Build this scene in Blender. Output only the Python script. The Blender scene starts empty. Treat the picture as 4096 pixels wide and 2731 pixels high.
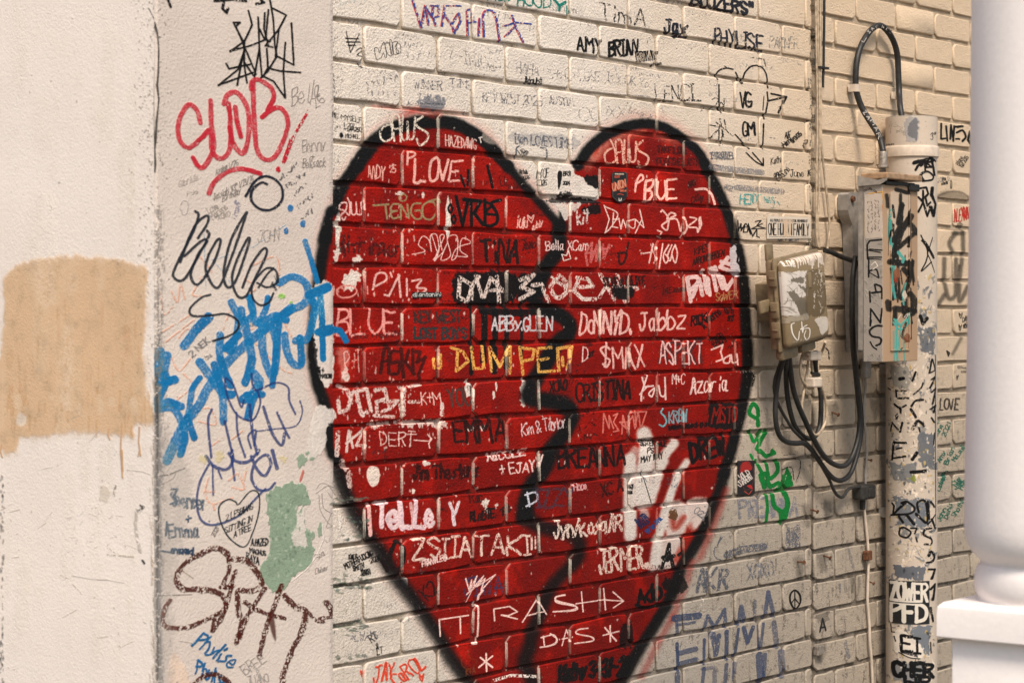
import bpy, bmesh, math, random
import numpy as np
from mathutils import Vector

random.seed(7)
rng = np.random.default_rng(11)
SC = bpy.context.scene
COL = SC.collection

# ------------------------------------------------------------------ camera
TH = math.radians(52.8)            # angle between the brick wall and the image plane
CT, ST = math.cos(TH), math.sin(TH)
FPX = 9156.0                       # focal length in pixels of the 4096 px photograph
HX, HY = 2048.0, 1225.0            # principal column, horizon row
DW = 2.5525                        # camera to wall plane, metres
CZ = 1.60                          # eye height
cam_d = bpy.data.cameras.new("camera")
cam = bpy.data.objects.new("camera", cam_d)
COL.objects.link(cam)
cam.location = (0, -DW, CZ)
cam.rotation_euler = (math.pi / 2, 0, math.atan2(CT, ST) - math.pi / 2)
cam_d.sensor_width = 36.0
cam_d.lens = 36.0 * FPX / 4096.0
cam_d.shift_x = 0.0
cam_d.shift_y = (HY - 1365.5) / 4096.0
cam_d.clip_end = 500
cam_d.clip_start = 0.05
cam_d.dof.use_dof = True
cam_d.dof.focus_distance = 4.7
cam_d.dof.aperture_fstop = 9.0
SC.camera = cam

# ------------------------------------------------------------------ light
SUN_EL, SUN_AZ = math.radians(54), math.radians(-128)     # azimuth of the direction towards the sun, from +X
w = bpy.data.worlds.new("World")
SC.world = w
w.use_nodes = True
nt = w.node_tree
sky = nt.nodes.new("ShaderNodeTexSky")
sky.sky_type = 'NISHITA'
sky.sun_disc = False
sky.sun_elevation = SUN_EL
sky.sun_rotation = math.pi / 2 - SUN_AZ
sky.dust_density = 4.0
sky.air_density = 1.4
sky.ozone_density = 1.0
nt.links.new(sky.outputs[0], nt.nodes["Background"].inputs[0])
nt.nodes["Background"].inputs[1].default_value = 0.092
sd = bpy.data.lights.new("sun", 'SUN')
sd.energy = 2.35
sd.angle = math.radians(15)
sd.color = (1.0, 0.885, 0.76)
so = bpy.data.objects.new("sun", sd)
COL.objects.link(so)
sdir = Vector((math.cos(SUN_EL) * math.cos(SUN_AZ), math.cos(SUN_EL) * math.sin(SUN_AZ), math.sin(SUN_EL)))
so.rotation_euler = (-sdir).to_track_quat('-Z', 'Y').to_euler()
SC.view_settings.view_transform = 'Standard'
SC.view_settings.look = 'None'
SC.view_settings.gamma = 1.0
SC.view_settings.exposure = 0.74
SC.view_settings.use_curve_mapping = False

# ------------------------------------------------------------------ helpers: rays of the photograph to real surfaces
def ray(x, y):
    u = (x - HX) / FPX
    v = (HY - y) / FPX
    return (ST + CT * u, CT - ST * u, v)       # origin (0,-DW,CZ)
def on_wall(x, y, yp=0.0):
    r = ray(x, y); t = (DW + yp) / r[1]
    return (r[0] * t, yp, CZ + r[2] * t)
def on_end(x, y, xp):
    r = ray(x, y); t = xp / r[0]
    return (xp, -DW + r[1] * t, CZ + r[2] * t)

def tag(o, label=None, cat=None, group=None, kind=None):
    if label: o["label"] = label
    if cat: o["category"] = cat
    if group: o["group"] = group
    if kind: o["kind"] = kind
    return o
def empty(name, loc, label, cat, group=None):
    o = bpy.data.objects.new(name, None); COL.objects.link(o)
    o.location = loc
    return tag(o, label, cat, group)
def link_mesh(name, me, mat, parent=None):
    if mat is not None and not me.materials: me.materials.append(mat)
    o = bpy.data.objects.new(name, me); COL.objects.link(o)
    if parent is not None:
        o.parent = parent
        o.location = -parent.location if o.location.length == 0 else o.location
    return o
def mesh(name, verts, faces, mat, parent=None, smooth=False, uvs=None):
    """verts in world space"""
    me = bpy.data.meshes.new(name)
    me.from_pydata([tuple(v) for v in verts], [], faces)
    if smooth: me.polygons.foreach_set("use_smooth", [True] * len(me.polygons))
    if uvs is not None:
        l = me.uv_layers.new(name="UVMap")
        for lp in me.loops: l.data[lp.index].uv = uvs[lp.vertex_index]
    me.update()
    return link_mesh(name, me, mat, parent)
def from_bm(name, bm, mat, parent=None, smooth=True, ang=40):
    bmesh.ops.recalc_face_normals(bm, faces=bm.faces)
    me = bpy.data.meshes.new(name); bm.to_mesh(me); bm.free()
    if smooth:
        me.polygons.foreach_set("use_smooth", [True] * len(me.polygons))
        me.set_sharp_from_angle(angle=math.radians(ang))
    return link_mesh(name, me, mat, parent)
def bm_box(bm, x0, x1, y0, y1, z0, z1, bev=0.0, seg=2):
    r = bmesh.ops.create_cube(bm, size=1.0)
    for v in r["verts"]:
        v.co = Vector(((x0 + x1) / 2 + v.co.x * (x1 - x0), (y0 + y1) / 2 + v.co.y * (y1 - y0), (z0 + z1) / 2 + v.co.z * (z1 - z0)))
    if bev > 0:
        es = list({e for v in r["verts"] for e in v.link_edges})
        bmesh.ops.bevel(bm, geom=es, offset=bev, segments=seg, profile=0.5, affect='EDGES')
def catmull(P, n=6, closed=False):
    P = [np.array(p, float) for p in P]
    if len(P) < 3: return P
    out = []
    m = len(P)
    rngi = range(m if closed else m - 1)
    for i in rngi:
        p0 = P[(i - 1) % m] if closed or i > 0 else P[0] * 2 - P[1]
        p1, p2 = P[i], P[(i + 1) % m]
        p3 = P[(i + 2) % m] if closed or i + 2 < m else P[-1] * 2 - P[-2]
        for k in range(n):
            t = k / n
            out.append(0.5 * ((2 * p1) + (-p0 + p2) * t + (2 * p0 - 5 * p1 + 4 * p2 - p3) * t * t + (-p0 + 3 * p1 - 3 * p2 + p3) * t ** 3))
    if not closed: out.append(P[-1])
    return out
def tube(name, pts, r, mat, parent=None, n=10, smooth=True, flat=1.0):
    """round tube through world points"""
    P = [Vector(p) for p in pts]
    bm = bmesh.new(); rings = []
    up = Vector((0, -1, 0))
    for i, p in enumerate(P):
        a = P[max(i - 1, 0)]; b = P[min(i + 1, len(P) - 1)]
        t = (b - a).normalized()
        s = t.cross(up)
        if s.length < 1e-4: s = t.cross(Vector((0, 0, 1)))
        s.normalize(); u2 = s.cross(t).normalized()
        rr = r[i] if isinstance(r, (list, tuple)) else r
        rings.append([bm.verts.new(p + s * math.cos(k * 2 * math.pi / n) * rr + u2 * math.sin(k * 2 * math.pi / n) * rr * flat) for k in range(n)])
    for a, b in zip(rings, rings[1:]):
        for k in range(n): bm.faces.new((a[k], a[(k + 1) % n], b[(k + 1) % n], b[k]))
    bm.faces.new(rings[0][::-1]); bm.faces.new(rings[-1])
    return from_bm(name, bm, mat, parent, smooth)
def lathe_bm(bm, cx, cy, prof, n=48):
    rings = []
    for r, z in prof:
        rings.append([bm.verts.new((cx + r * math.cos(k * 2 * math.pi / n), cy + r * math.sin(k * 2 * math.pi / n), z)) for k in range(n)])
    for a, b in zip(rings, rings[1:]):
        for k in range(n): bm.faces.new((a[k], a[(k + 1) % n], b[(k + 1) % n], b[k]))
    bm.faces.new(rings[0][::-1]); bm.faces.new(rings[-1])

# ------------------------------------------------------------------ numpy noise and the paint canvases
def vnoise(h, w, cell, seed=0, oct=1):
    r = np.random.default_rng(seed)
    out = np.zeros((h, w), np.float32); amp = 1.0; tot = 0
    for o in range(oct):
        c = max(cell / 2 ** o, 1.0)
        gh, gw = int(h / c) + 3, int(w / c) + 3
        g = r.random((gh, gw), dtype=np.float32)
        ys = np.arange(h, dtype=np.float32) / c; xs = np.arange(w, dtype=np.float32) / c
        yi = ys.astype(int); xi = xs.astype(int)
        fy = (ys - yi)[:, None]; fx = (xs - xi)[None, :]
        fy = fy * fy * (3 - 2 * fy); fx = fx * fx * (3 - 2 * fx)
        a = g[yi][:, xi]; b = g[yi][:, xi + 1]; c2 = g[yi + 1][:, xi]; d = g[yi + 1][:, xi + 1]
        out += amp * ((a * (1 - fx) + b * fx) * (1 - fy) + (c2 * (1 - fx) + d * fx) * fy)
        tot += amp; amp *= 0.55
    return out / tot
def sstep(a, b, x):
    t = np.clip((x - a) / (b - a), 0, 1)
    return t * t * (3 - 2 * t)

GR_ = (92, 95, 102)
class Canvas:
    """flat paint on a real surface, in metres (u to the right, v up)"""
    def __init__(s, name, hit, u0, u1, v0, v1, res):
        s.name, s.hit, s.u0, s.u1, s.v0, s.v1, s.res = name, hit, u0, u1, v0, v1, res
        s.w = int((u1 - u0) / res); s.h = int((v1 - v0) / res)
        s.rgb = np.zeros((s.h, s.w, 3), np.float32)      # premultiplied
        s.a = np.zeros((s.h, s.w), np.float32)
        s.fine = vnoise(s.h, s.w, 2.6, 5, 2)
        s.med = vnoise(s.h, s.w, 9, 6, 3)
        s.big = vnoise(s.h, s.w, 60, 8, 4)
        s.T = (0.0, 0.0, 1.0)
    def tile(s, ox, oy, sc):
        s.T = (ox, oy, sc)
    def src(s, p):
        return (s.T[0] + p[0] * s.T[2], s.T[1] + p[1] * s.T[2])
    def px(s, p):
        u, v = s.hit(*s.src(p))
        return ((u - s.u0) / s.res, (v - s.v0) / s.res)
    def scale(s, p):
        """canvas px per tile px, vertical, near p"""
        a = s.px(p); b = s.px((p[0], p[1] + 10))
        return max(abs(b[1] - a[1]) / 10, 1e-4)
    def comp(s, x0, y0, m, col):
        h, w = m.shape
        c = np.array(col, np.float32) / 255.0
        A = s.a[y0:y0 + h, x0:x0 + w]; R = s.rgb[y0:y0 + h, x0:x0 + w]
        R *= (1 - m)[..., None]; R += m[..., None] * c
        A *= (1 - m); A += m
    def stroke(s, pts, col, wd, dry=0.0, alpha=1.0, smooth=False, soft=1.0, closed=False, taper=0.0, wob=0.0):
        if smooth and len(pts) > 2: pts = catmull(pts, 7, closed)
        elif closed: pts = list(pts) + [pts[0]]
        k = s.scale(pts[0]) * (1.0)
        P = np.array([s.px(p) for p in pts], np.float32)
        pm = pts[len(pts) // 2]; e0 = s.px((pm[0] - 6, pm[1])); e1 = s.px((pm[0] + 6, pm[1]))
        q = float(min(max(abs(e1[0] - e0[0]) / 12 / k, 0.6), 3.0))     # a brush mark is as wide sideways as upright in the photograph
        r = max(wd * k * (0.575 if wd < 60 else 0.5), 0.45)
        pad = (r + soft * 1.5 + 2) * max(q, 1)
        x0 = int(max(P[:, 0].min() - pad, 0)); x1 = int(min(P[:, 0].max() + pad + 1, s.w))
        y0 = int(max(P[:, 1].min() - pad, 0)); y1 = int(min(P[:, 1].max() + pad + 1, s.h))
        if x1 - x0 < 2 or y1 - y0 < 2: return
        D = np.full((y1 - y0, x1 - x0), 1e6, np.float32)
        n = len(P)
        for i in range(n - 1 if n > 1 else 1):
            a = P[i]; b = P[min(i + 1, n - 1)]
            rr = r
            bx0 = int(max(min(a[0], b[0]) - pad - x0, 0)); bx1 = int(min(max(a[0], b[0]) + pad + 1 - x0, x1 - x0))
            by0 = int(max(min(a[1], b[1]) - pad - y0, 0)); by1 = int(min(max(a[1], b[1]) + pad + 1 - y0, y1 - y0))
            if bx1 <= bx0 or by1 <= by0: continue
            X = (np.arange(bx0 + x0, bx1 + x0, dtype=np.float32)[None, :] - a[0]) / q
            Y = np.arange(by0 + y0, by1 + y0, dtype=np.float32)[:, None] - a[1]
            d = (b - a) / np.array([q, 1.0], np.float32); L = float(d @ d) + 1e-6
            t = np.clip((X * d[0] + Y * d[1]) / L, 0, 1)
            # strokes are as wide in the picture sideways as upright
            dd = np.sqrt((X - t * d[0]) ** 2 + (Y - t * d[1]) ** 2)
            if taper: dd = dd + taper * r * abs((i + 0.5) / n - 0.35)
            sub = D[by0:by1, bx0:bx1]; np.minimum(sub, dd, out=sub)
        F = s.fine[y0:y1, x0:x1]; M = s.med[y0:y1, x0:x1]
        D = D + (M - 0.5) * (0.5 + wob) * min(r, 6)
        m = np.clip((r - D) / soft + 0.5, 0, 1) if soft <= 1.5 else sstep(r + soft, r - soft * 0.8, D)
        if dry > 0.2: dry = dry * 1.12
        if dry > 0:
            nn = 0.5 + (F * 0.6 + M * 0.4 - 0.5) * 2.0
            m = m * sstep(dry - 0.09, dry + 0.05, nn + 0.09)
        s.comp(x0, y0, (m * alpha).astype(np.float32), col)
    def poly(s, pts, col, soft=1.0, alpha=1.0, dry=0.0, smooth=True, grow=0.0, edge=0.0):
        """filled outline with a signed distance edge"""
        if smooth: pts = catmull(pts, 6, True)
        P = np.array([s.px(p) for p in pts], np.float32)
        pad = soft * 2 + abs(grow) + 4
        x0 = int(max(P[:, 0].min() - pad, 0)); x1 = int(min(P[:, 0].max() + pad + 1, s.w))
        y0 = int(max(P[:, 1].min() - pad, 0)); y1 = int(min(P[:, 1].max() + pad + 1, s.h))
        if x1 - x0 < 2 or y1 - y0 < 2: return
        X = np.arange(x0, x1, dtype=np.float32)[None, :]; Y = np.arange(y0, y1, dtype=np.float32)[:, None]
        st = 1
        if (x1 - x0) * (y1 - y0) > 400000: st = 4
        Xs = X[:, ::st]; Ys = Y[::st, :]
        inside = np.zeros((Ys.shape[0], Xs.shape[1]), bool); D = np.full(inside.shape, 1e9, np.float32)
        for i in range(len(P)):
            a = P[i]; b = P[(i + 1) % len(P)]
            d = b - a; L = float(d @ d) + 1e-9
            t = np.clip(((Xs - a[0]) * d[0] + (Ys - a[1]) * d[1]) / L, 0, 1)
            dd = (Xs - a[0] - t * d[0]) ** 2 + (Ys - a[1] - t * d[1]) ** 2
            np.minimum(D, dd, out=D)
            if abs(d[1]) > 1e-9:
                c = ((a[1] > Ys) != (b[1] > Ys)) & (Xs < d[0] * (Ys - a[1]) / d[1] + a[0])
                inside ^= c
        D = np.sqrt(D) * np.where(inside, 1, -1) + grow
        if st > 1:
            D = np.repeat(np.repeat(D, st, 0), st, 1)[:y1 - y0, :x1 - x0]
            k = np.ones(5) / 5
            D = np.apply_along_axis(lambda q: np.convolve(q, k, 'same'), 0, np.pad(D, 2, mode='edge'))
            D = np.apply_along_axis(lambda q: np.convolve(q, k, 'same'), 1, D)[2:-2, 2:-2]
        F = s.fine[y0:y1, x0:x1]; M = s.med[y0:y1, x0:x1]
        D = D + (M - 0.5) * 2 * edge
        m = sstep(-soft, soft, D)
        if dry > 0: m = m * sstep(dry - 0.08, dry + 0.05, F * 0.4 + M * 0.6 + 0.12)
        s.comp(x0, y0, (m * alpha).astype(np.float32), col)
    def blob(s, x, y, rx, ry, col, alpha=1.0, edge=0.6, dry=0.0):
        n = 14
        s.poly([(x + rx * math.cos(a) * (1 + edge * (random.random() - .5)), y + ry * math.sin(a) * (1 + edge * (random.random() - .5))) for a in [k * 2 * math.pi / n for k in range(n)]], col, 1.0, alpha, dry, edge=1.5 * edge)
    def text(s, t, x0, y0, x1, y1, h, col, wd, dry=0.0, alpha=1.0, slant=0.0, jit=0.085, soft=1.0, squeeze=1.0):
        """hand lettering on the baseline (x0,y0)-(x1,y1), letters h high, in tile pixels"""
        slant += random.uniform(-.10, .10) if jit > 0 else 0
        ws = [(glyph_w(c)) * (random.uniform(.86, 1.16) if jit > 0 else 1) for c in t]
        tot = sum(ws); L = math.hypot(x1 - x0, y1 - y0)
        ux, uy = (x1 - x0) / L, (y1 - y0) / L
        nx, ny = 0.0, -1.0
        if abs(uy) > 0.45: nx, ny = uy, -ux
        pos = 0.0
        for c, cw in zip(t, ws):
            cell = cw / tot * L
            gw = cell * 0.80
            hj = h * (1 + random.uniform(-jit, jit)); oj = random.uniform(-jit, jit) * h * 0.5
            sl = slant + random.uniform(-jit, jit)
            for sm, st in GLYPHS.get(c, GLYPHS.get(c.upper(), [])):
                pts = []
                for gx, gy in st:
                    gx2 = gx / max(cw * 4.6 / 1.0 * 0.8, 0.6) if False else gx / GW.get(c, 4.0)
                    px_ = pos + gx2 * gw + (gy / 6.0) * sl * hj
                    py_ = gy / 6.0 * hj + oj
                    jx, jy = random.uniform(-1, 1) * h * jit * 0.35, random.uniform(-1, 1) * h * jit * 0.35
                    pts.append((x0 + ux * px_ + nx * py_ + jx, y0 + uy * px_ + ny * py_ + jy))
                if not sm and jit > 0 and h > 34:      # a hand does not draw ruler lines
                    q_ = [pts[0]]
                    for a_, b_ in zip(pts, pts[1:]):
                        for f_ in (.33, .67): q_.append((a_[0] + (b_[0] - a_[0]) * f_ + random.gauss(0, .020) * h, a_[1] + (b_[1] - a_[1]) * f_ + random.gauss(0, .020) * h))
                        q_.append(b_)
                    pts = catmull(q_, 3)
                s.stroke(pts, col, wd * random.uniform(.82, 1.18), dry, alpha, sm, soft)
            pos += cell
    def scribble(s, x0, y0, x1, y1, h, col, wd, dry=0.45, alpha=0.6, n=None):
        """worn writing nobody can read any more"""
        L = math.hypot(x1 - x0, y1 - y0); n = n or max(int(L / (h * 0.55)), 2)
        for i in range(n):
            t = (i + 0.5) / n
            cx, cy = x0 + (x1 - x0) * t, y0 + (y1 - y0) * t
            k = random.choice((2, 3, 3, 4))
            pts = [(cx + random.uniform(-.28, .28) * h, cy - random.uniform(0, 1) * h) for _ in range(k)]
            s.stroke(pts, col, wd, dry, alpha, random.random() < 0.6)
    def image(s):
        A = np.maximum(s.a, 1e-4)[..., None]
        out = np.empty((s.h, s.w, 4), np.float32)
        out[..., :3] = np.clip(s.rgb / A, 0, 1)
        out[..., :3][s.a < 0.004] = (0.8, 0.72, 0.64)
        out[..., 3] = np.clip(s.a, 0, 1)
        im = bpy.data.images.new(s.name, s.w, s.h, alpha=True)
        im.alpha_mode = 'CHANNEL_PACKED'
        im.pixels.foreach_set(out.ravel())
        im.update()
        im.pack()
        return im

# ------------------------------------------------------------------ single-stroke alphabet on a 4 x 6 grid; ~ = curved
_F = {
'A': "00 26 40|12 32", 'B': "00 06|~06 36 45 34 03|~03 33 42 41 20 00", 'C': "~45 26 05 02 10 30 41", 'D': "00 06|~06 35 43 31 00",
'E': "46 06 00 40|03 33", 'F': "46 06 00|03 33", 'G': "~45 26 05 02 10 30 42|42 22", 'H': "00 06|40 46|03 43", 'I': "20 26|06 46|00 40",
'J': "~36 32 20 10 02|16 46", 'K': "00 06|46 03 40", 'L': "06 00 40", 'M': "00 06 23 46 40", 'N': "00 06 40 46", 'O': "~26 05 02 20 41 45 26",
'P': "00 06|~06 36 45 34 03", 'Q': "~26 05 02 20 41 45 26|22 40", 'R': "00 06|~06 36 45 34 03|23 40", 'S': "~45 26 05 23 42 30 11", 'T': "20 26|06 46",
'U': "~06 02 20 42 46", 'V': "06 20 46", 'W': "06 10 24 30 46", 'X': "00 46|06 40", 'Y': "06 23 46|23 20", 'Z': "06 46 00 40",
'a': "~34 14 02 10 32 34|34 30 40", 'b': "06 00|~03 24 42 20 00", 'c': "~33 14 02 10 31", 'd': "46 40|~43 24 02 20 40", 'e': "~02 32 24 03 01 20 41",
'f': "~46 35 20|03 43", 'g': "~34 14 02 11 32 34|34 30", 'h': "06 00|~03 24 42 40", 'i': "23 20|25 26", 'j': "~24 20 00|25 26", 'k': "06 00|34 02 40",
'l': "26 20", 'm': "04 00|~03 14 22 20|~23 34 42 40", 'n': "04 00|~03 24 42 40", 'o': "~24 03 01 20 41 43 24", 'p': "04 00|~04 34 42 20 01",
'r': "04 00|~02 14 34", 's': "~34 13 22 31 00", 't': "26 20 30|04 44", 'u': "~04 01 20 41 44|44 40", 'v': "04 20 44", 'w': "04 10 23 30 44",
'x': "00 44|04 40", 'y': "04 21|44 10 00", 'z': "04 44 00 40",
'0': "~26 05 02 20 41 45 26", '1': "15 26 20", '2': "~05 26 45 33 00|00 40", '3': "~05 26 45 23|~23 42 30 01", '4': "30 36 02 42", '5': "46 06 03|~03 33 42 30 00",
'6': "~46 15 02 20 41 33 02", '7': "06 46 10", '8': "~23 04 26 45 23 01 20 42 23", '9': "~44 23 04 26 45 44 30", '+': "21 25|03 43", '-': "03 43", '/': "00 46",
'.': "20 21", "'": "26 24", '"': "16 14|36 34", '$': "~45 26 05 23 42 30 11|27 20", '!': "26 22|20 21", '#': "10 16|30 36|02 42|04 44", '&': "~40 04 16 34 01 10 42",
'*': "20 26|04 42|02 44", '{': "~23 05 06 24 46 45 20|~05 03 20", '>': "03 43|25 43 21", ',': "21 10", ' ': "",
}
GLYPHS = {}
for _c, _s in _F.items():
    L_ = []
    for st_ in _s.split("|"):
        if not st_: continue
        sm_ = st_[0] == "~"
        if sm_: st_ = st_[1:]
        L_.append((sm_, [(int(q[0]), int(q[1])) for q in st_.split()]))
    GLYPHS[_c] = L_
GW = {'I': 4.0, 'M': 4.0}
def glyph_w(c):
    return {'I': 0.55, 'i': 0.45, 'l': 0.4, 'j': 0.5, '.': 0.35, "'": 0.35, ',': 0.35, '!': 0.35, ' ': 0.55, 'M': 1.25, 'W': 1.25, 'm': 1.2, 'w': 1.1, '1': 0.55}.get(c, 0.85 if c.islower() else 1.0)
# ------------------------------------------------------------------ paint on the brick wall and the stucco strip
XP = on_wall(1326, 1225)[0]        # where the stucco strip ends and the bricks start
YS = -0.014                        # the stucco stands this far proud of the bricks
def hit_wall(x, y):
    p = on_wall(x, y, YS if x < 1328 else 0.0)
    return p[0], p[2]
W = Canvas("wall_paint", hit_wall, 2.30, 5.70, CZ - 1.02, CZ + 0.86, 0.00085)
K = (13, 13, 14); PW = (226, 170, 158); WH = (226, 214, 204); RM = (176, 30, 46); BL = (8, 104, 160); NV = (34, 56, 110)
BR = (70, 24, 14); GN = (14, 112, 48); TL = (8, 120, 108); YL = (214, 160, 78); GR = (92, 95, 102); DK = (62, 12, 10); CRM = (222, 208, 194)
RED = (142, 11, 0); PEEL = (222, 212, 202); SAGE = (128, 150, 128)

# the heart, photo pixels
HL = [(2240,905),(2190,845),(2142,789),(2091,738),(2031,665),(1997,629),(1946,574),(1874,523),(1810,495),(1725,487),(1640,495),(1564,521),(1504,563),(1457,616),(1428,660),(1392,712),(1364,750),(1342,800),(1316,890),(1298,960),(1284,1049),(1270,1150),(1256,1260),(1250,1364),(1250,1436),(1266,1531),(1290,1600),(1312,1700),(1318,1781),(1335,1840),(1360,1920),(1385,1990),(1410,2045),(1448,2112),(1512,2197),(1549,2260),(1597,2329),(1660,2409),(1713,2488),(1766,2568),(1809,2642),(1856,2706),(1895,2760)]
HR = [(2240,905),(2252,850),(2262,790),(2280,720),(2310,663),(2353,597),(2413,546),(2476,517),(2530,500),(2590,495),(2646,507),(2702,536),(2753,572),(2795,612),(2820,660),(2850,716),(2880,776),(2910,844),(2935,929),(2950,990),(2965,1065),(2978,1171),(2983,1278),(2988,1350),(2991,1450),(2986,1535),(2969,1641),(2952,1705),(2935,1769),(2918,1833),(2897,1896),(2880,1965),(2857,2016),(2830,2085),(2799,2154),(2762,2212),(2730,2262),(2706,2330),(2677,2403),(2630,2483),(2587,2552),(2539,2631),(2497,2716),(2476,2770)]
HC = [(2240,905),(2236,937),(2231,1001),(2193,1056),(2167,1108),(2146,1171),(2150,1225),(2193,1244),(2240,1262),(2276,1300),(2268,1340),(2235,1362),(2201,1416),(2171,1471),(2133,1535),(2120,1590),(2193,1603),(2256,1618),(2288,1662),(2262,1722),(2227,1769),(2201,1803),(2184,1854),(2150,1909),(2127,1942),(2105,2006),(2100,2064),(2140,2096),(2210,2118),(2280,2135),(2314,2170),(2306,2235),(2253,2292),(2210,2340),(2190,2377),(2158,2456),(2127,2536),(2116,2589),(2100,2642),(2120,2695),(2140,2760)]
heart = HL + HR[::-1][:-1]
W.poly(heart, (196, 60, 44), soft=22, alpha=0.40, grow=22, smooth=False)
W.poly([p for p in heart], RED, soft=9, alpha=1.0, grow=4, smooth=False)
# the lobe tops stay thin
W.poly([(1500,590),(1600,520),(1725,500),(1900,520),(1990,600),(1930,640),(1800,560),(1640,560)], RED, soft=14, alpha=0.6)
W.poly([(2330,640),(2420,560),(2560,515),(2700,560),(2740,590),(2560,545),(2440,590),(2360,680)], (210, 150, 132), soft=16, alpha=0.72)
# tonal patches of the red coat: darker and browner low down, brighter in patches
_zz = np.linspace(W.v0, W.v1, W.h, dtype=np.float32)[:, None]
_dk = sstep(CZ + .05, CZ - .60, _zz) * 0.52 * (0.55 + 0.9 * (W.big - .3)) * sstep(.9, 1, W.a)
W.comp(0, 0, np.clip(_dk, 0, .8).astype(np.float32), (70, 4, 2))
for _k in range(-15, 14):
    for _n in range(-1, 11):
        _xa = 3.0 + _n * .2 + (_k % 2) * .1
        _a = random.choice((0, 0, .18, .3, .42))
        if _a:
            _i0, _i1 = int((_xa - W.u0) / W.res), int((_xa + .2 - W.u0) / W.res); _j0, _j1 = int((CZ + _k * .0675 - W.v0) / W.res), int((CZ + (_k + 1) * .0675 - W.v0) / W.res)
            if _j0 < 0 or _i1 > W.w: continue
            _m = sstep(.9, 1, W.a[_j0:_j1, _i0:_i1]) * _a * sstep(.3, .7, W.big[_j0:_j1, _i0:_i1])
            W.comp(_i0, _j0, _m.astype(np.float32), random.choice(((96, 6, 2), (178, 24, 6), (84, 8, 6))))

Hn = sstep(0.52, 0.72, W.big) * 0.55 * sstep(0.9, 1.0, W.a)
W.comp(0, 0, Hn.astype(np.float32), (112, 6, 2))
Hn = sstep(0.58, 0.75, 1 - W.big) * 0.45 * sstep(0.9, 1.0, W.a)
W.comp(0, 0, Hn.astype(np.float32), (176, 22, 4))
del Hn
# white flecks where the coat has chipped
for i in range(520):
    if random.random() < 0.55:
        x, y = random.uniform(1332, 1700), random.uniform(700, 2300)
    else:
        x, y = random.uniform(1340, 2950), random.uniform(620, 2600)
    W.tile(0, 0, 1); W.blob(x, y, random.uniform(1, 4), random.uniform(2, 9), PEEL, 0.75, 0.9, 0.3)
for cx, cy, rx, ry in [(1350,905,14,50),(1352,925,10,60),(1430,1040,16,14),(1398,1130,30,40),(1420,1110,26,20),(1345,1020,12,26),(1360,1005,8,12),(1600,775,14,7),(1692,780,6,12),(1790,860,12,60),(1792,900,10,60),(1380,1500,14,28),
                       (1877,1560,20,34),(1890,1585,10,24),(2097,1560,15,36),(2092,1610,12,20),(1985,1545,4,16),(1975,1580,5,14),(1883,1713,14,14),(1930,1710,10,14),(1702,1853,16,9),(1655,1965,6,10),(1940,2010,16,16),(1948,2040,12,12),(1985,2020,8,6),
                       (1622,2330,14,26),(1664,2420,8,14),(1400,2160,22,14),(1360,2090,8,30),(2830,1130,8,20),(2260,1850,6,12),(1490,600,4,8)]:
    W.blob(cx, cy, rx, ry, PEEL, 0.95, 0.8, 0.22)
# black outline and the crack of the broken heart, sprayed
W.stroke(HL[4:15], K, 46, soft=5, smooth=True, alpha=1)
W.stroke(HL[0:5], K, 30, soft=6, smooth=True, alpha=0.97)
W.stroke(HL[14:20], K, 46, soft=5, smooth=True, alpha=1)
W.stroke(HL[18:30], K, 42, soft=6, smooth=True, alpha=1)
W.stroke(HL[29:43], K, 46, soft=10, smooth=True, alpha=0.95)
W.stroke(HR[4:15], K, 36, soft=5, smooth=True, alpha=1)
W.stroke(HR[14:31], K, 38, soft=6, smooth=True, alpha=1)
W.stroke(HR[30:44], K, 42, soft=8, smooth=True, alpha=.98)
W.stroke(HR[0:2], K, 26, soft=6, alpha=0.95)
W.stroke(HC[0:14], K, 50, soft=7, smooth=True, alpha=1)
W.stroke(HC[12:27], K, 54, soft=9, smooth=True, alpha=1)
W.stroke(HC[26:41], K, 46, soft=12, smooth=True, alpha=0.88)
# white spray over the right half
SPW = (220, 210, 200)
for pts, wd, al in (([(2522,1835),(2518,1980),(2520,2140)], 44, .96), ([(2575,1735),(2590,1790),(2572,1900),(2566,2000)], 50, .96), ([(2600,1850),(2585,1960)], 56, .85), ([(2695,1775),(2655,1830),(2625,1930),(2600,2010)], 34, .96), ([(2745,1850),(2715,1900),(2670,2010),(2640,2120),(2618,2250)], 27, .95), ([(2712,1900),(2690,1960),(2660,2080),(2640,2160)], 20, .9),
                ([(2570,2000),(2578,2060)], 30, .7), ([(2540,1800),(2660,1850)], 26, .6), ([(2628,2150),(2612,2270)], 30, .8)):
    W.stroke(pts, SPW, wd, soft=6, smooth=True, alpha=al, dry=.05)
for pts in ([(2662,2020),(2745,2010),(2742,2130),(2668,2140)], [(2752,2005),(2838,1998),(2800,2100),(2752,2112)], [(2630,2160),(2725,2148),(2700,2260),(2624,2275)], [(2506,2040),(2540,2035),(2535,2140),(2508,2130)]):
    W.poly(pts, SPW, soft=6, alpha=.9, edge=5, dry=.05)
W.stroke([(2690,2060),(2700,2110),(2735,2070)], (150, 30, 16), 18, soft=8, alpha=.75, smooth=True); W.stroke([(2700,2240),(2740,2180),(2760,2120)], (156, 34, 20), 20, soft=9, alpha=.6, smooth=True)
W.stroke([(2760,2100),(2700,2240)], (160, 40, 26), 12, soft=8, alpha=.5)
for pts in ([(2905,1960),(2860,2090),(2800,2230)], [(2770,2250),(2735,2360),(2690,2470)], [(2690,2470),(2640,2560),(2570,2700)]): W.stroke(pts, (150, 22, 8), 24, soft=9, smooth=True, alpha=.62, dry=.15)
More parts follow.
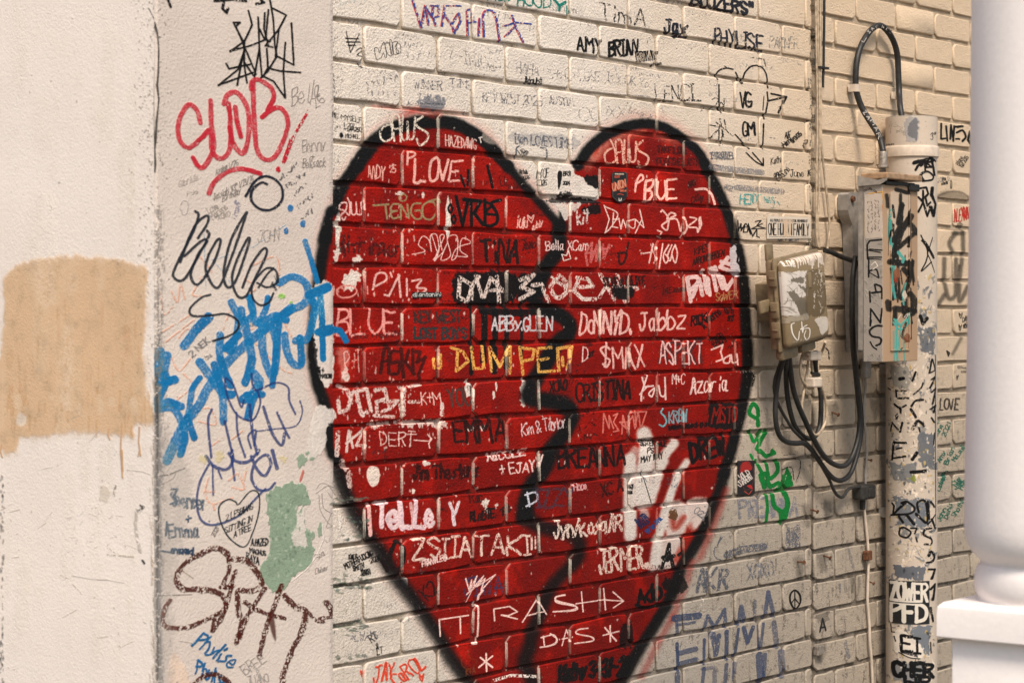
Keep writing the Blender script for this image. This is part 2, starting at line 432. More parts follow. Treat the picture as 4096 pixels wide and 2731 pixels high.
W.stroke([(1600,470),(1680,440),(1760,455)], (168,40,24), 18, soft=9, smooth=True, alpha=.7); W.stroke([(1500,425),(1620,440),(1740,470)], (170,44,28), 10, soft=6, smooth=True, alpha=.6)
# torn poster remains between the lobes
W.poly([(2232,670),(2290,668),(2300,700),(2380,720),(2400,745),(2395,800),(2330,810),(2232,800)], PEEL, 1.5, 0.97, edge=6)
W.poly([(2297,745),(2340,735),(2390,760),(2385,800),(2340,812),(2300,805)], PEEL, 1.5, 0.95, 0.25, edge=8)
W.poly([(2335,705),(2385,706),(2400,735),(2398,760),(2370,750),(2345,735)], K, 1, 0.95, 0.3, edge=6)
W.poly([(2228,692),(2246,692),(2240,740),(2232,760)], K, 1, 0.95, 0.1, edge=3)
W.poly([(2190,800),(2290,790),(2395,805),(2398,815),(2290,812),(2215,815)], K, 1, 0.9, 0.35, edge=5)
W.poly([(2330,835),(2395,820),(2400,855),(2350,858)], K, 1, 0.9, 0.4, edge=5)
W.poly([(2205,815),(2320,815),(2300,840),(2262,880),(2240,850),(2230,830)], PEEL, 1.5, 0.9, 0.2, edge=7)
W.poly([(2235,770),(2280,765),(2290,790),(2240,795)], K, 1, 0.8, 0.5, edge=6)

g = W
# years of rubbed-out writing on the pale bricks
random.seed(21)
g.tile(0, 0, 1)
for i in range(150):
    x = random.uniform(1340, 3200); y = random.choice((random.uniform(10, 520), random.uniform(2050, 2700))) if x < 2850 else random.uniform(10, 2000)
    if 1400 < x < 2900 and 480 < y < 2300: continue
    if y > 2000 and x < 2600 and abs(x - 2100) < 500 - (y - 2000) * .3: continue
    L_ = random.uniform(30, 120); dy = -L_ * (HY - y) / -7800.0
    g.scribble(x, y, x + L_, y + dy, random.uniform(14, 36), random.choice(((120,120,124),(96,98,104),(140,132,124),(70,74,84))), random.uniform(2.2, 4.5), random.uniform(.42, .56), random.uniform(.45, .9))
for i in range(90):
    x, y = random.uniform(1420, 2900), random.uniform(720, 2300)
    g.scribble(x, y, x + random.uniform(30, 90), y, random.uniform(14, 40), random.choice(((40,10,8),(70,16,10),(30,14,14),(60,40,44))), random.uniform(2, 4.5), .42, random.uniform(.4, .9))
for i in range(900):      # chips along the joints
    x, y = random.uniform(1335, 3240), random.uniform(0, 2731)
    g.blob(x, y, random.uniform(.8, 2.6), random.uniform(.8, 3), random.choice(((96,88,78),(60,56,52),(150,140,126))), .7, .9)
# ---- tile A: white bricks above the left lobe
g.tile(1300, 0, .4252)
g.text("smash", 120, 60, 380, 30, 60, (110,150,160), 5, .45, .6)
g.scribble(500, 100, 700, 130, 60, (130,135,140), 5, .45, .7); g.stroke([(490,155),(740,185)], (130,150,160), 6, .5, .6)
for dx, c in ((0, (190,44,30)), (10, (20,70,150))):
    dr = .30 if dx == 0 else .44
    g.stroke([(815+dx,10),(850+dx,120),(895+dx,265),(935+dx,60),(965+dx,240)], c, 17, dr)
    g.stroke([(1010+dx,60),(1000+dx,150),(1035+dx,250)], c, 17, dr); g.stroke([(985+dx,60),(1060+dx,60),(1060+dx,160),(1000+dx,170),(950+dx,90)], c, 16, dr)
    g.stroke([(1090+dx,250),(1120+dx,60),(1270+dx,60)], c, 16, dr); g.stroke([(1110+dx,130),(1180+dx,240),(1250+dx,130),(1270+dx,200),(1210+dx,320),(1190+dx,250)], c, 17, dr)
    g.stroke([(1335+dx,340),(1330+dx,100),(1370+dx,90),(1400+dx,200)], c, 16, dr); g.stroke([(1340+dx,220),(1420+dx,210)], c, 14, dr)
    g.stroke([(1440+dx,340),(1450+dx,180)], c, 16, dr); g.stroke([(1490+dx,350),(1490+dx,130),(1590+dx,130),(1640+dx,395)], c, 17, dr, smooth=True)
    g.stroke([(1680+dx,250),(1790+dx,215),(1930+dx,230)], c, 16, dr); g.stroke([(1755+dx,150),(1790+dx,260),(1860+dx,400)], c, 16, dr); g.stroke([(1790+dx,250),(1690+dx,350)], c, 15, dr)
g.text("MCU", 1530, 8, 1750, 12, 60, TL, 13, .3); g.text("HOOD", 1810, 50, 2140, 90, 110, TL, 14, .3); g.text("Y.", 2150, 90, 2330, 130, 90, TL, 24, .25)
g.stroke([(2270,60),(2272,140)], TL, 10, .2)
g.stroke([(195,300),(235,500),(320,320)], K, 9, .1)
for a in ((190,365,310,370),(200,400,325,400),(215,430,280,432)): g.stroke([(a[0],a[1]),(a[2],a[3])], K, 13, .1)
g.stroke([(290,480),(330,455),(345,480),(300,520),(350,540),(330,570)], K, 9, smooth=True); g.stroke([(320,600),(345,640),(310,625)], K, 9)
for pts in ([(480,565),(460,465),(490,455),(510,500),(530,430),(555,410),(575,535),(560,540),(545,500),(525,545),(500,560),(490,560)],
            [(560,440),(575,400),(600,420),(625,520),(600,525),(580,500)], [(605,380),(625,400),(640,510),(615,500)], [(630,410),(680,400),(660,440),(690,500),(640,510)], [(680,410),(705,430),(705,500),(670,500),(665,440)]):
    g.stroke(pts, K, 6, .1, smooth=True, closed=True)
g.text("7-INICGT", 1150, 560, 1700, 700, 110, GR, 9, .52, .8); g.text("HAHA", 1800, 690, 2020, 720, 110, GR, 9, .52, .85); g.text("He C", 2140, 740, 2310, 730, 90, GR, 9, .5, .85)
g.text("#doubt", 1885, 790, 2050, 795, 62, K, 9)
g.scribble(370, 830, 700, 770, 90, GR, 11, .5, .9); g.scribble(370, 900, 690, 930, 80, GR, 9, .52, .8); g.stroke([(70,700),(80,920)], GR, 22, .55, .8)
g.text("WINNER", 840, 830, 1110, 850, 80, GR, 10, .48, .9); g.text("TIME", 1170, 820, 1400, 850, 80, GR, 10, .5, .9)
g.poly([(890,930),(1110,910),(1115,1030),(950,1030),(895,990)], (108,112,122), 2, .85, .42, edge=8); g.stroke([(900,975),(1110,985)], (70,75,85), 12, .4)
g.text("KEY WEST 2025", 1480, 960, 2050, 1000, 90, GR, 10, .5, .9); g.text("AUSTIN", 2110, 980, 2345, 1000, 70, GR, 10, .48, .9)
g.text("ME, MYSELF", 65, 1105, 355, 1160, 45, K, 7, .15); g.text("I (202)", 180, 1195, 300, 1200, 35, K, 6, .2); g.text("- 544.2502", 180, 1230, 370, 1245, 38, K, 8, .2); g.text("MICHAEL", 195, 1300, 330, 1305, 36, K, 7, .15)
g.blob(155, 1275, 20, 25, K); g.scribble(90, 1250, 130, 1240, 90, GR, 8, .5, .8)
# JAWS tags on both lobes
def jaws(x, y, s_, c):
    q = lambda L: [(x + a * s_, y + b * s_) for a, b in L]
    g.stroke(q([(60,0),(100,90),(110,200),(60,240),(10,220),(0,150),(40,100),(110,80)]), c, 17, .34, smooth=True)
    g.stroke(q([(130,240),(110,40),(140,0),(175,30),(190,245)]), c, 17, .34, smooth=True); g.stroke(q([(110,130),(190,120)]), c, 14, .34)
    g.stroke(q([(205,0),(200,200),(250,220),(250,60),(265,210),(310,200),(320,20)]), c, 17, .34, smooth=True)
    g.stroke(q([(390,10),(330,60),(350,110),(440,170),(430,240),(370,280),(340,220)]), c, 19, .34, smooth=True)
jaws(525, 1090, 1.0, (218,206,190))
g.text("HAZEDAWG", 1130, 1370, 1425, 1410, 95, (214,180,170), 10, .15); g.stroke([(1455,1310),(1462,1345)], WH, 10); g.stroke([(1445,1300),(1470,1295)], WH, 12)
g.poly([(1530,1140),(1560,1290),(1600,1360),(1520,1350),(1470,1290)], CRM, 3, .5)
g.poly([(1775,1250),(2340,1290),(2340,1400),(2100,1360),(1790,1340)], (160,156,154), 4, .62, .35, edge=8)
g.text("Ben LOVES TIME", 1790, 1350, 2330, 1400, 90, (84,88,98), 13, .4, .9)
g.stroke([(1800,1490),(1800,1400),(1830,1375)], GR, 14, .25, smooth=True); g.stroke([(2030,1390),(2080,1410),(2090,1500)], GR, 14, .3, smooth=True)
g.text("LAD", 1840, 1460, 1890, 1430, 45, K, 6); g.text("2020", 1880, 1480, 1915, 1430, 26, K, 6)
# ---- tile B: white bricks above the right lobe
g.tile(2200, 0, .4252)
g.text("TimA", 480, 190, 920, 245, 150, K, 13, .42); g.text('" BOOZERS"', 1210, 35, 1940, 150, 115, (34,36,44), 26, .16)
g.text("Jay", 1080, 310, 1300, 330, 130, (30,34,44), 22, .2); g.stroke([(1160,355),(1200,345),(1290,355)], (30,34,44), 24, .2)
g.text("PHYLISE", 1550, 425, 2020, 480, 140, (34,38,48), 19, .22); g.text("PARNER", 2070, 450, 2350, 460, 100, (110,108,106), 10, .46, .85)
g.text("AMY", 255, 480, 495, 515, 125, K, 20, .12); g.text("BRIAN", 560, 530, 840, 520, 135, K, 20, .12)
g.text("BRAYAN'", 820, 580, 1015, 560, 80, K, 15, .05); g.text("BRAYAN", 822, 578, 1005, 562, 74, (206,188,166), 5, 0, .95); g.text("by Mach", 965, 630, 1050, 610, 28, K, 5)
g.text("LOSE", 285, 760, 480, 770, 90, GR, 9, .5, .8); g.text("It's OK Yo", 540, 760, 930, 830, 80, GR, 9, .5, .8); g.stroke([(570,885),(940,910)], GR, 12, .54, .7)
g.text("LENCI", 1000, 950, 1370, 950, 150, K, 12, .42); g.stroke([(1220,940),(1415,950)], K, 18, .48)
for pts in ([(1575,750),(1565,700),(1600,660),(1660,645),(1720,655)], [(1745,685),(1800,790),(1830,690),(1900,625),(1980,630),(2030,700),(2045,830)], [(1588,800),(1590,1000),(1610,1060)], [(2040,870),(2045,960),(2015,1120)], [(2012,1170),(2000,1400)],
            [(1745,1270),(1800,1330),(1870,1400)], [(1845,1440),(1930,1520),(2000,1560)], [(2005,1490),(2008,1560)], [(1905,1440),(2000,1550)]):
    g.stroke(pts, K, 14, .14, smooth=True)
g.stroke([(2080,885),(2220,915),(2060,950)], K, 17, .1); g.stroke([(2220,915),(2180,990),(2145,1065)], K, 17, .1); g.stroke([(2010,910),(2000,1040)], K, 9, .2)
g.text("VG", 1785, 1020, 1905, 1000, 140, K, 18, .1); g.text("GM", 1815, 1280, 1945, 1265, 125, K, 18, .1)
g.text("2d.", 1510, 1040, 1660, 1050, 110, K, 11, .42); g.stroke([(1900,545),(2010,560),(2030,640)], K, 10, .45); g.stroke([(1640,625),(1665,640)], K, 10, .4)
for pts in ([(1510,1180),(1620,1200)], [(1510,1300),(1610,1190)], [(1600,1120),(1635,1290)], [(1640,1130),(1660,1220)], [(1590,1200),(1590,1370)], [(1560,1150),(1720,1280)], [(1620,1200),(1620,1360)]): g.stroke(pts, K, 12, .38)
g.text("OO XX", 270, 1150, 720, 1100, 120, GR, 8, .5, .75)
jaws(2200 - 2200 + 510, 1320, .92, (222,170,150))
g.text("TAKE LOVE", 1010, 1440, 1290, 1450, 60, DK, 16, .3, .9); g.text("FORGIVE LAST", 1000, 1555, 1400, 1560, 60, DK, 14, .34, .85)
g.text("INJUSTICE!", 1510, 1495, 1720, 1500, 60, GR, 13, .3, .95); g.text("Ali", 2210, 1310, 2260, 1290, 60, K, 7); g.text("Hash", 2200, 1390, 2290, 1330, 50, K, 7); g.text("11/13/25", 2280, 1350, 2370, 1270, 40, K, 7)
g.scribble(2060, 1340, 2140, 1345, 50, GR, 12, .45, .8); g.text("Kathy", 2080, 1550, 2190, 1520, 60, K, 7, .1, .9)
# ---- tile C: upper left of the heart
g.tile(1300, 640, .4252)
g.text("ANDY", 405, 170, 570, 190, 120, PW, 10, .1); g.text("'25", 600, 120, 670, 115, 65, PW, 9, .1)
g.text("P", 775, 50, 860, 50, 130, PW, 15, .1); g.text("LOVE", 840, 205, 1290, 200, 205, PW, 20, .08, slant=.15)
g.stroke([(1280,150),(1315,250)], K, 20, .05); g.stroke([(1350,100),(1345,240)], K, 20, .05); g.stroke([(1525,60),(1570,260)], K, 24, .02)
g.text("Liz", 1650, 240, 1720, 240, 80, DK, 7, .1, .9); g.text("pl Jun", 1720, 275, 1830, 270, 50, DK, 6, .2, .8)
g.stroke([(210,360),(230,420),(225,520),(180,480),(130,460),(150,410),(200,410),(190,480),(150,520),(170,570),(190,540)], (224,184,178), 13, .2, smooth=True)
g.stroke([(240,400),(250,510),(290,500),(290,400),(300,510),(345,500),(335,410),(360,400),(350,520)], (224,184,178), 12, .15, smooth=True); g.stroke([(370,360),(380,470)], (224,184,178), 10, .3)
OL = (146, 128, 92)
g.stroke([(455,430),(600,420)], OL, 17, .12); g.stroke([(570,430),(585,555)], OL, 16, .1); g.stroke([(700,420),(640,420),(620,480),(680,480),(620,500),(640,550),(700,540)], OL, 16, .1, smooth=True)
g.stroke([(715,560),(715,425),(790,550),(775,420)], OL, 16, .1); g.stroke([(900,410),(830,420),(810,500),(860,560),(910,540),(900,480),(850,480)], OL, 16, .1, smooth=True); g.stroke([(980,390),(920,440),(930,540),(1000,560),(1050,480),(1020,400),(960,400),(1060,370),(1080,400)], OL, 16, .1, smooth=True)
g.stroke([(735,325),(700,350),(710,385),(750,385),(770,350),(745,322)], OL, 12, .1, smooth=True)
for cx, cy in ((1178,460), (1208,560)): g.stroke([(cx,cy-42),(cx-20,cy),(cx,cy+42),(cx+18,cy),(cx,cy-42)], K, 17, smooth=True)
g.stroke([(1230,350),(1290,620),(1340,380)], K, 26); g.stroke([(1310,370),(1370,380),(1375,620)], K, 24); g.stroke([(1300,375),(1460,390),(1400,500),(1480,610)], K, 28); g.stroke([(1500,380),(1500,600)], K, 26); g.stroke([(1490,390),(1560,430),(1500,500),(1600,520)], K, 22, smooth=True); g.stroke([(1650,380),(1560,410),(1610,500),(1610,590),(1540,625),(1470,600)], K, 26, smooth=True)
g.text("juju", 1810, 630, 1910, 640, 110, PW, 10, .1); g.text("{", 1920, 590, 1985, 590, 75, PW, 10); g.text("ashly", 1955, 665, 2050, 620, 60, PW, 9, .2)
g.text("Hfringer", 150, 860, 740, 920, 150, DK, 20, .36, .9); g.stroke([(170,700),(180,900)], DK, 30, .4, .9)
g.stroke([(820,890),(940,860),(880,800),(920,720),(980,760),(1000,860),(990,720),(1050,710),(1070,860),(1020,940),(1100,880),(1150,780),(1090,940),(1180,900),(1150,740),(1240,720),(1240,900),(1190,940),(1240,830),(1370,780),(1290,740),(1270,850),(1340,910),(1220,905)], (232,200,192), 8, .05, smooth=True)
g.stroke([(1000,700),(1040,820),(1060,900),(1030,950),(1060,860),(1120,720),(1080,720),(1100,850)], (232,200,192), 8, .05, smooth=True)
g.text("TiNA", 1480, 965, 1840, 970, 215, (34,16,14), 24, .1); g.text("XoXo", 1865, 850, 1990, 820, 65, DK, 14, .25, .95); g.scribble(1870, 900, 2000, 880, 40, DK, 6, .4, .8); g.scribble(1870, 980, 2000, 940, 40, DK, 6, .4, .8)
g.text("Bella XCam", 2075, 850, 2480, 850, 85, (228,200,194), 9, .12); g.stroke([(2225,890),(2245,950),(2310,930),(2285,850),(2270,900),(2225,890)], WH, 9, .05)
g.stroke([(160,1190),(110,1230),(140,1290),(240,1290),(300,1240),(260,1190),(150,1190),(180,1220)], (214,140,130), 14, .15, smooth=True); g.stroke([(80,1190),(80,1270)], (214,140,130), 14, .1); g.stroke([(350,1190),(350,1260)], (214,140,130), 14, .1); g.stroke([(395,1190),(400,1260)], (214,140,130), 13, .1)
g.stroke([(450,1220),(480,1080),(560,1070),(570,1130),(470,1190)], (226,176,168), 18, .1, smooth=True); g.stroke([(610,1060),(625,1100)], (226,176,168), 16); g.stroke([(685,1080),(690,1090),(600,1280),(560,1270)], (226,176,168), 18, .08); g.stroke([(690,1090),(710,1290)], (226,176,168), 18, .08)
g.stroke([(765,1120),(770,1280)], (226,176,168), 17, .08); g.stroke([(815,1140),(900,1130),(860,1200),(940,1210),(930,1240),(820,1290)], (226,176,168), 17, .08, smooth=True)
g.poly([(1230,1080),(1330,1060),(1760,1070),(1760,1340),(1260,1350),(1200,1180)], K, 3, .95, .18, edge=8); g.poly([(1850,1070),(2010,1080),(2000,1200),(1980,1330),(1820,1330),(1800,1200)], K, 3, .95, .22, edge=8)
DW_ = (216, 196, 186)
g.stroke([(1270,1130),(1260,1290),(1340,1340),(1390,1180),(1270,1110)], DW_, 34, .42); g.stroke([(1450,1100),(1380,1190),(1380,1320)], DW_, 32, .42); g.stroke([(1420,1090),(1480,1290)], DW_, 30, .44); g.stroke([(1500,1290),(1560,1110),(1680,1240)], DW_, 32, .42); g.stroke([(1520,1230),(1680,1220)], DW_, 30, .46); g.stroke([(1620,1100),(1640,1340)], DW_, 34, .42)
g.stroke([(1830,1130),(1960,1080),(1840,1200),(1960,1240),(1830,1310)], DW_, 34, .42); g.stroke([(1950,1180),(2030,1170),(2100,1330)], DW_, 36, .42); g.stroke([(2200,1090),(2120,1200),(2190,1300),(2290,1210),(2230,1110)], DW_, 36, .4, smooth=True); g.stroke([(2130,1110),(2300,1230)], DW_, 28, .45)
g.tile(2200, 640, .4252)
g.stroke([(260,1140),(220,1230),(300,1310),(420,1310)], DW_, 36, .42); g.stroke([(230,1200),(400,1190),(350,1120),(250,1110)], DW_, 34, .44); g.stroke([(470,1080),(600,1310)], DW_, 36, .42); g.stroke([(560,1130),(460,1290)], DW_, 30, .42); g.stroke([(630,1090),(700,1330)], DW_, 36, .42); g.stroke([(600,1190),(820,1210)], DW_, 36, .42)
g.tile(1300, 640, .4252)
g.text("BLUE", 110, 1645, 690, 1635, 222, (226,150,142), 20, .12, slant=-.02)
g.text("KEY WEST", 850, 1530, 1290, 1520, 100, (52,40,40), 20, .3, .95); g.text("LOST BOYS", 845, 1680, 1340, 1680, 95, (40,52,54), 20, .28, .95)
# black drips under the blocked-out word
for x, y1, wd in ((1375,2010,34),(1490,1900,60),(1590,1990,50),(1700,1950,40),(1840,1900,26)):
    g.stroke([(x,1340),(x+8,1500),(x+4,y1)], K, wd, .02, .95)
g.stroke([(1480,1420),(1900,1440),(1980,1380),(1960,1330)], K, 70, .12, .9, smooth=True)
g.tile(1300, 1280, .4252)
g.text("ABBy.GLEN", 1570, 100, 2140, 100, 130, (196,190,192), 15, .16)
g.text("Claudia + Maun", 240, 180, 600, 165, 45, (60,20,20), 6, .1, .8); g.text("6/15/25", 620, 160, 745, 130, 50, (60,20,20), 6, .1, .8)
g.text("P+T", 200, 500, 340, 470, 200, (224,170,160), 10, .3); g.poly([(110,270),(200,260),(230,330),(200,560),(150,560)], (222,170,160), 8, .5, .4, edge=10)
g.stroke([(525,500),(560,290),(600,260),(600,500)], (64,10,6), 30, .03, smooth=True); g.stroke([(530,400),(600,380)], (64,10,6), 22); g.stroke([(700,300),(630,300),(620,400),(700,400),(690,500),(630,510)], (64,10,6), 28, smooth=True); g.stroke([(720,270),(740,540)], (64,10,6), 30); g.stroke([(790,290),(760,400),(840,510)], (64,10,6), 28); g.stroke([(830,280),(830,500)], (64,10,6), 26); g.stroke([(840,300),(900,300),(870,400),(950,350),(880,520),(890,550)], (64,10,6), 28)
g.stroke([(1025,370),(1035,450)], YL, 30, .3); g.stroke([(1085,330),(1085,450)], YL, 30, .3)
g.stroke([(1190,260),(1300,300),(1350,390),(1240,480),(1250,300)], YL, 26, .34); g.stroke([(1380,260),(1405,460),(1500,450),(1480,250)], YL, 26, .34); g.stroke([(1570,480),(1550,260),(1650,440),(1740,250),(1740,500)], YL, 26, .34)
g.stroke([(1860,510),(1830,260),(1970,280),(1950,370),(1850,390)], YL, 26, .34); g.stroke([(2130,260),(2000,270),(2010,490),(2160,480)], YL, 26, .34); g.stroke([(2010,380),(2100,360)], YL, 24, .36)
g.stroke([(2200,480),(2190,270),(2320,250),(2300,390),(2280,450)], YL, 28, .34); g.stroke([(2235,350),(2240,430)], YL, 26, .32)
jr = (214, 190, 182)
g.stroke([(140,620),(200,650),(240,740),(210,840),(130,870),(120,760)], jr, 34, .34); g.stroke([(250,690),(290,660),(330,870),(350,900)], jr, 34, .34); g.stroke([(300,670),(390,650),(430,860),(340,880)], jr, 32, .36); g.stroke([(470,660),(560,650),(580,740),(480,770),(490,880)], jr, 32, .36); g.stroke([(560,770),(680,760),(620,830),(540,860)], jr, 30, .38); g.stroke([(700,640),(740,640),(740,890)], jr, 30, .34); g.stroke([(460,900),(640,910)], jr, 28, .4); g.stroke([(700,800),(720,900)], jr, 26, .38)
g.stroke([(790,630),(900,610)], jr, 22, .3); g.stroke([(790,770),(880,770)], jr, 30, .42)
g.text("K+M", 905, 800, 1110, 800, 120, (226,190,180), 10, .1); g.stroke([(1095,790),(1095,890)], jr, 34, .35); g.text("YOU", 1160, 820, 1390, 800, 170, (70,56,52), 16, .15, .9)
g.text("XOXO", 2115, 690, 2280, 650, 100, (30,14,12), 14, .15)
g.stroke([(120,1060),(110,1270)], jr, 40, .42); g.stroke([(200,1240),(220,1040),(260,1200)], jr, 22, .28); g.stroke([(200,1160),(370,1020),(290,1180),(380,1180),(350,1260)], jr, 22, .28)
g.poly([(450,970),(780,950),(1110,945),(1120,1010),(960,1000),(790,1000),(620,985),(470,1010)], PEEL, 1.5, .85, .42, edge=14)
g.text("DERT", 520, 1180, 850, 1190, 130, (230,200,190), 9, .08); g.stroke([(760,1075),(860,1075)], (230,200,190), 9); g.stroke([(835,1130),(980,1140),(1000,1110)], (230,200,190), 9, .05); g.stroke([(965,1075),(1005,1120),(975,1160),(985,1205)], (230,200,190), 10, .05)
g.text("EMMA", 1225, 1150, 1720, 1140, 210, (30,12,10), 24, .24, .92); g.text("Kim & Taylor", 1850, 1090, 2270, 1010, 110, (214,190,190), 9, .12)
g.text("Jim Thesturs", 830, 1500, 1460, 1470, 120, (40,10,8), 24, .28, .88)
g.text("NICOLE", 1525, 1325, 1890, 1270, 65, (226,196,190), 13, .05, slant=.1); g.text("+ EJAY", 1650, 1450, 1980, 1420, 95, (226,196,190), 13, .05); g.stroke([(1985,1290),(2010,1380),(2045,1270)], (226,196,190), 16)
g.poly([(450,1375),(495,1390),(512,1450),(500,1530),(465,1564),(430,1564),(395,1500),(388,1430),(410,1385)], (222,206,194), 1.2, 1.0)
g.stroke([(160,1330),(210,1420),(230,1560)], jr, 44, .4, .9)
# ---- tile D: upper right of the heart
g.tile(2200, 640, .4252)
g.text("Natalie", -290, 130, -210, 135, 40, K, 6); g.text("2026", -270, 190, -195, 180, 35, K, 6)
g.text("MYOF", -135, 185, -10, 160, 80, K, 7); g.text("2026", -130, 240, -30, 240, 50, K, 7); g.text("BR!!", 120, 150, 190, 150, 40, K, 7); g.text("2024", 118, 235, 185, 235, 32, K, 7)
g.stroke([(805,300),(820,200),(860,140),(880,180),(810,230)], PW, 17, .1, smooth=True); g.text("BlUE", 890, 400, 1210, 360, 190, (226,172,158), 20, .1)
g.text("NIKA", 1305, 265, 1375, 240, 55, (50,14,12), 8, .2, .9); g.text("CAT", 1335, 410, 1410, 380, 60, (50,14,12), 9, .2, .9); g.text("{", 1410, 410, 1445, 410, 70, (50,14,12), 8, .2, .9)
g.stroke([(1370,280),(1460,275),(1520,320),(1555,420)], (228,180,168), 20, .15, smooth=True)
g.stroke([(510,430),(560,560),(520,690)], (230,200,190), 10, .05); g.stroke([(520,440),(640,510),(570,640),(530,680)], (230,200,190), 10, .05, smooth=True); g.stroke([(600,500),(590,630),(640,640)], (230,200,190), 10); g.stroke([(600,560),(640,560)], (230,200,190), 9); g.stroke([(650,550),(670,650),(690,560),(720,640)], (230,200,190), 10); g.stroke([(790,560),(740,580),(750,630),(790,640),(800,560)], (230,200,190), 10, smooth=True); g.stroke([(800,690),(860,560),(840,470),(880,640),(800,560)], (230,200,190), 10)
g.stroke([(1040,490),(1060,480),(1110,560),(1050,620),(1100,660),(1120,560),(1180,520),(1130,500),(1100,560),(1190,560),(1230,670),(1260,540),(1290,640),(1240,730)], (230,184,172), 15, .08, smooth=True); g.stroke([(1320,540),(1380,560),(1300,630),(1380,640),(1390,680),(1420,600)], (230,184,172), 14, .1, smooth=True); g.blob(1412,590,18,60,(230,184,172)); g.stroke([(1010,665),(1050,680),(1030,720),(1060,735)], (230,184,172), 12)
g.text("kit", 255, 610, 370, 590, 120, (214,196,188), 17, .36)
g.stroke([(350,990),(330,880),(390,780),(380,960),(440,800),(430,950),(500,800),(510,930),(560,800)], (196,104,100), 20, .25, .9); g.stroke([(340,880),(560,830)], (196,104,100), 18, .3, .9)
g.stroke([(640,880),(720,880),(700,960),(660,980),(650,900)], (40,16,12), 20, .2, .85, smooth=True); g.stroke([(720,880),(740,780)], (40,16,12), 16, .2, .85)
g.stroke([(880,880),(960,870),(970,790),(935,970)], (228,186,176), 13, .05); g.stroke([(970,790),(1010,830),(980,870),(1010,930),(980,970)], (228,186,176), 13, .05, smooth=True); g.stroke([(1065,790),(1030,1020)], (228,186,176), 12); g.stroke([(1120,800),(1070,900),(1090,970),(1120,930),(1090,890)], (228,186,176), 13, .05, smooth=True); g.stroke([(1150,800),(1110,900),(1130,950),(1150,890)], (228,186,176), 12, smooth=True); g.stroke([(1180,800),(1150,880),(1180,970),(1200,880),(1180,800)], (228,186,176), 13, smooth=True)
g.text("KIPES", 1360, 895, 1500, 850, 60, (40,14,10), 9, .25, .9); g.text("AARON O'BRIEN", 1345, 995, 1640, 900, 60, (40,14,10), 9, .18, .95)
g.text("SYLVIE et PHILIPPE", 500, 1190, 900, 1180, 80, (36,14,12), 11, .2, .9); g.poly([(590,1200),(790,1210),(770,1290),(600,1290)], K, 2, .95, .15, edge=8); g.text("KYLE", 1060, 1270, 1140, 1250, 50, DK, 9, .25, .9); g.text("ACKERMAN", 1160, 1250, 1300, 1230, 35, DK, 8, .3, .9)
RW = (222, 186, 180)
for pts in ([(1290,1120),(1320,1330)], [(1290,1110),(1380,1100),(1400,1140),(1310,1240)], [(1340,1290),(1400,1120),(1430,1270)], [(1440,1040),(1480,1250),(1450,1160)], [(1520,1020),(1560,1230)], [(1480,1120),(1500,1270)], [(1550,1010),(1620,1210)], [(1610,1080),(1660,1220),(1720,1120)], [(1600,1010),(1670,920)], [(1600,1010),(1680,1040)], [(1610,960),(1680,980)]):
    g.stroke(pts, RW, 34, .06, soft=1.5)
g.poly([(1690,850),(1730,810),(1760,850),(1780,1010),(1800,1090),(1720,1080),(1690,1010)], (206,196,198), 2, .95, .12, edge=6); g.stroke([(1755,860),(1770,900),(1760,960),(1790,990)], K, 16, .1)
g.text("SoWER", 1550, 1330, 1770, 1300, 70, (160,112,70), 9, .1, slant=.2)
g.text("HEIDI", 1790, 415, 1980, 410, 85, (70,150,146), 12, .36); g.text("WAS", 2020, 400, 2110, 400, 50, (70,150,146), 10, .42); g.scribble(2080, 470, 2170, 430, 80, (50,130,130), 9, .4, .9)
g.stroke([(1520,70),(1990,120)], (116,116,120), 60, .42, .8); g.stroke([(1500,40),(1600,60)], GR, 10, .3); g.stroke([(1760,260),(2180,300)], (120,118,120), 52, .40, .85); g.stroke([(1665,260),(1710,270)], GR, 60, .42, .8)
g.text("and", 2110, 170, 2180, 140, 60, K, 7); g.text("Blaine", 2170, 200, 2270, 90, 60, K, 7); g.text("June 16", 2265, 160, 2480, 150, 60, K, 7, .1)
g.stroke([(1770,570),(1775,670),(1800,600),(1800,670),(1840,600),(1820,680),(1860,680),(1870,610),(1900,690),(1910,720),(1950,650),(1950,720),(1975,730)], K, 11); g.stroke([(1935,580),(1990,570),(1950,620),(2030,645),(1900,650),(2000,600)], K, 10); g.stroke([(1780,640),(1880,630)], K, 10); g.stroke([(1850,600),(1890,700),(1870,600)], K, 10)
g.text("KEY WEST", 2150, 770, 2350, 765, 35, GR, 8, .35)
g.tile(2200, 640, .4252)
g.text("DoNNYD.", 275, 1640, 775, 1640, 210, (228,178,168), 20, .12); g.text("Jabbz", 840, 1600, 1280, 1590, 170, (228,178,168), 18, .12)
g.text("RICK", 1330, 1560, 1480, 1530, 85, (26,12,12), 12, .12); g.text("& Yvonne", 1450, 1590, 1620, 1440, 75, (26,12,12), 10, .12); g.text("01/15", 1650, 1450, 1730, 1440, 55, (26,12,12), 9, .2); g.text("8/21", 1670, 1520, 1730, 1510, 50, (26,12,12), 9, .2); g.text("2/28/20", 1520, 1740, 1640, 1660, 50, (26,12,12), 9, .15); g.text("6/30/24", 1550, 1770, 1680, 1690, 40, (26,12,12), 9, .15)
g.tile(2200, 1280, .4252)
g.text("D", 300, 400, 360, 395, 150, (226,196,188), 10, .06); g.text("LEO", 350, 245, 395, 245, 40, (40,12,10), 7); g.text("JASP", 360, 355, 415, 335, 45, (40,12,10), 7)
g.text("$", 475, 450, 580, 445, 210, (228,176,166), 18, .12); g.text("MAX", 595, 455, 905, 445, 190, (228,176,166), 17, .1)
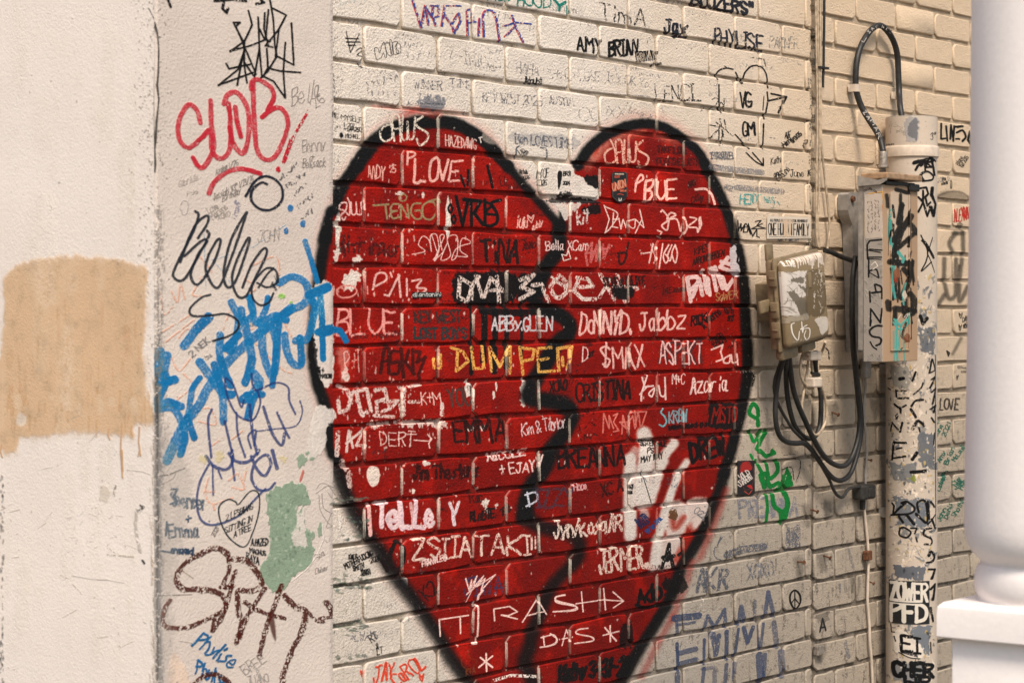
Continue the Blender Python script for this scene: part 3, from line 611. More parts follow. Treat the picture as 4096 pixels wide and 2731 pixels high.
g.text("ASPEKT", 1030, 410, 1460, 410, 200, (70,40,44), 22, .3, .8); g.text("ASPEKT", 1030, 410, 1440, 405, 205, (226,182,176), 13, .12)
g.stroke([(1515,280),(1620,235),(1600,300),(1620,370),(1560,390)], (228,184,176), 15, .08); g.stroke([(1690,330),(1640,360),(1630,400),(1680,400),(1690,330)], (228,184,176), 14, smooth=True); g.stroke([(1700,330),(1710,400),(1760,390),(1755,320),(1765,420)], (228,184,176), 14, smooth=True)
g.scribble(1660, 280, 1820, 260, 40, (30,12,12), 6, .35, .8); g.scribble(1700, 250, 1800, 230, 40, (30,12,12), 6, .35, .8)
g.text("CRISTINA", 250, 765, 770, 735, 165, (30,14,12), 20, .16, .95)
g.stroke([(915,520),(860,690),(860,760)], (230,198,190), 15, .05); g.stroke([(865,540),(890,630),(970,620)], (230,198,190), 14); g.stroke([(845,700),(920,620)], (230,198,190), 13); g.stroke([(980,640),(930,690),(960,720),(990,640),(1000,720)], (230,198,190), 14, smooth=True); g.stroke([(1020,620),(1040,710),(1080,700),(1080,540),(1085,745)], (230,198,190), 15, smooth=True)
g.text("M+C", 1150, 600, 1275, 600, 85, (230,190,182), 10, .06); g.text("Azaria", 1320, 690, 1680, 660, 140, (230,194,186), 14, .08)
g.scribble(1740, 690, 1800, 690, 160, (50,14,10), 7, .45, .8)
g.scribble(270, 920, 430, 890, 50, (30,12,10), 8, .3, .9); g.scribble(270, 1050, 430, 1020, 70, (30,12,10), 8, .3, .9)
for pts in ([(500,1060),(510,880),(560,1020),(560,900),(600,1020)], [(600,900),(640,880),(600,960),(650,1040),(600,1050)], [(680,1070),(690,900),(720,1020),(660,960),(740,960)], [(740,1060),(750,950),(780,900),(800,1020),(830,860),(850,1000)], [(770,870),(910,860),(860,1010)], [(800,860),(810,1000)]): g.stroke(pts, (204,110,98), 13, .14)
g.stroke([(1065,835),(1045,870),(1080,910),(1095,960),(1065,1000),(1030,985)], (110,170,178), 14, .1, smooth=True); g.text("KREW", 1120, 970, 1305, 950, 110, (120,150,158), 15, .2)
g.text("SHANNAN & BRIAN 05-10-21", 1110, 1035, 1480, 1000, 36, (24,10,10), 9, .1)
g.poly([(1510,790),(1750,785),(1775,850),(1765,1010),(1505,1010),(1500,900)], (22,16,16), 1.5, .97, edge=4)
g.text("MISTO", 1525, 970, 1760, 960, 150, (128,20,12), 14, .1)
g.text("BREANNA", 80, 1400, 730, 1360, 180, (24,12,12), 24, .12, .92)
g.text("DREW", 1345, 1330, 1670, 1250, 190, (22,14,14), 30, .05); g.text("SISTERDALE", 850, 1180, 1100, 1190, 55, K, 8, .15); g.text("MAY NAY", 860, 1340, 1065, 1300, 55, K, 8, .15); g.text("PS", 920, 1260, 980, 1250, 50, K, 8, .15)
g.text("Nash", 1890, 590, 1930, 490, 30, K, 8); g.text("Soph", 1905, 630, 1945, 500, 26, K, 7)
g.stroke([(1960,900),(1950,820),(1910,790),(1880,860),(1900,900),(1950,930),(1960,990)], GN, 34, smooth=True); g.stroke([(1885,1040),(1900,1100),(1930,1140),(1990,1040)], GN, 30, smooth=True); g.stroke([(2040,1040),(1990,1120),(1950,1210),(2030,1280),(2110,1250),(2090,1230)], GN, 34)
g.stroke([(1890,1265),(1910,1300)], GN, 24); g.stroke([(1935,1320),(1990,1430),(2020,1560)], GN, 30); g.stroke([(2130,1320),(2140,1420),(2070,1490),(2020,1440)], GN, 36, smooth=True); g.stroke([(2030,1330),(2060,1480),(2020,1560)], GN, 26); g.poly([(2230,1380),(2270,1500),(2280,1560),(2150,1560),(2190,1480)], GN, 1.5, 1, edge=4); g.blob(2225,1490,16,30,CRM)
g.stroke([(2200,1270),(2300,1260)], K, 6, .4); g.stroke([(2230,1310),(2340,1310),(2345,1420),(2310,1520)], K, 9, .4, smooth=True); g.stroke([(2180,1500),(2200,1400),(2270,1390),(2290,1500)], K, 9, .4, smooth=True)
# ---- lower left
g.tile(1300, 1900, .53)
g.stroke([(260,240),(300,300)], (60,12,8), 8, .2); g.text("LG", 250, 300, 310, 260, 50, (60,12,8), 7, .2)
g.stroke([(330,220),(345,450)], (222,170,164), 26, .16)
g.text("TeLLe", 385, 395, 840, 395, 185, (218,190,196), 30, .12); g.text("TeLLe", 390, 392, 845, 392, 180, (228,200,200), 20, .2, .8); g.text("Y", 935, 375, 1020, 370, 155, (214,196,200), 22, .12)
g.text("Rac", 1090, 210, 1200, 200, 70, (56,16,12), 10, .25, .9); g.text("RLeBTE", 1095, 350, 1290, 320, 70, (30,14,14), 14, .25, .95); g.text("2021", 1340, 305, 1410, 260, 50, (40,14,12), 10, .2, .9)
g.stroke([(1525,130),(1545,235)], (196,196,206), 13); g.stroke([(1510,150),(1590,130),(1600,190),(1520,235)], (196,196,206), 13, smooth=True); g.text("IZZY", 1600, 240, 1890, 230, 130, (66,50,66), 20, .36, .85)
g.text("ZSIIATAKI", 665, 630, 1560, 590, 145, (220,192,178), 16, .34); g.stroke([(1560,470),(1560,560)], (220,192,178), 15, .34); g.stroke([(1590,465),(1590,550)], (220,192,178), 15, .34); g.text("FRAN{LEO", 735, 690, 920, 640, 45, (226,196,190), 9, .15)
g.text("Kara", 180, 640, 245, 620, 40, K, 8); g.text("MOTHERFUCKING", 155, 710, 370, 600, 42, K, 8); g.text("SMITH", 210, 725, 295, 695, 35, K, 8); g.text("2026", 345, 665, 415, 640, 40, K, 8); g.text("{xoxo", 270, 735, 340, 720, 26, K, 7); g.text("-NONNN", 265, 765, 345, 745, 24, K, 7)
g.stroke([(490,600),(540,500),(590,560),(580,680),(520,720),(490,640),(500,560)], (24,14,14), 26, .06, smooth=True); g.stroke([(430,640),(470,720)], (24,14,14), 30, .1)
g.text("K2", 780, 945, 875, 860, 110, (30,12,12), 10, .1); g.text("JIWA", 1060, 910, 1360, 890, 130, (52,50,84), 18, .42, .8)
g.stroke([(1065,780),(1090,870),(1110,790),(1100,860),(1150,760),(1120,850),(1200,760),(1150,840),(1290,750),(1180,870),(1210,780),(1070,900)], (226,190,182), 9, .08); g.stroke([(1195,870),(1160,910),(1155,945)], (226,190,182), 14); g.stroke([(1110,870),(1065,960)], (226,190,182), 6)
g.stroke([(1130,955),(1130,985),(1155,1000),(1150,1245),(1120,1270)], (232,202,192), 12, smooth=True); g.stroke([(1115,1270),(1145,1268)], (232,202,192), 16)
TW = (234, 200, 190)
g.stroke([(870,1215),(862,1090),(1085,1058)], TW, 10); g.stroke([(1022,1070),(1024,1195)], TW, 10); g.stroke([(1280,1100),(1272,1010),(1390,990),(1450,1030),(1380,1060),(1330,1055),(1450,1085)], TW, 10, smooth=False); g.stroke([(1490,1108),(1598,930),(1670,1050)], TW, 10); g.stroke([(1520,1060),(1650,1030)], TW, 10)
g.stroke([(1810,905),(1745,920),(1750,960),(1890,990),(1880,1020),(1720,1030)], TW, 10, smooth=True)
g.stroke([(1645,1215),(1655,1295)], TW, 10); g.stroke([(1630,1225),(1720,1205),(1745,1250),(1700,1285),(1622,1298)], TW, 10, smooth=True)
g.stroke([(1218,1345),(1220,1480)], TW, 11); g.stroke([(1175,1375),(1265,1450)], TW, 11); g.stroke([(1265,1365),(1162,1450)], TW, 11)
g.text("RT", 350, 1260, 405, 1230, 60, K, 7); g.text("&", 385, 1310, 405, 1310, 40, K, 6); g.text("LT", 390, 1355, 435, 1340, 50, K, 7); g.text("ALWAYS", 190, 1255, 400, 1230, 60, GR, 8, .4, .8)
CO = (206, 66, 40)
g.text("{", 270, 1535, 310, 1535, 55, CO, 9); g.text("JAY", 355, 1570, 525, 1530, 120, CO, 15, .15, slant=.15); g.text("CaROL", 540, 1600, 765, 1440, 110, CO, 14, .15); g.text("{", 715, 1560, 755, 1555, 55, CO, 9)
g.stroke([(1270,1550),(1400,1510),(1600,1520)], WH, 22, .5)
g.stroke([(1030,1360),(1040,1440),(1100,1460),(1150,1400),(1100,1380),(1080,1320)], (110,50,22), 5, .2, .8, smooth=True); g.text("K+A", 1065, 1510, 1140, 1490, 40, (120,60,30), 6, .2, .8)
g.scribble(120, 1050, 310, 1010, 90, (150,150,130), 8, .45, .7)
# ---- lower right
g.tile(2200, 1900, .53)
g.text("Hope", 180, 120, 275, 105, 60, (212,160,160), 8, .1); g.text("XC A", 390, 160, 560, 110, 90, (44,12,10), 14, .3, .9); g.text("D+J", 585, 105, 635, 105, 32, K, 9); g.text("2026", 585, 140, 625, 140, 20, K, 6)
g.scribble(660, 60, 790, 60, 40, GR, 6, .4, .7); g.scribble(880, 50, 960, 40, 40, GR, 6, .4, .7); g.scribble(880, 100, 1000, 90, 40, GR, 6, .4, .7)
g.stroke([(690,-30),(720,60),(765,210)], K, 5, .2)
g.text("Jyn/kosgAR", 30, 480, 550, 420, 125, (222,200,186), 16, .36)
g.text("JERMER..", 370, 740, 750, 690, 160, (222,196,180), 18, .32); g.text("ANTD", 680, 400, 760, 350, 80, (30,40,80), 12, .25, .9); g.text("Brian Dha", 740, 440, 850, 330, 36, (30,70,130), 7, .1); g.blob(935,300,36,40,(96,66,40),.9,.6,.45)
g.text("A", 840, 700, 950, 690, 190, (22,22,22), 26, .2); g.stroke([(990,480),(1000,580),(970,600)], (22,22,22), 22, .25); g.stroke([(850,620),(930,610)], (22,22,22), 26, .3)
g.text("022", 1080, 280, 1170, 340, 50, GR, 6, .3, .9)
g.stroke([(22,1030),(170,1015),(190,985),(60,950),(40,920),(110,900)], TW, 9, smooth=True); g.stroke([(195,970),(400,940),(555,950)], TW, 9); g.stroke([(235,880),(248,1030)], TW, 9); g.stroke([(405,855),(420,1015)], TW, 10); g.stroke([(475,880),(555,950),(480,1000)], TW, 9)
g.stroke([(0,1195),(50,1235),(40,1270),(0,1285)], TW, 10, smooth=True); g.stroke([(88,1285),(120,1165),(155,1255)], TW, 9); g.stroke([(90,1235),(145,1225)], TW, 9); g.stroke([(285,1155),(215,1165),(200,1195),(310,1220),(320,1250),(185,1270)], TW, 10, smooth=True); g.blob(70,1240,5,6,TW); g.blob(168,1222,5,6,TW)
g.stroke([(455,1135),(455,1255)], TW, 11); g.stroke([(400,1208),(520,1178)], TW, 10); g.stroke([(415,1150),(500,1250)], TW, 11)
g.text("Ado", 660, 980, 850, 930, 120, (16,12,12), 20, .08); g.stroke([(650,980),(720,1000),(820,985)], (16,12,12), 22, .05, smooth=True); g.poly([(850,790),(1000,765),(1040,830),(990,890),(880,900),(855,860)], (16,14,14), 3, .9, .3, edge=16)
g.poly([(540,1150),(620,1130),(620,1290),(530,1290)], (18,12,12), 2, .85, .42, edge=16)
g.text("Kathy 3-31-24", 60, 1560, 600, 1490, 120, (14,14,14), 26, .14, .92)
g.text("PREANNA", 1430, 320, 1880, 300, 130, (116,118,128), 20, .36, .85)
g.stroke([(1590,0),(1620,90)], GN, 34); g.stroke([(1720,60),(1660,90),(1640,40)], GN, 30); g.stroke([(1800,20),(1790,80),(1720,110)], GN, 40); g.stroke([(1630,150),(1640,250),(1630,350)], GN, 22, smooth=True); g.stroke([(1675,150),(1690,230),(1740,280),(1745,360)], GN, 30, smooth=True); g.stroke([(1760,120),(1790,200),(1780,290),(1770,330)], GN, 34, smooth=True); g.stroke([(1740,290),(1790,240)], GN, 26)
g.stroke([(1300,470),(1240,560),(1250,620),(1290,640)], GR, 9, .45, smooth=True); g.stroke([(1340,600),(1450,560),(1610,540)], (84,88,98), 62, .42, .9); g.stroke([(1290,460),(1260,540)], GR, 10, .35); g.text("AKR", 1115, 880, 1345, 850, 150, (84,88,98), 24, .36, .95); g.text("XOXO", 1490, 790, 1690, 760, 110, (92,96,106), 14, .44, .9); g.text("AVA", 1790, 560, 1890, 540, 160, (84,88,98), 22, .42, .9)
SL = (54, 68, 96)
g.stroke([(940,1080),(1120,1060)], SL, 46, .18, .9); g.stroke([(955,1100),(960,1200)], SL, 22, .2, .8); g.stroke([(960,1130),(1090,1110)], SL, 20, .3, .8); g.stroke([(1160,1170),(1190,1060),(1240,1150),(1320,1010),(1325,1140)], SL, 24, .24, .85); g.stroke([(1420,1120),(1440,990),(1465,1100)], SL, 30, .24, .85); g.stroke([(1540,1090),(1545,950)], SL, 22, .28, .7); g.stroke([(1620,1070),(1645,880),(1690,1060)], SL, 28, .22, .85)
g.stroke([(960,1270),(965,1470)], SL, 22, .15, .95); g.stroke([(985,1340),(1100,1310)], SL, 36, .2, .8); g.stroke([(985,1420),(1100,1390)], SL, 34, .2, .8); g.stroke([(1165,1240),(1160,1420)], SL, 20, .15, .9); g.stroke([(1225,1200),(1250,1350),(1270,1210)], SL, 34, .22, .85); g.stroke([(1330,1180),(1330,1380)], SL, 28, .18, .9); g.stroke([(1420,1160),(1395,1360)], SL, 22, .18, .9); g.stroke([(1460,1150),(1490,1260),(1530,1150)], SL, 30, .18, .9); g.stroke([(1570,1130),(1575,1300)], SL, 20, .18, .9); g.stroke([(1610,1120),(1590,1310)], SL, 20, .2, .8); g.stroke([(1690,1110),(1710,1290)], SL, 34, .25, .7)
g.stroke([(960,1500),(960,1568)], SL, 36, .2, .8); g.stroke([(1160,1460),(1150,1568)], SL, 26, .2, .8); g.stroke([(1330,1430),(1320,1568)], SL, 26, .2, .8); g.stroke([(1390,1420),(1385,1540)], SL, 26, .2, .8); g.stroke([(1575,1360),(1590,1540)], SL, 50, .2, .85); g.stroke([(1620,1350),(1610,1520)], SL, 26, .2, .8); g.stroke([(1740,1330),(1750,1510)], SL, 44, .25, .7); g.stroke([(1240,1480),(1240,1568)], SL, 30, .3, .6); g.stroke([(1150,1460),(1240,1450)], SL, 26, .3, .6)
g.stroke([(1845,868),(1882,900),(1885,960),(1848,1008),(1812,960),(1812,900)], K, 13, closed=True, smooth=True); g.stroke([(1845,870),(1845,1005)], K, 8); g.stroke([(1845,930),(1815,970)], K, 8); g.stroke([(1845,930),(1878,970)], K, 8)
# ---- right of the seam
g.tile(3096, 0, .4252)
g.stroke([(1570,1165),(1570,1310),(1610,1305)], K, 17); g.stroke([(1615,1190),(1630,1325)], K, 17); g.stroke([(1655,1310),(1660,1180),(1685,1330),(1690,1190)], K, 17); g.stroke([(1700,1195),(1770,1190),(1720,1200)], K, 18); g.stroke([(1715,1250),(1770,1230),(1800,1290),(1770,1330)], K, 18, smooth=True); g.stroke([(1710,1310),(1740,1310)], K, 18); g.stroke([(1840,1240),(1860,1300),(1850,1360),(1820,1320)], K, 22, closed=True)
g.text("Ali", 100, 1310, 150, 1290, 60, K, 6); g.text("Hash", 100, 1390, 165, 1300, 40, K, 6); g.text("11/13/25", 180, 1350, 265, 1260, 40, K, 6); g.stroke([(280,1330),(310,1320),(300,1360),(275,1350),(280,1400),(265,1370)], K, 8, smooth=True)
g.text("2024 12", 1540, 1720, 1660, 1700, 40, GR, 5, .3, .8); g.text("Blane", 1740, 1560, 1780, 1480, 40, K, 6); g.text("Kat 2025", 1770, 1580, 1830, 1480, 35, K, 6)
g.tile(3096, 640, .4252)
g.text("Pina", 1585, 200, 1620, 190, 32, K, 5); g.text("colada", 1575, 240, 1635, 225, 30, K, 5); g.stroke([(1665,190),(1658,220),(1660,270),(1670,270),(1672,215)], K, 6, closed=True)
g.poly([(1540,330),(1600,295),(1720,295),(1820,340),(1845,380),(1700,375),(1560,365)], (70,62,52), 8, .6, .25, edge=6); g.stroke([(1540,340),(1650,300),(1770,310),(1845,370)], (66,58,48), 12, soft=4, smooth=True, alpha=.7)
RR = (176, 34, 24)
g.text("ALEXNADA", 1700, 590, 1880, 540, 110, RR, 9, .05); g.blob(1750,620,30,30,(60,54,46),.7,.5,.2)
SG = (58, 52, 44)
for pts in ([(1710,690),(1650,780),(1680,870)], [(1775,680),(1780,880)], [(1690,690),(1775,690)], [(1605,930),(1600,1110)], [(1715,930),(1715,1120),(1740,1000)], [(1770,930),(1750,1120)], [(1545,1360),(1600,1270)], [(1600,1160),(1640,1300),(1700,1280),(1710,1170)], [(1740,1170),(1745,1330),(1820,1190)]):
    g.stroke(pts, SG, 34, soft=5, alpha=.82, smooth=True, dry=.08)
g.text("DAVID", 1770, 1530, 1850, 1500, 50, K, 6); g.text("{", 1740, 1490, 1775, 1490, 50, K, 6); g.text("+GF", 1780, 1570, 1840, 1560, 36, K, 6)
g.tile(3096, 1280, .4252)
g.text("{", 1735, 100, 1765, 100, 55, K, 6); g.text("HONEY", 1780, 80, 1850, 60, 30, K, 6); g.stroke([(1760,170),(1680,320)], SG, 26, soft=5, alpha=.7); g.stroke([(1625,290),(1640,340),(1650,310)], (30,26,24), 12, closed=True)
g.text("El Deseo p", 1730, 455, 1850, 460, 22, K, 4); g.text("espera", 1760, 495, 1830, 495, 24, K, 4); g.text("{", 1715, 560, 1735, 560, 40, K, 5)
g.text("LOVE)", 1560, 840, 1790, 850, 100, (60,52,44), 14, .15)
for t_, a in (("Ext", (1520,1000,1570,940)), ("Gang", (1530,1100,1600,990)), ("2021", (1610,1100,1670,960)), ("Amy", (1560,1340,1620,1240)), ("Brian", (1630,1360,1700,1200)), ("McLaugh", (1700,1330,1810,1180)), ("Lassen", (1580,1540,1640,1420)), ("Jay", (1720,1550,1760,1490)), ("Phy", (1770,1560,1830,1500))):
    g.text(t_, *a, 40, (30,90,74), 8, .1)
g.tile(3096, 1900, .53)
for t_, a in (("Lassen", (1250,120,1300,10)), ("Jay", (1375,110,1420,40)), ("Phil", (1420,110,1450,60)), ("John", (1255,350,1300,250)), ("Denis", (1310,330,1350,210)), ("Shothy", (1365,320,1440,190))):
    g.text(t_, *a, 34, (30,90,74), 7, .1)
g.stroke([(345,1180),(365,1080),(390,1170)], (26,28,34), 12, .1); g.stroke([(350,1150),(385,1145)], (26,28,34), 12, .1)
g.stroke([(500,820),(500,880)], GR, 14, .3, .7); g.stroke([(560,550),(600,700)], (96,98,104), 18, .35, .6); g.stroke([(535,1270),(560,1370)], (96,98,104), 24, .35, .7)
g.tile(3096, 1280, .4252)
g.stroke([(490,265),(515,290),(520,365)], K, 12, .3)
# grime that runs down the seam and off the nails
g.tile(0, 0, 1)
for i in range(90):
    x = random.gauss(3248, 7); y = random.uniform(-20, 760) if i < 70 else random.uniform(760, 1000)
    g.stroke([(x, y), (x + random.uniform(-3, 3), y + random.uniform(10, 50))], random.choice(((52,58,54),(96,96,84),(70,66,58))), random.uniform(2, 7), .42, .85)
for i in range(130):
    x, y = random.uniform(2900, 3540), random.gauss(2450, 260)
    g.stroke([(x, y), (x + random.uniform(-4, 4), y + random.uniform(8, 70))], random.choice(((70,68,64),(104,98,88),(60,56,50))), random.uniform(3, 10), .5, .55)
for cx, cy in ((3230,2040),(3310,2030),(3285,2230),(3195,2255),(3420,2330),(3280,2590),(3270,1800),(3330,1640),(3500,1620)):
    g.poly([(cx-20,cy-20),(cx+16,cy-26),(cx+20,cy+20),(cx+6,cy+60),(cx-8,cy+50)], (62,58,52), 10, .5, .35, edge=10)
g.blob(3290, 2462, 26, 30, (50,46,42), .5, .8, .3)
# green and grey weathering on the lower left joints
for i in range(70):
    x, y = random.uniform(1330, 1470), random.choice((2080, 2150, 2330, 2345, 2505, 2510, 2000, 2640)) + random.gauss(0, 14)
    g.blob(x, y, random.uniform(4, 20), random.uniform(3, 9), random.choice(((92,112,100),(70,80,74),(110,116,104))), .75, .9, .4)
for i in range(240):
    x, y = random.gauss(1345, 12), random.uniform(0, 1000)
    g.blob(x, y, random.uniform(1, 3), random.uniform(1, 4), (90,86,80), .6, .8)

# ---- the stucco strip
g.tile(0, 0, .5952)
# black throw-up at the top
for pts in ([(1125,0),(1145,50)], [(1440,10),(1560,0),(1650,10)], [(1500,20),(1490,60),(1520,90),(1530,60)], [(1720,30),(1770,20),(1750,0)]): g.stroke(pts, K, 18, .3)
TH_ = 13
for pts in ([(1665,75),(1690,170),(1640,280),(1545,350)], [(1565,155),(1610,155),(1580,180),(1620,270),(1720,500)], [(1565,155),(1630,280),(1640,340)], [(1640,280),(1640,430),(1660,560)], [(1545,345),(1680,310),(1780,270),(1800,70)],
            [(1730,120),(1740,330),(1760,520)], [(1775,90),(1770,200),(1800,310)], [(1810,0),(1830,120),(1845,320)], [(1830,60),(1920,105),(1870,200),(1850,380)], [(1870,200),(1780,310),(1830,320)], [(1860,380),(1975,440),(1955,160)], [(1915,290),(1905,480),(1918,660)], [(1520,430),(1540,465),(1680,435)],
            [(1640,340),(1600,470),(1470,575)], [(1470,575),(1700,490)], [(1640,330),(1595,575)], [(1640,420),(1710,520),(1740,330)], [(1780,520),(1840,550),(1918,660)], [(1750,530),(1800,480),(1860,380)], [(1790,330),(1800,460),(1765,520)], [(1820,465),(1880,480),(2020,490)], [(1845,320),(1860,380)], [(1740,200),(1770,260),(1810,280)]):
    g.stroke(pts, K, TH_, .04)
def marker(pts, col, wd, smooth=True, d1=.2):
    g.stroke(pts, tuple(min(255, int(c + (255 - c) * (.12 if col == RM else .16))) for c in col), wd, .06, .80, smooth)
    g.stroke(pts, col, wd * .96, d1 + .22, .8, smooth)
    g.stroke(pts[-2:], col, wd * .9, .12, .8, False)
for pts in ([(1345,830),(1325,750),(1270,705),(1215,780),(1195,870),(1215,960),(1270,995),(1330,950),(1400,880)], [(1415,680),(1420,850),(1430,1000),(1370,1120),(1330,1120),(1295,1065)], [(1415,900),(1425,1020),(1480,1070),(1540,1000),(1545,800),(1535,700)],
            [(1505,700),(1530,640),(1590,625),(1650,700),(1670,800),(1660,960),(1620,1035),(1560,960),(1540,860)], [(1580,720),(1590,820),(1615,920)], [(1700,560),(1705,800),(1720,1000),(1780,1075),(1850,1050),(1910,930),(1935,820),(1900,740),(1840,730),(1760,790)], [(1690,600),(1695,550),(1740,540),(1820,590),(1840,660),(1800,740)],
            [(1400,1300),(1440,1220),(1540,1150),(1640,1140),(1745,1170)]):
    marker(pts, RM, 30)
g.stroke([(2070,750),(2000,870),(1960,950)], RM, 18, .42); g.stroke([(1960,940),(1905,1090)], RM, 26, .3); g.blob(1868,1142,16,20,RM)
g.stroke([(1790,1240),(1750,1230),(1690,1280),(1685,1350),(1740,1405),(1820,1410),(1890,1350),(1890,1260),(1830,1200),(1760,1190),(1700,1230),(1645,1320)], (28,34,46), 17, .08, smooth=True)
PEN = (110, 104, 100)
g.text("Bella", 1960, 720, 2150, 640, 110, PEN, 6, .1, .8); g.text("'26", 2110, 740, 2190, 680, 70, PEN, 6, .1, .8); g.text("Benny", 2035, 1030, 2190, 1010, 80, PEN, 7, .25, .7); g.text("+", 2090, 1070, 2120, 1070, 30, PEN, 5); g.text("Bellsack", 2035, 1130, 2190, 1120, 60, PEN, 6, .2, .8)
g.text("Azalea 1/26", 1445, 1180, 1600, 1110, 45, PEN, 5, .1, .9); g.text("Gabrielle", 1200, 1260, 1330, 1210, 45, (160,150,144), 6, .2, .8); g.text("Jessica's '43\" 1/23/26", 1430, 1350, 1700, 1220, 45, PEN, 5, .1, .9); g.text("Birthday", 1490, 1360, 1610, 1300, 40, PEN, 5, .1, .9); g.text("Love", 1400, 1440, 1470, 1400, 45, PEN, 5, .2, .8); g.text("Marlene", 1430, 1480, 1530, 1400, 45, PEN, 5, .2, .8); g.text("XOXO", 1460, 1480, 1545, 1450, 34, PEN, 5, .2, .8)
g.stroke([(1210,1380),(1230,1350),(1260,1370),(1255,1430),(1230,1445),(1208,1400)], (150,146,150), 7, .2, .7, smooth=True); g.text("Heidi", 1255, 1320, 1330, 1300, 30, PEN, 5, .35, .6)
for a in ((1880,1220,2000,1120),(1900,1290,2060,1180),(1960,1330,2060,1260),(1990,1410,2100,1330),(2020,1480,2110,1430)): g.scribble(*a, 38, (60,62,68), 8, .32, .85)
g.stroke([(1580,1360),(1600,1380),(1570,1460)], NV, 26, .45, .6)
for a in ((1950,1400,20,26),(2035,1505,18,26),(1922,1555,16,24)): g.blob(a[0],a[1],a[2],a[3],BL,.95,.3)
g.tile(0, 900, .5952)
OR = (214, 150, 120)
for pts in ([(1075,450),(1100,600),(1160,550)], [(1150,450),(1190,520),(1210,400),(1240,500)], [(1330,400),(1290,470),(1350,480)], [(1090,720),(1270,610)], [(1110,790),(1300,640)], [(1200,760),(1260,700),(1320,740)], [(1140,860),(1200,980),(1280,900)], [(1230,1000),(1290,1080),(1180,1180)], [(1330,200),(1420,320),(1340,360)], [(1640,360),(1720,420),(1660,480)], [(1500,700),(1560,560),(1620,690)], [(1620,640),(1700,700),(1780,560)], [(1900,640),(1960,760)], [(1700,780),(1880,960),(1960,1000)], [(1680,280),(1860,220),(1880,420)], [(1280,1280),(1400,1230),(1450,1340),(1330,1320)], [(1560,1440),(1640,1380)], [(1400,1500),(1500,1430)]):
    g.stroke(pts, OR, 10, .38, .75, smooth=True)
for pts in ([(1420,230),(1500,320),(1560,410)], [(1370,60),(1380,430)], [(1850,420),(1800,560)], [(1920,0),(1700,150),(1420,240)]): g.stroke(pts, (90,150,186), 5, .45, .8)
g.text("2 NEK", 1290, 890, 1420, 780, 45, (90,92,98), 9, .25, .8); g.text("ice", 1385, 910, 1430, 880, 30, (90,92,98), 8, .25, .8); g.text("JOHN", 1730, 120, 1880, 100, 80, PEN, 6, .3, .7); g.text("Sara", 1660, 690, 1740, 670, 40, PEN, 5, .1, .8); g.text("Katie", 1820, 690, 1880, 670, 40, PEN, 5, .1, .8)
# peeled flakes with bare plaster, then the blue tag
g.poly([(2185,380),(2225,400),(2235,560),(2235,1000),(2200,1100),(2150,1030),(2110,880),(2100,640),(2090,460),(2120,400)], (214,204,196), 1.5, .97, edge=7)
g.poly([(2110,1230),(2180,1218),(2240,1250),(2240,1310),(2190,1370),(2180,1480),(2130,1560),(2060,1560),(2080,1380)], (208,200,192), 1.5, .97, edge=7)
for pts, wd in (([(2050,110),(2095,250),(2130,380)], 32), ([(1080,850),(1060,940),(1090,1060)], 50), ([(1120,880),(1100,1000),(1130,1050)], 60), ([(1060,1180),(1130,1040)], 40), ([(1080,1060),(1170,1040)], 54), ([(1060,1220),(1130,1190),(1210,1220)], 50), ([(1240,810),(1320,700),(1400,620)], 64), ([(1150,1240),(1280,1250)], 0),
                ([(1060,1240),(1150,1230),(1200,1290),(1240,1420),(1210,1540)], 46), ([(1120,1580),(1200,1400),(1260,1300),(1340,1200),(1400,1090),(1560,890),(1740,730),(1960,560)], 62), ([(1260,1270),(1290,1100),(1340,1030)], 38), ([(1340,920),(1400,1000),(1500,1130),(1560,1140)], 52), ([(1300,1430),(1250,1290)], 44), ([(1480,740),(1480,900),(1550,1080)], 46), ([(1500,1320),(1490,1120),(1440,940)], 46),
                ([(1550,520),(1600,640),(1560,840),(1530,830)], 44), ([(1520,830),(1600,740)], 50), ([(1620,570),(1640,640),(1700,600),(1680,490)], 46), ([(1680,490),(1720,660),(1790,560),(1800,490)], 38), ([(1640,640),(1690,900),(1650,1060)], 50), ([(1760,680),(1760,820),(1800,970),(1840,990),(1870,640)], 46), ([(1740,660),(1860,610),(1920,640)], 46), ([(1830,690),(1850,840),(1830,1080)], 38),
                ([(1910,740),(1920,840),(1960,930),(2020,930),(2010,760)], 44), ([(1980,780),(2060,760),(2110,560),(2080,480)], 44), ([(1880,390),(1960,350),(2040,380),(2070,450),(2040,530),(1940,580),(1860,640)], 46), ([(2080,470),(2200,420)], 56), ([(2150,480),(2160,640),(2170,900)], 38), ([(2170,720),(2230,700)], 60), ([(1700,1000),(1740,1060),(1690,1150),(1640,1170)], 66), ([(1740,1080),(1690,1200),(1670,1290)], 50), ([(1760,1140),(1660,1140)], 44)):
    if wd: marker(pts, BL, wd)
g.tile(1300, 1280, .4252); g.stroke([(80,100),(140,100),(200,200)], BL, 50, .1); g.stroke([(0,130),(70,80)], BL, 40, .12)
g.tile(0, 900, .5952)
g.poly([(2100,780),(2125,860),(2130,1040),(2100,940)], K, 2, .8, .35, edge=8)
g.text("Ali +", 2125, 990, 2180, 1000, 36, K, 7); g.text("MASON", 2150, 1030, 2230, 1030, 26, K, 6); g.blob(1895,480,24,18,(130,180,80),.9,.5,.2); g.blob(1955,520,12,10,(130,180,80),.9,.5,.2)
INK = (20, 30, 42)
def ink(pts, wd=17): g.stroke(pts, INK, wd, .05, .96, True)
g.tile(0, 900, .5952)
ink([(1310,-90),(1330,-60),(1290,60),(1180,280),(1165,350),(1230,370),(1320,230),(1400,80),(1390,40)]); ink([(1210,250),(1300,20),(1380,-60),(1395,-20),(1330,90)]); ink([(1240,210),(1350,110),(1390,110),(1330,200),(1280,330),(1310,400),(1360,370),(1440,240),(1480,120),(1460,100),(1400,200)])
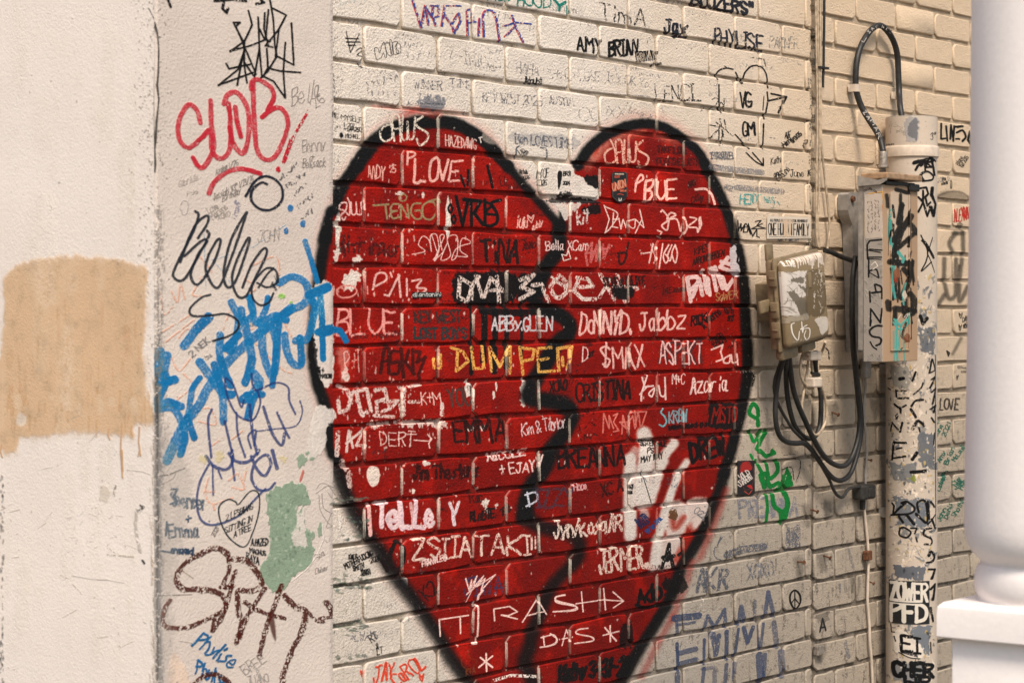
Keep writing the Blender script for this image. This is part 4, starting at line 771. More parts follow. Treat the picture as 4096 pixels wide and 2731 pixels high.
ink([(1400,200),(1380,300),(1430,410),(1480,400),(1560,200),(1640,-40),(1650,-80),(1600,0),(1540,130),(1500,330),(1530,420),(1590,360),(1670,120),(1650,110),(1560,330),(1590,470),(1650,480),(1710,370),(1790,200),(1770,160),(1690,270),(1630,420)]); ink([(1840,290),(1780,300),(1700,400),(1700,490),(1750,540),(1810,520),(1840,460)], 14); ink([(1730,390),(1800,420),(1870,380),(1850,300),(1800,330),(1740,420)], 14)
ink([(1410,470),(1350,490),(1275,560),(1290,610),(1400,610),(1520,600),(1600,650),(1590,710),(1530,750),(1430,780)], 14)
g.scribble(1830, 460, 1880, 380, 60, INK, 14, .3, .9)
def nav(pts, wd=13): g.stroke(pts, NV, wd, .16, .9, True)
nav([(1510,1040),(1530,1160),(1600,1280),(1700,1310),(1750,1200),(1730,1110)]); nav([(1520,1030),(1570,1080),(1620,1220),(1640,1180)]); nav([(1690,1000),(1700,1080),(1730,1110),(1850,1060),(1930,1090),(1940,1180),(1980,1270)]); nav([(2010,1180),(2025,1260),(1980,1350),(1850,1370),(1730,1385)], 9)
nav([(1420,1240),(1395,1320),(1420,1560)], 16); nav([(1510,1320),(1570,1560)], 16); nav([(1590,1260),(1600,1400),(1650,1560)], 14); nav([(1680,1210),(1700,1400),(1730,1540)], 18); nav([(1690,1500),(1670,1420),(1720,1380),(1710,1480)], 13); nav([(1770,1220),(1830,1400),(1890,1480),(1910,1400)], 18); nav([(1860,1260),(1900,1350),(1940,1430)], 14)
g.tile(0, 1801, .5952)
nav([(1385,40),(1430,100),(1510,130),(1560,90),(1560,0)], 20); nav([(1540,20),(1580,70),(1660,80),(1720,30),(1740,0)], 20); nav([(1690,40),(1730,130),(1780,170),(1820,90),(1790,30),(1720,80),(1690,180),(1730,260),(1800,265),(1845,220)], 18); nav([(1830,0),(1860,120)], 22); nav([(1430,100),(1432,300)], 12); nav([(1470,140),(1490,190)], 12); nav([(1560,60),(1578,200)], 14)
nav([(1400,100),(1340,220),(1320,360),(1350,470),(1440,500),(1600,440),(1700,340),(1780,260)], 15)
for pts in ([(1370,280),(1420,360),(1560,320)], [(1540,200),(1600,160),(1640,260),(1560,250)], [(1400,190),(1380,270),(1440,280)], [(1660,120),(1640,200)], [(1430,370),(1440,400)]): g.stroke(pts, OR, 12, .36, .7, smooth=True)
for a in ((1480,40,30,40),(1370,60,26,30),(1900,60,26,20)): g.blob(*a, (196,180,110), .5, .8, .45)
g.stroke([(1040,175),(1130,165),(1190,140),(1240,120)], (50,48,46), 6, .2); g.stroke([(1180,150),(1160,190),(1080,230)], (140,130,120), 4, .4)
g.text("Spencer", 1145, 370, 1390, 400, 90, (60,80,98), 13, .3, .85); g.stroke([(1150,260),(1190,260),(1160,310),(1190,340),(1140,360)], (60,80,98), 13, .25); g.text("+", 1245, 490, 1285, 480, 60, (50,74,100), 11, .2)
g.text("Emma", 1130, 580, 1340, 580, 85, (60,80,98), 13, .28, .85); g.stroke([(1115,480),(1110,570)], (60,80,98), 13, .3); g.text("engaged", 1150, 690, 1300, 700, 50, (36,60,86), 11, .15); g.stroke([(1080,675),(1140,685)], (36,60,86), 11, .2)
g.scribble(1400, 500, 1460, 560, 60, (80,96,120), 9, .35, .8); g.text("2021", 1440, 580, 1470, 520, 26, PEN, 5)
g.stroke([(1602,362),(1680,275),(1735,290),(1738,400),(1700,540),(1640,648),(1540,590),(1480,480),(1470,380),(1530,330),(1580,345)], (14,34,42), 9, 0, 1, smooth=True, closed=True)
g.text("2 LESBIANS", 1515, 475, 1700, 390, 40, (14,24,30), 6); g.text("SITTING IN", 1508, 560, 1695, 475, 40, (14,24,30), 6); g.text("A TREE", 1570, 585, 1690, 530, 38, (14,24,30), 6)
g.text("A HAZED", 1685, 640, 1800, 640, 45, (14,24,30), 7, .1); g.text("MAGNUS", 1680, 690, 1790, 710, 32, (14,24,30), 7, .1); g.text("RAYA", 1655, 730, 1745, 770, 45, (14,24,30), 7, .1)
# green under-coat where the plaster has fallen
g.poly([(1790,305),(1870,240),(1960,215),(2040,240),(2080,340),(2060,370),(2010,380),(2000,450),(2060,530),(2110,560),(2090,620),(2110,680),(2080,770),(1960,860),(1870,970),(1780,890),(1750,830),(1760,760),(1810,690),(1800,470)], SAGE, 1.2, .96, edge=7)
g.poly([(1990,420),(2040,400),(2050,520),(2060,640),(1970,640),(1960,560),(1990,500)], (206,198,190), 1.2, .95, edge=7)
for i in range(130):
    a, b = random.uniform(1790, 2080), random.uniform(300, 860)
    g.blob(a, b, random.uniform(2, 11), random.uniform(3, 14), random.choice(((150,168,148),(100,126,106),(184,188,174),(96,112,98))), .6, .9, .4)
for a in ((2020,70,36,40),(2150,540,16,50),(2090,60,16,12),(2060,20,14,14)): g.blob(*a, SAGE, .9, .7, .15)
g.poly([(2030,130),(2040,150),(2020,210),(2008,200)], (176,70,52), 1, .8, .2)
g.text("Sea", 2130, 740, 2190, 700, 40, PEN, 5, .2, .7); g.text("Chihaw", 2115, 830, 2200, 800, 34, PEN, 5, .2, .8); g.scribble(2180, 650, 2230, 620, 50, PEN, 6, .4, .5)
for pts in ([(2120,260),(2160,220),(2240,250)], [(2120,290),(2200,240),(2250,300)], [(2160,290),(2170,380),(2220,420)], [(2200,280),(2240,360),(2190,520)], [(2140,300),(2150,400),(2200,480),(2230,510),(2200,520)]): g.stroke(pts, (96,92,90), 4, .1, .8, smooth=True)
def crayon(pts, wd=34): g.stroke(pts, BR, wd, .36, .97, True, wob=.6)
crayon([(1520,690),(1450,655),(1360,690),(1240,760),(1185,860),(1230,930),(1330,935),(1450,950),(1510,1010),(1500,1090),(1450,1180),(1430,1210)]); crayon([(1530,700),(1540,800),(1500,900),(1550,930)], 28); crayon([(1540,730),(1650,740),(1730,820),(1760,900),(1700,940),(1600,940)]); crayon([(1580,810),(1540,910),(1480,920)], 26)
crayon([(1560,900),(1530,1000),(1500,1080)]); crayon([(1140,1010),(1095,1100),(1110,1180),(1250,1190),(1380,1140),(1480,1090)], 30); crayon([(1440,1110),(1430,1200)], 28)
crayon([(1590,950),(1600,1080),(1620,1160),(1585,1290)], 34); crayon([(1780,930),(1700,1050),(1650,1130),(1600,1270)], 30); crayon([(1640,1020),(1740,1080),(1910,1130)], 26); crayon([(1890,910),(1840,1050),(1790,1180),(1740,1380)], 32)
g.poly([(1800,1100),(1830,1090),(1850,1200),(1850,1280),(1820,1220)], BR, 3, .9, .15)
crayon([(1910,975),(1980,1050),(2050,1080),(2030,1200),(1970,1330),(1910,1480),(1895,1560)], 34); crayon([(2070,1090),(2120,1140),(2170,1150)], 22); crayon([(2190,1015),(2225,1080),(2220,1120),(2150,1125)], 20)
g.text("Phylise", 1290, 1310, 1560, 1470, 110, (22,92,140), 14, .14, slant=.2); g.text("Phylise", 1310, 1500, 1520, 1600, 100, (22,92,140), 14, .16, slant=.2); crayon([(1310,1560),(1370,1515),(1470,1510),(1540,1560)], 30)
g.text("BREE", 1650, 1510, 1800, 1410, 70, (130,126,124), 7, .25, .8); g.text("&", 1725, 1510, 1750, 1505, 40, (130,126,124), 6, .25, .8); g.text("JUANO", 1660, 1580, 1810, 1550, 60, (130,126,124), 7, .25, .8)
g.poly([(1160,1360),(1200,1390),(1250,1490),(1270,1600),(1130,1600),(1130,1420)], (212,190,172), 1.5, .9, edge=5)
g.stroke([(1200,1280),(1270,1290),(1300,1300)], (150,144,138), 4, .3); g.stroke([(1050,975),(1290,968)], (120,114,108), 6, .3); g.stroke([(1200,790),(1300,860)], (120,100,80), 6, .4, .8)
g.stroke([(2165,500),(2175,600),(2120,720),(2060,800),(1960,880)], (228,220,212), 5, .1)
g.tile(0, 0, 1)
# dirt and the crack that follow the outer corner
cr = [(622,90),(630,140),(634,200),(632,290),(628,340),(634,400),(629,470),(626,530),(622,600),(624,660),(622,690)]
g.stroke(cr, (40,38,36), 5, .05, .95)
for i in range(420):
    x = 628 + abs(random.gauss(0, 26)); y = random.uniform(0, 2731)
    g.blob(x, y, random.uniform(1, 3), random.uniform(1.5, 4.5), (110,104,98), .6, .8)
for i in range(260):
    x = 626 + abs(random.gauss(0, 14)); y = random.uniform(800, 2731)
    g.stroke([(x, y), (x + random.uniform(-3, 3), y + random.uniform(14, 60))], (132,126,122), random.uniform(3, 10), .45, .45)
g.stroke([(630,1350),(631,2000),(634,2400),(638,2740)], (104,104,104), 16, .30, .75, soft=4)
g.stroke([(628,1500),(629,2740)], (60,60,58), 6, .42, .8)
g.poly([(622,1760),(700,1780),(760,1900),(740,2100),(700,2300),(690,2731),(622,2731)], (150,146,142), 12, .38, .3, edge=20)

# ------------------------------------------------------------------ the plain wall end on the left
XC = on_wall(624, 1225, YS)[0]
def hit_end(x, y):
    p = on_end(min(x, 626), y, XC)
    return -p[1], p[2]
L = Canvas("end_paint", hit_end, -1.0, 0.05, CZ - 0.95, CZ + 0.80, 0.0011)
g = L
g.tile(0, 900, .5952)
TAN = (216, 184, 150)
tanp = [(60,310),(140,265),(300,225),(520,215),(760,235),(900,262),(980,300),(985,400),(975,560),(965,760),(960,900),(970,1050),(990,1160),(1020,1230),(1040,1290),(1010,1340),(900,1350),(890,1430),(800,1410),(600,1385),(420,1400),(260,1420),(140,1425),(120,1500),(50,1540),(10,1500),(-40,1480),(-60,900),(0,880),(25,600),(20,380)]
g.poly(tanp, TAN, 4, .93, edge=4)
g.poly([(x + 12 * math.sin(y), y + 10) for x, y in tanp], (206,170,132), 12, .5, .3, edge=8)
for i in range(46):
    x = random.uniform(20, 1010); y0 = random.uniform(1080, 1330)
    g.stroke([(x, y0), (x + random.uniform(-4, 4), y0 + random.uniform(20, 120))], (196,156,116), random.uniform(6, 16), 0, .5)
for i in range(60):
    x = random.uniform(40, 960); y0 = random.uniform(450, 1150)
    g.stroke([(x, y0), (x + random.uniform(-8, 8), y0 + random.uniform(40, 200))], random.choice(((212,178,142),(196,156,118))), random.uniform(6, 20), .3, .35)
for i in range(12):
    x = random.uniform(60, 980); y0 = random.uniform(1150, 1280)
    g.blob(x, y0, random.uniform(10, 34), random.uniform(20, 60), (216,188,158), .7, .6)
g.blob(140, 1310, 36, 45, (226,212,198), .8, .4); g.blob(60, 900, 30, 60, (196,158,120), .3)
for x, y0, y1 in ((812,1340,1700),(935,1360,1550),(6,1480,1560),(725,1380,1440),(880,1360,1420)): g.stroke([(x,y0),(x-6,(y0+y1)/2),(x+6,y1)], (200,160,122), 11, 0, .95)
g.tile(0, 1801, .5952)
g.stroke([(814,0),(816,80),(820,140)], (200,160,122), 13, 0, .95); g.stroke([(935,0),(925,40)], (200,160,122), 9, 0, .9)
g.stroke([(480,840),(620,865),(720,870),(830,890)], (150,146,140), 5, .25, .7); g.stroke([(915,400),(905,500),(920,600),(940,680)], (150,144,134), 20, .4, .6)
g.stroke([(940,370),(960,380),(930,410)], (40,38,34), 16, .3, .9); g.stroke([(955,740),(968,758)], (36,36,40), 13, .1); g.stroke([(770,240),(755,320)], (110,100,84), 12, .35, .8); g.stroke([(680,200),(670,290)], (140,130,116), 8, .45, .7); g.blob(690,300,40,60,(190,178,158),.5,.8,.3)
for i in range(30):
    x, y = random.uniform(420, 800), random.uniform(420, 720); g.stroke([(x, y), (x + random.uniform(-50, 60), y + random.uniform(-30, 40))], (178,168,158), 4, .35, .6)
g.stroke([(720,700),(900,715)], (170,158,140), 12, .48, .7)
g.stroke([(850,130),(960,145),(1035,175)], (150,142,130), 4, .3, .8)
g.tile(0, 0, 1)
for i in range(420):
    x = 625 - abs(random.gauss(0, 45)); y = random.betavariate(1.0, 1.5) * 1500
    g.blob(x, y, random.uniform(.8, 2.4), random.uniform(1, 4), (132,122,108), .75, .8)
for i in range(60):
    x = random.uniform(0, 600); y = random.uniform(0, 2700); g.blob(x, y, random.uniform(.8, 3), random.uniform(1, 5), (150,138,124), .6, .8)
g.stroke([(592,35),(605,60),(618,85)], (60,54,48), 3, .1)
for i in range(220):
    y = random.uniform(1500, 2731); x = 624 - abs(random.gauss(0, 10))
    g.stroke([(x, y), (x + 2, y + random.uniform(20, 60))], (176,158,136), random.uniform(2, 7), .4, .5)
for i in range(90):
    y = random.uniform(1900, 2731); x = random.uniform(-2, 14)
    g.blob(x, y, 3, 6, (96,92,90), .6, .9)

random.seed(5)
for i in range(70):      # roller laps and rub marks in the render coat
    x, y = random.uniform(0, 600), random.uniform(0, 2700)
    g.stroke([(x, y), (x + random.uniform(-10, 10), y + random.uniform(60, 420))], random.choice(((214,198,178),(240,228,214),(206,188,166))), random.uniform(8, 60), .40, random.uniform(.05, .16), soft=4)
for i in range(26):
    x, y = random.uniform(20, 600), random.uniform(1500, 2700)
    g.stroke([(x, y), (x + random.uniform(-60, 60), y + random.uniform(-20, 40))], (172,158,142), random.uniform(2, 5), .4, .6)
# ------------------------------------------------------------------ materials
def nodes(m):
    m.use_nodes = True
    t = m.node_tree
    return t, t.nodes["Principled BSDF"]
def plain(name, col, rough=0.6, metal=0.0, bump=0.0, bscale=60, var=0.12, spec=0.4):
    m = bpy.data.materials.new(name); t, p = nodes(m)
    tc = t.nodes.new("ShaderNodeTexCoord")
    n = t.nodes.new("ShaderNodeTexNoise"); n.inputs["Scale"].default_value = bscale; n.inputs["Detail"].default_value = 5
    t.links.new(tc.outputs["Object"], n.inputs["Vector"])
    r = t.nodes.new("ShaderNodeValToRGB")
    r.color_ramp.elements[0].position = 0.3; r.color_ramp.elements[1].position = 0.75
    r.color_ramp.elements[0].color = (*[c * (1 - var * 1.6) for c in col], 1); r.color_ramp.elements[1].color = (*[min(c * (1 + var), 1) for c in col], 1)
    t.links.new(n.outputs["Fac"], r.inputs[0]); t.links.new(r.outputs[0], p.inputs["Base Color"])
    p.inputs["Roughness"].default_value = rough; p.inputs["Metallic"].default_value = metal
    p.inputs["Specular IOR Level"].default_value = spec
    if bump > 0:
        b = t.nodes.new("ShaderNodeBump"); b.inputs["Distance"].default_value = bump
        t.links.new(n.outputs["Fac"], b.inputs["Height"]); t.links.new(b.outputs[0], p.inputs["Normal"])
    return m
def painted(name, cv, coord, bases, rough=0.72, stip=240, sbump=0.0026, lump=0.003, ends=False, wear=True, dirt=(0.30, 0.27, 0.24), dirt_amt=0.5):
    """wall paint: a noisy coat over which the canvas of flat paint lies"""
    m = bpy.data.materials.new(name); t, p = nodes(m); N = t.nodes; Lk = t.links.new
    geo = N.new("ShaderNodeNewGeometry"); sep = N.new("ShaderNodeSeparateXYZ"); Lk(geo.outputs["Position"], sep.inputs[0])
    tc = N.new("ShaderNodeTexCoord")
    def math_(op, a, b=None, c=None):
        q = N.new("ShaderNodeMath"); q.operation = op
        for i, v in enumerate((a, b, c)):
            if v is None: continue
            if isinstance(v, (int, float)): q.inputs[i].default_value = v
            else: Lk(v, q.inputs[i])
        return q.outputs[0]
    def noise(sc, det=4, rg=0.55, vec=None, dist=0.0):
        q = N.new("ShaderNodeTexNoise"); q.inputs["Scale"].default_value = sc; q.inputs["Detail"].default_value = det; q.inputs["Roughness"].default_value = rg
        q.inputs["Distortion"].default_value = dist
        Lk(vec if vec is not None else (geo.outputs["Position"] if coord != 'OBJ' else tc.outputs["Object"]), q.inputs["Vector"]); return q.outputs["Fac"]
    def rng_(v, a, b, c=0.0, d=1.0):
        q = N.new("ShaderNodeMapRange"); q.interpolation_type = 'SMOOTHSTEP'
        Lk(v, q.inputs[0])
        for i, k in enumerate((a, b, c, d)): q.inputs[i + 1].default_value = k
        return q.outputs[0]
    def mix(f, a, b):
        q = N.new("ShaderNodeMix"); q.data_type = 'RGBA'
        if isinstance(f, (int, float)): q.inputs[0].default_value = f
        else: Lk(f, q.inputs[0])
        for i, v in ((6, a), (7, b)):
            if isinstance(v, tuple): q.inputs[i].default_value = (*v, 1)
            else: Lk(v, q.inputs[i])
        return q.outputs[2]
    big = noise(3.0, 5); mid = noise(22, 5, 0.6); fine = noise(stip, 3, 0.6)
    col = mix(rng_(big, .35, .65), bases[0], bases[1])
    if ends:      # warmer towards the far end; low down, shade is painted in along with the dirt
        col = mix(rng_(math_('ADD', sep.outputs["X"], math_('MULTIPLY', big, 0.5)), 3.7, 4.95, 0, 1), col, bases[2])
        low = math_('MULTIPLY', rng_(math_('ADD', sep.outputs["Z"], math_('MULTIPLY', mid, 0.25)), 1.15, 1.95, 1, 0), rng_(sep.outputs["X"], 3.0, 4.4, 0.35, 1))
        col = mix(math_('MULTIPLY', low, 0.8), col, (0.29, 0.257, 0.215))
        mv = N.new("ShaderNodeVectorMath"); mv.operation = 'MULTIPLY'; Lk(geo.outputs["Position"], mv.inputs[0]); mv.inputs[1].default_value = (1, 1, 0.16)
        runs = noise(48, 4, .65, mv.outputs[0])
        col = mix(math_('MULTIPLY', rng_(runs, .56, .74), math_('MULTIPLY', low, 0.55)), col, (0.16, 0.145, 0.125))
    col = mix(math_('MULTIPLY', rng_(mid, .54, .78), dirt_amt * 0.55), col, dirt)
    speck = noise(150, 2, .6)
    col = mix(math_('MULTIPLY', rng_(speck, .66, .74), dirt_amt * 0.8), col, (dirt[0] * .5, dirt[1] * .5, dirt[2] * .5))
    im = N.new("ShaderNodeTexImage"); im.image = cv.image(); im.extension = 'CLIP'; im.interpolation = 'Linear'
    if coord == 'UV':
        Lk(tc.outputs["UV"], im.inputs[0])
    else:
        cmb = N.new("ShaderNodeCombineXYZ")
        if coord == 'OBJ':
            so_ = N.new("ShaderNodeSeparateXYZ"); Lk(tc.outputs["Object"], so_.inputs[0]); U, V = so_.outputs["X"], so_.outputs["Z"]
        elif coord == 'YZ': U, V = math_('MULTIPLY', sep.outputs["Y"], -1.0), sep.outputs["Z"]
        else: U, V = sep.outputs["X"], sep.outputs["Z"]
        Lk(math_('DIVIDE', math_('SUBTRACT', U, cv.u0), cv.w * cv.res), cmb.inputs[0]); Lk(math_('DIVIDE', math_('SUBTRACT', V, cv.v0), cv.h * cv.res), cmb.inputs[1])
        Lk(cmb.outputs[0], im.inputs[0])
    A = im.outputs["Alpha"]
    if wear: A = math_('MULTIPLY', A, rng_(noise(90, 5, .7), .27, .36, 0.35, 1))
    if ends:      # the spray can stood to one side: the brick ends that face this way caught less paint
        sn = N.new("ShaderNodeSeparateXYZ"); Lk(geo.outputs["True Normal"], sn.inputs[0])
        A = math_('MULTIPLY', A, math_('SUBTRACT', 1.0, math_('MULTIPLY', math_('MULTIPLY', rng_(math_('MULTIPLY', sn.outputs["X"], -1.0), .35, .9), rng_(sep.outputs["X"], 3.5, 4.3, 1, .35)), rng_(noise(14, 4), .38, .6, .2, .8))))
    if ends:      # specks and soot on the lower bricks
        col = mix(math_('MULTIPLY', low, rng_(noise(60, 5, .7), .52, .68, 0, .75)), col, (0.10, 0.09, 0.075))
    if ends:      # grime and thin paint in the joints, deepened low down by the painted shade
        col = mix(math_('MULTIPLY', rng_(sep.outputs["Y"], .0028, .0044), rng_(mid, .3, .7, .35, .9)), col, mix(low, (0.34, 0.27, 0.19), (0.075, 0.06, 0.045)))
    pc = mix(math_('MULTIPLY', rng_(noise(34, 5, .65), .45, .75), 0.35), im.outputs["Color"], mix(0.62, im.outputs["Color"], (0.012, 0.010, 0.010)))
    brt = N.new("ShaderNodeVectorMath"); brt.operation = 'SCALE'; Lk(pc, brt.inputs[0]); brt.inputs[3].default_value = 1.7      # rubbed edges, the light they catch painted in as brighter colour
    if ends: pc = mix(math_('MULTIPLY', rng_(sep.outputs["Y"], .0028, .0044), rng_(mid, .3, .7, .25, .75)), mix(rng_(sep.outputs["Y"], .0008, .0018, 0, .6), pc, brt.outputs[0]), (0.030, 0.012, 0.009))
    col = mix(A, col, pc)
    Lk(col, p.inputs["Base Color"])
    Lk(rng_(mid, .3, .7, rough - .12, rough + .1), p.inputs["Roughness"])
    p.inputs["Specular IOR Level"].default_value = 0.16
    b1 = N.new("ShaderNodeBump"); b1.inputs["Distance"].default_value = sbump; Lk(fine, b1.inputs["Height"])
    b2 = N.new("ShaderNodeBump"); b2.inputs["Distance"].default_value = lump; Lk(mid, b2.inputs["Height"]); Lk(b1.outputs[0], b2.inputs["Normal"])
    b3 = N.new("ShaderNodeBump"); b3.inputs["Distance"].default_value = 0.0006; Lk(im.outputs["Alpha"], b3.inputs["Height"]); Lk(b2.outputs[0], b3.inputs["Normal"])
    Lk(b3.outputs[0], p.inputs["Normal"])
    return m

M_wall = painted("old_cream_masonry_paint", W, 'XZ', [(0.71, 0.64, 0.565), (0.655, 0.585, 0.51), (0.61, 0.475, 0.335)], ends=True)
M_stucco = painted("lumpy_pale_stucco", W, 'XZ', [(0.61, 0.54, 0.485), (0.565, 0.495, 0.445)], stip=210, sbump=0.0014, lump=0.0009, dirt_amt=.35)
M_end = painted("smooth_cream_render", L, 'YZ', [(0.83, 0.75, 0.685), (0.80, 0.715, 0.645)], stip=260, sbump=0.0008, lump=0.0005, wear=False, dirt=(.55,.46,.36), dirt_amt=.28)
M_col = plain("white_gloss_masonry_paint", (0.85, 0.79, 0.76), 0.5, 0, 0.0003, 120, 0.02)
M_black = plain("black_rubber", (0.018, 0.017, 0.016), 0.5, 0, 0.0003, 90, 0.3)
M_blackold = plain("dusty_black_cable", (0.030, 0.028, 0.025), 0.6, 0, 0.0003, 90, 0.4)
M_cream = plain("yellowed_cable_sheath", (0.46, 0.36, 0.25), 0.6, 0, 0.0004, 90, 0.3)
M_zinc = plain("weathered_zinc", (0.33, 0.29, 0.25), 0.5, 0.5, 0.0004, 120, 0.35)
M_rust = plain("rusty_iron", (0.16, 0.065, 0.03), 0.85, 0.2, 0.001, 200, 0.5)
M_grayp = plain("grey_painted_steel", (0.30, 0.275, 0.245), 0.55, 0.1, 0.0006, 60, 0.2)
M_tanp = plain("tan_painted_steel", (0.36, 0.23, 0.135), 0.5, 0.1, 0.0006, 60, 0.25)
M_paving = plain("dark_weathered_paving", (0.13, 0.118, 0.105), 0.85, 0, 0.003, 14, 0.15)

# ------------------------------------------------------------------ ground
gm = mesh("sidewalk", [(-30, -30, 0), (40, -30, 0), (40, 30, 0), (-30, 30, 0)], [(0, 1, 2, 3)], M_paving)
tag(gm, "dark weathered sidewalk at the foot of the painted wall", "sidewalk", kind="structure")

# ------------------------------------------------------------------ wall end and stucco strip: one mass of masonry
TOPZ = 3.4
pier = empty("stucco_wall", (XC, YS, 0), "cream stucco wall corner with tan touch-up patch and marker tags, beside the brick wall", "wall")
def grid_face(name, fn, nu, nv, mat, parent, smooth=True):
    vs = [fn(i / nu, j / nv) for j in range(nv + 1) for i in range(nu + 1)]
    fs = [(j * (nu + 1) + i, j * (nu + 1) + i + 1, (j + 1) * (nu + 1) + i + 1, (j + 1) * (nu + 1) + i) for j in range(nv) for i in range(nu)]
    return mesh(name, vs, fs, mat, parent, smooth)
from mathutils import noise as mn
def wob(a, b, s=9.0, amp=0.0016): return amp * mn.noise(Vector((a * s, b * s, 3.1)))
ZLO, ZHI = CZ - 1.2, CZ + 1.05
def strip(u, v):      # front stucco, rounded over at the brick side
    z = v * TOPZ
    x = XC + 0.004 + u * (XP - XC + 0.002 - 0.004) + (0.0025 * mn.noise(Vector((0, z * 14, 1))) + 0.0015 * mn.noise(Vector((0, z * 50, 1))) if u > 0.97 else 0)
    y = YS + wob(x, z, 7, .003)
    if u > 0.985: y += 0.024
    elif u > 0.97: y += 0.004
    return (x, y, z)
US = [0, .02, .05, .1, .2, .3, .4, .5, .6, .7, .8, .88, .94, .965, .975, .99, 1.0]
nz = 260
vs = [strip(u, j / nz) for j in range(nz + 1) for u in US]; nu = len(US)
fs = [(j * nu + i, j * nu + i + 1, (j + 1) * nu + i + 1, (j + 1) * nu + i) for j in range(nz) for i in range(nu - 1)]
mesh("stucco_face", vs, fs, M_stucco, pier, True)
def endf(u, v):
    z = v * TOPZ
    y = YS + 0.004 + (1.2) * (1 - u) ** 1.0
    return (XC + wob(y, z, 5, .003), y, z)
grid_face("render_face", endf, 60, 170, M_end, pier)
def cornf(u, v):
    z = v * TOPZ; n = 0.0012 * mn.noise(Vector((0, z * 30, 1)))
    return (XC + 0.004 * u ** 1.6 + n * math.sin(u * math.pi), YS + 0.004 * (1 - u) ** 1.6 + n * math.sin(u * math.pi), z)
grid_face("corner_edge", cornf, 3, 220, M_stucco, pier)
bm = bmesh.new(); bm_box(bm, XC + 0.01, XP - 0.006, 0.012, 1.19, 0, TOPZ); from_bm("masonry_core", bm, M_end, pier, False)

# ------------------------------------------------------------------ the brick wall, brick by brick
XS = on_wall(3250, 1225)[0]
wall = empty("brick_wall", (XP, 0, 0), "painted brick wall with a big broken red heart and layers of scribbled names", "wall")
def brick_mesh(bw, bh, seed):
    r = random.Random(seed)
    w2, h2 = bw / 2, bh / 2; cc_ = [min(r.choice((.003, .005, .005, .008, .012)), w2 * .3) for _ in range(4)]; j = lambda a=0.0011: r.uniform(-a, a)
    a_, b_, c_, d_ = cc_
    out = [(-w2 + a_, -h2), (w2 * r.uniform(-.5, .5), -h2 + j(.0018)), (w2 - b_, -h2), (w2, -h2 + b_ * .8), (w2, h2 - c_ * .8), (w2 - c_, h2), (w2 * r.uniform(-.5, .5), h2 + j(.0018)), (-w2 + d_, h2), (-w2, h2 - d_ * .8), (-w2, -h2 + a_ * .8)]
    out = [(x + j(), z + j()) for x, z in out]
    n = len(out); V = []
    V += [(x, 0.013, z) for x, z in out]
    V += [(x, 0.0018 + j(.0005), z) for x, z in out]
    ins = 0.0020
    V += [(x * (1 - ins / w2), 0.0 + j(.0004), z * (1 - ins / h2)) for x, z in out]
    F = []
    for k in range(2):
        for i in range(n): F.append((k * n + i, k * n + (i + 1) % n, (k + 1) * n + (i + 1) % n, (k + 1) * n + i))
    F.append(tuple(range(2 * n, 3 * n)))
    me = bpy.data.meshes.new("brick"); me.from_pydata(V, [], F)
    me.polygons.foreach_set("use_smooth", [True] * (len(F) - 1) + [False]); me.materials.append(M_wall)
    me.update(); return me
cells = []
def zrow(k): return CZ + (k * 0.0686 if k > 0 else k * 0.0670)
XA = on_wall(1455, 1225)[0]; PITCH = (on_wall(3131, 1225)[0] - XA) / 7.0
def row_left(k, zf):
    z0, z1 = zf(k), zf(k + 1)
    off = 0.0 if k % 2 == 0 else PITCH / 2
    js = [XP - 0.02] + [XA + off + n * PITCH for n in range(-2, 12) if XP + 0.03 < XA + off + n * PITCH < XS - 0.03] + [XS]
    for a, b in zip(js, js[1:]): cells.append((a + .0038, b - .0038, z0 + .0038, z1 - .0038))
XB = on_wall(3812, 1225)[0]; PR = 0.197
def zr2(k): return CZ - 0.003 + (k * 0.0657 if k > 0 else k * 0.0680)
def row_right(k):
    z0, z1 = zr2(k), zr2(k + 1)
    off = 0.0 if k % 2 else PR / 2
    js = [XS + 0.004] + [XB + off + n * PR for n in range(-9, 16) if XS + 0.04 < XB + off + n * PR < 8.0] + [8.0]
    for a, b in zip(js, js[1:]): cells.append((a + .0048, b - .0048, z0 + .0048, z1 - .0048))
for k in range(-24, 26): row_left(k, zrow)
for k in range(-23, 27): row_right(k)
def toimg(x, y, z):
    dx, dy, dz = x, y + DW, z - CZ
    t = dx * ST + dy * CT; r = dx * CT - dy * ST
    return HX + FPX * r / t, HY - FPX * dz / t, t
rank = []
for i, (a, b, c, d) in enumerate(cells):
    x0, y1, _ = toimg(a, 0, c); x1, y0, _ = toimg(b, 0, d)
    vx = max(0, min(x1, 3885) - max(x0, 1328)); vy = max(0, min(y1, 2731) - max(y0, 0))
    if 3548 < x0 and x1 < 3742: vx = 0
    rank.append((-(vx * vy), i))
rank.sort()
keep = {i for s_, i in rank[:300] if s_ < 0}
pool = {}
bmv, bmf = [], []
for i, (a, b, c, d) in enumerate(cells):
    if d > TOPZ or c < 0: continue
    bw = round((b - a) / .004) * .004; bh = round((d - c) / .0008) * .0008
    key = (bw, bh, (i * 7) % 6)
    if key not in pool: pool[key] = brick_mesh(bw, bh, hash(key) & 0xffff)
    me = pool[key]
    cx, cz = (a + b) / 2, (c + d) / 2
    jy = random.uniform(-.0011, .0011); jr = random.gauss(0, .0035); jz = random.uniform(-.0006, .0006)
    if i in keep:
        o = bpy.data.objects.new("brick", me); COL.objects.link(o); o.parent = wall
        o.location = Vector((cx, jy, cz + jz)) - wall.location; o.rotation_euler = (random.gauss(0, .008), jr, random.gauss(0, .004))
    else:
        n0 = len(bmv); bmv += [(v.co.x + cx, v.co.y + jy, v.co.z + cz + jz) for v in me.vertices]
        bmf += [tuple(n0 + q for q in p.vertices) for p in me.polygons]
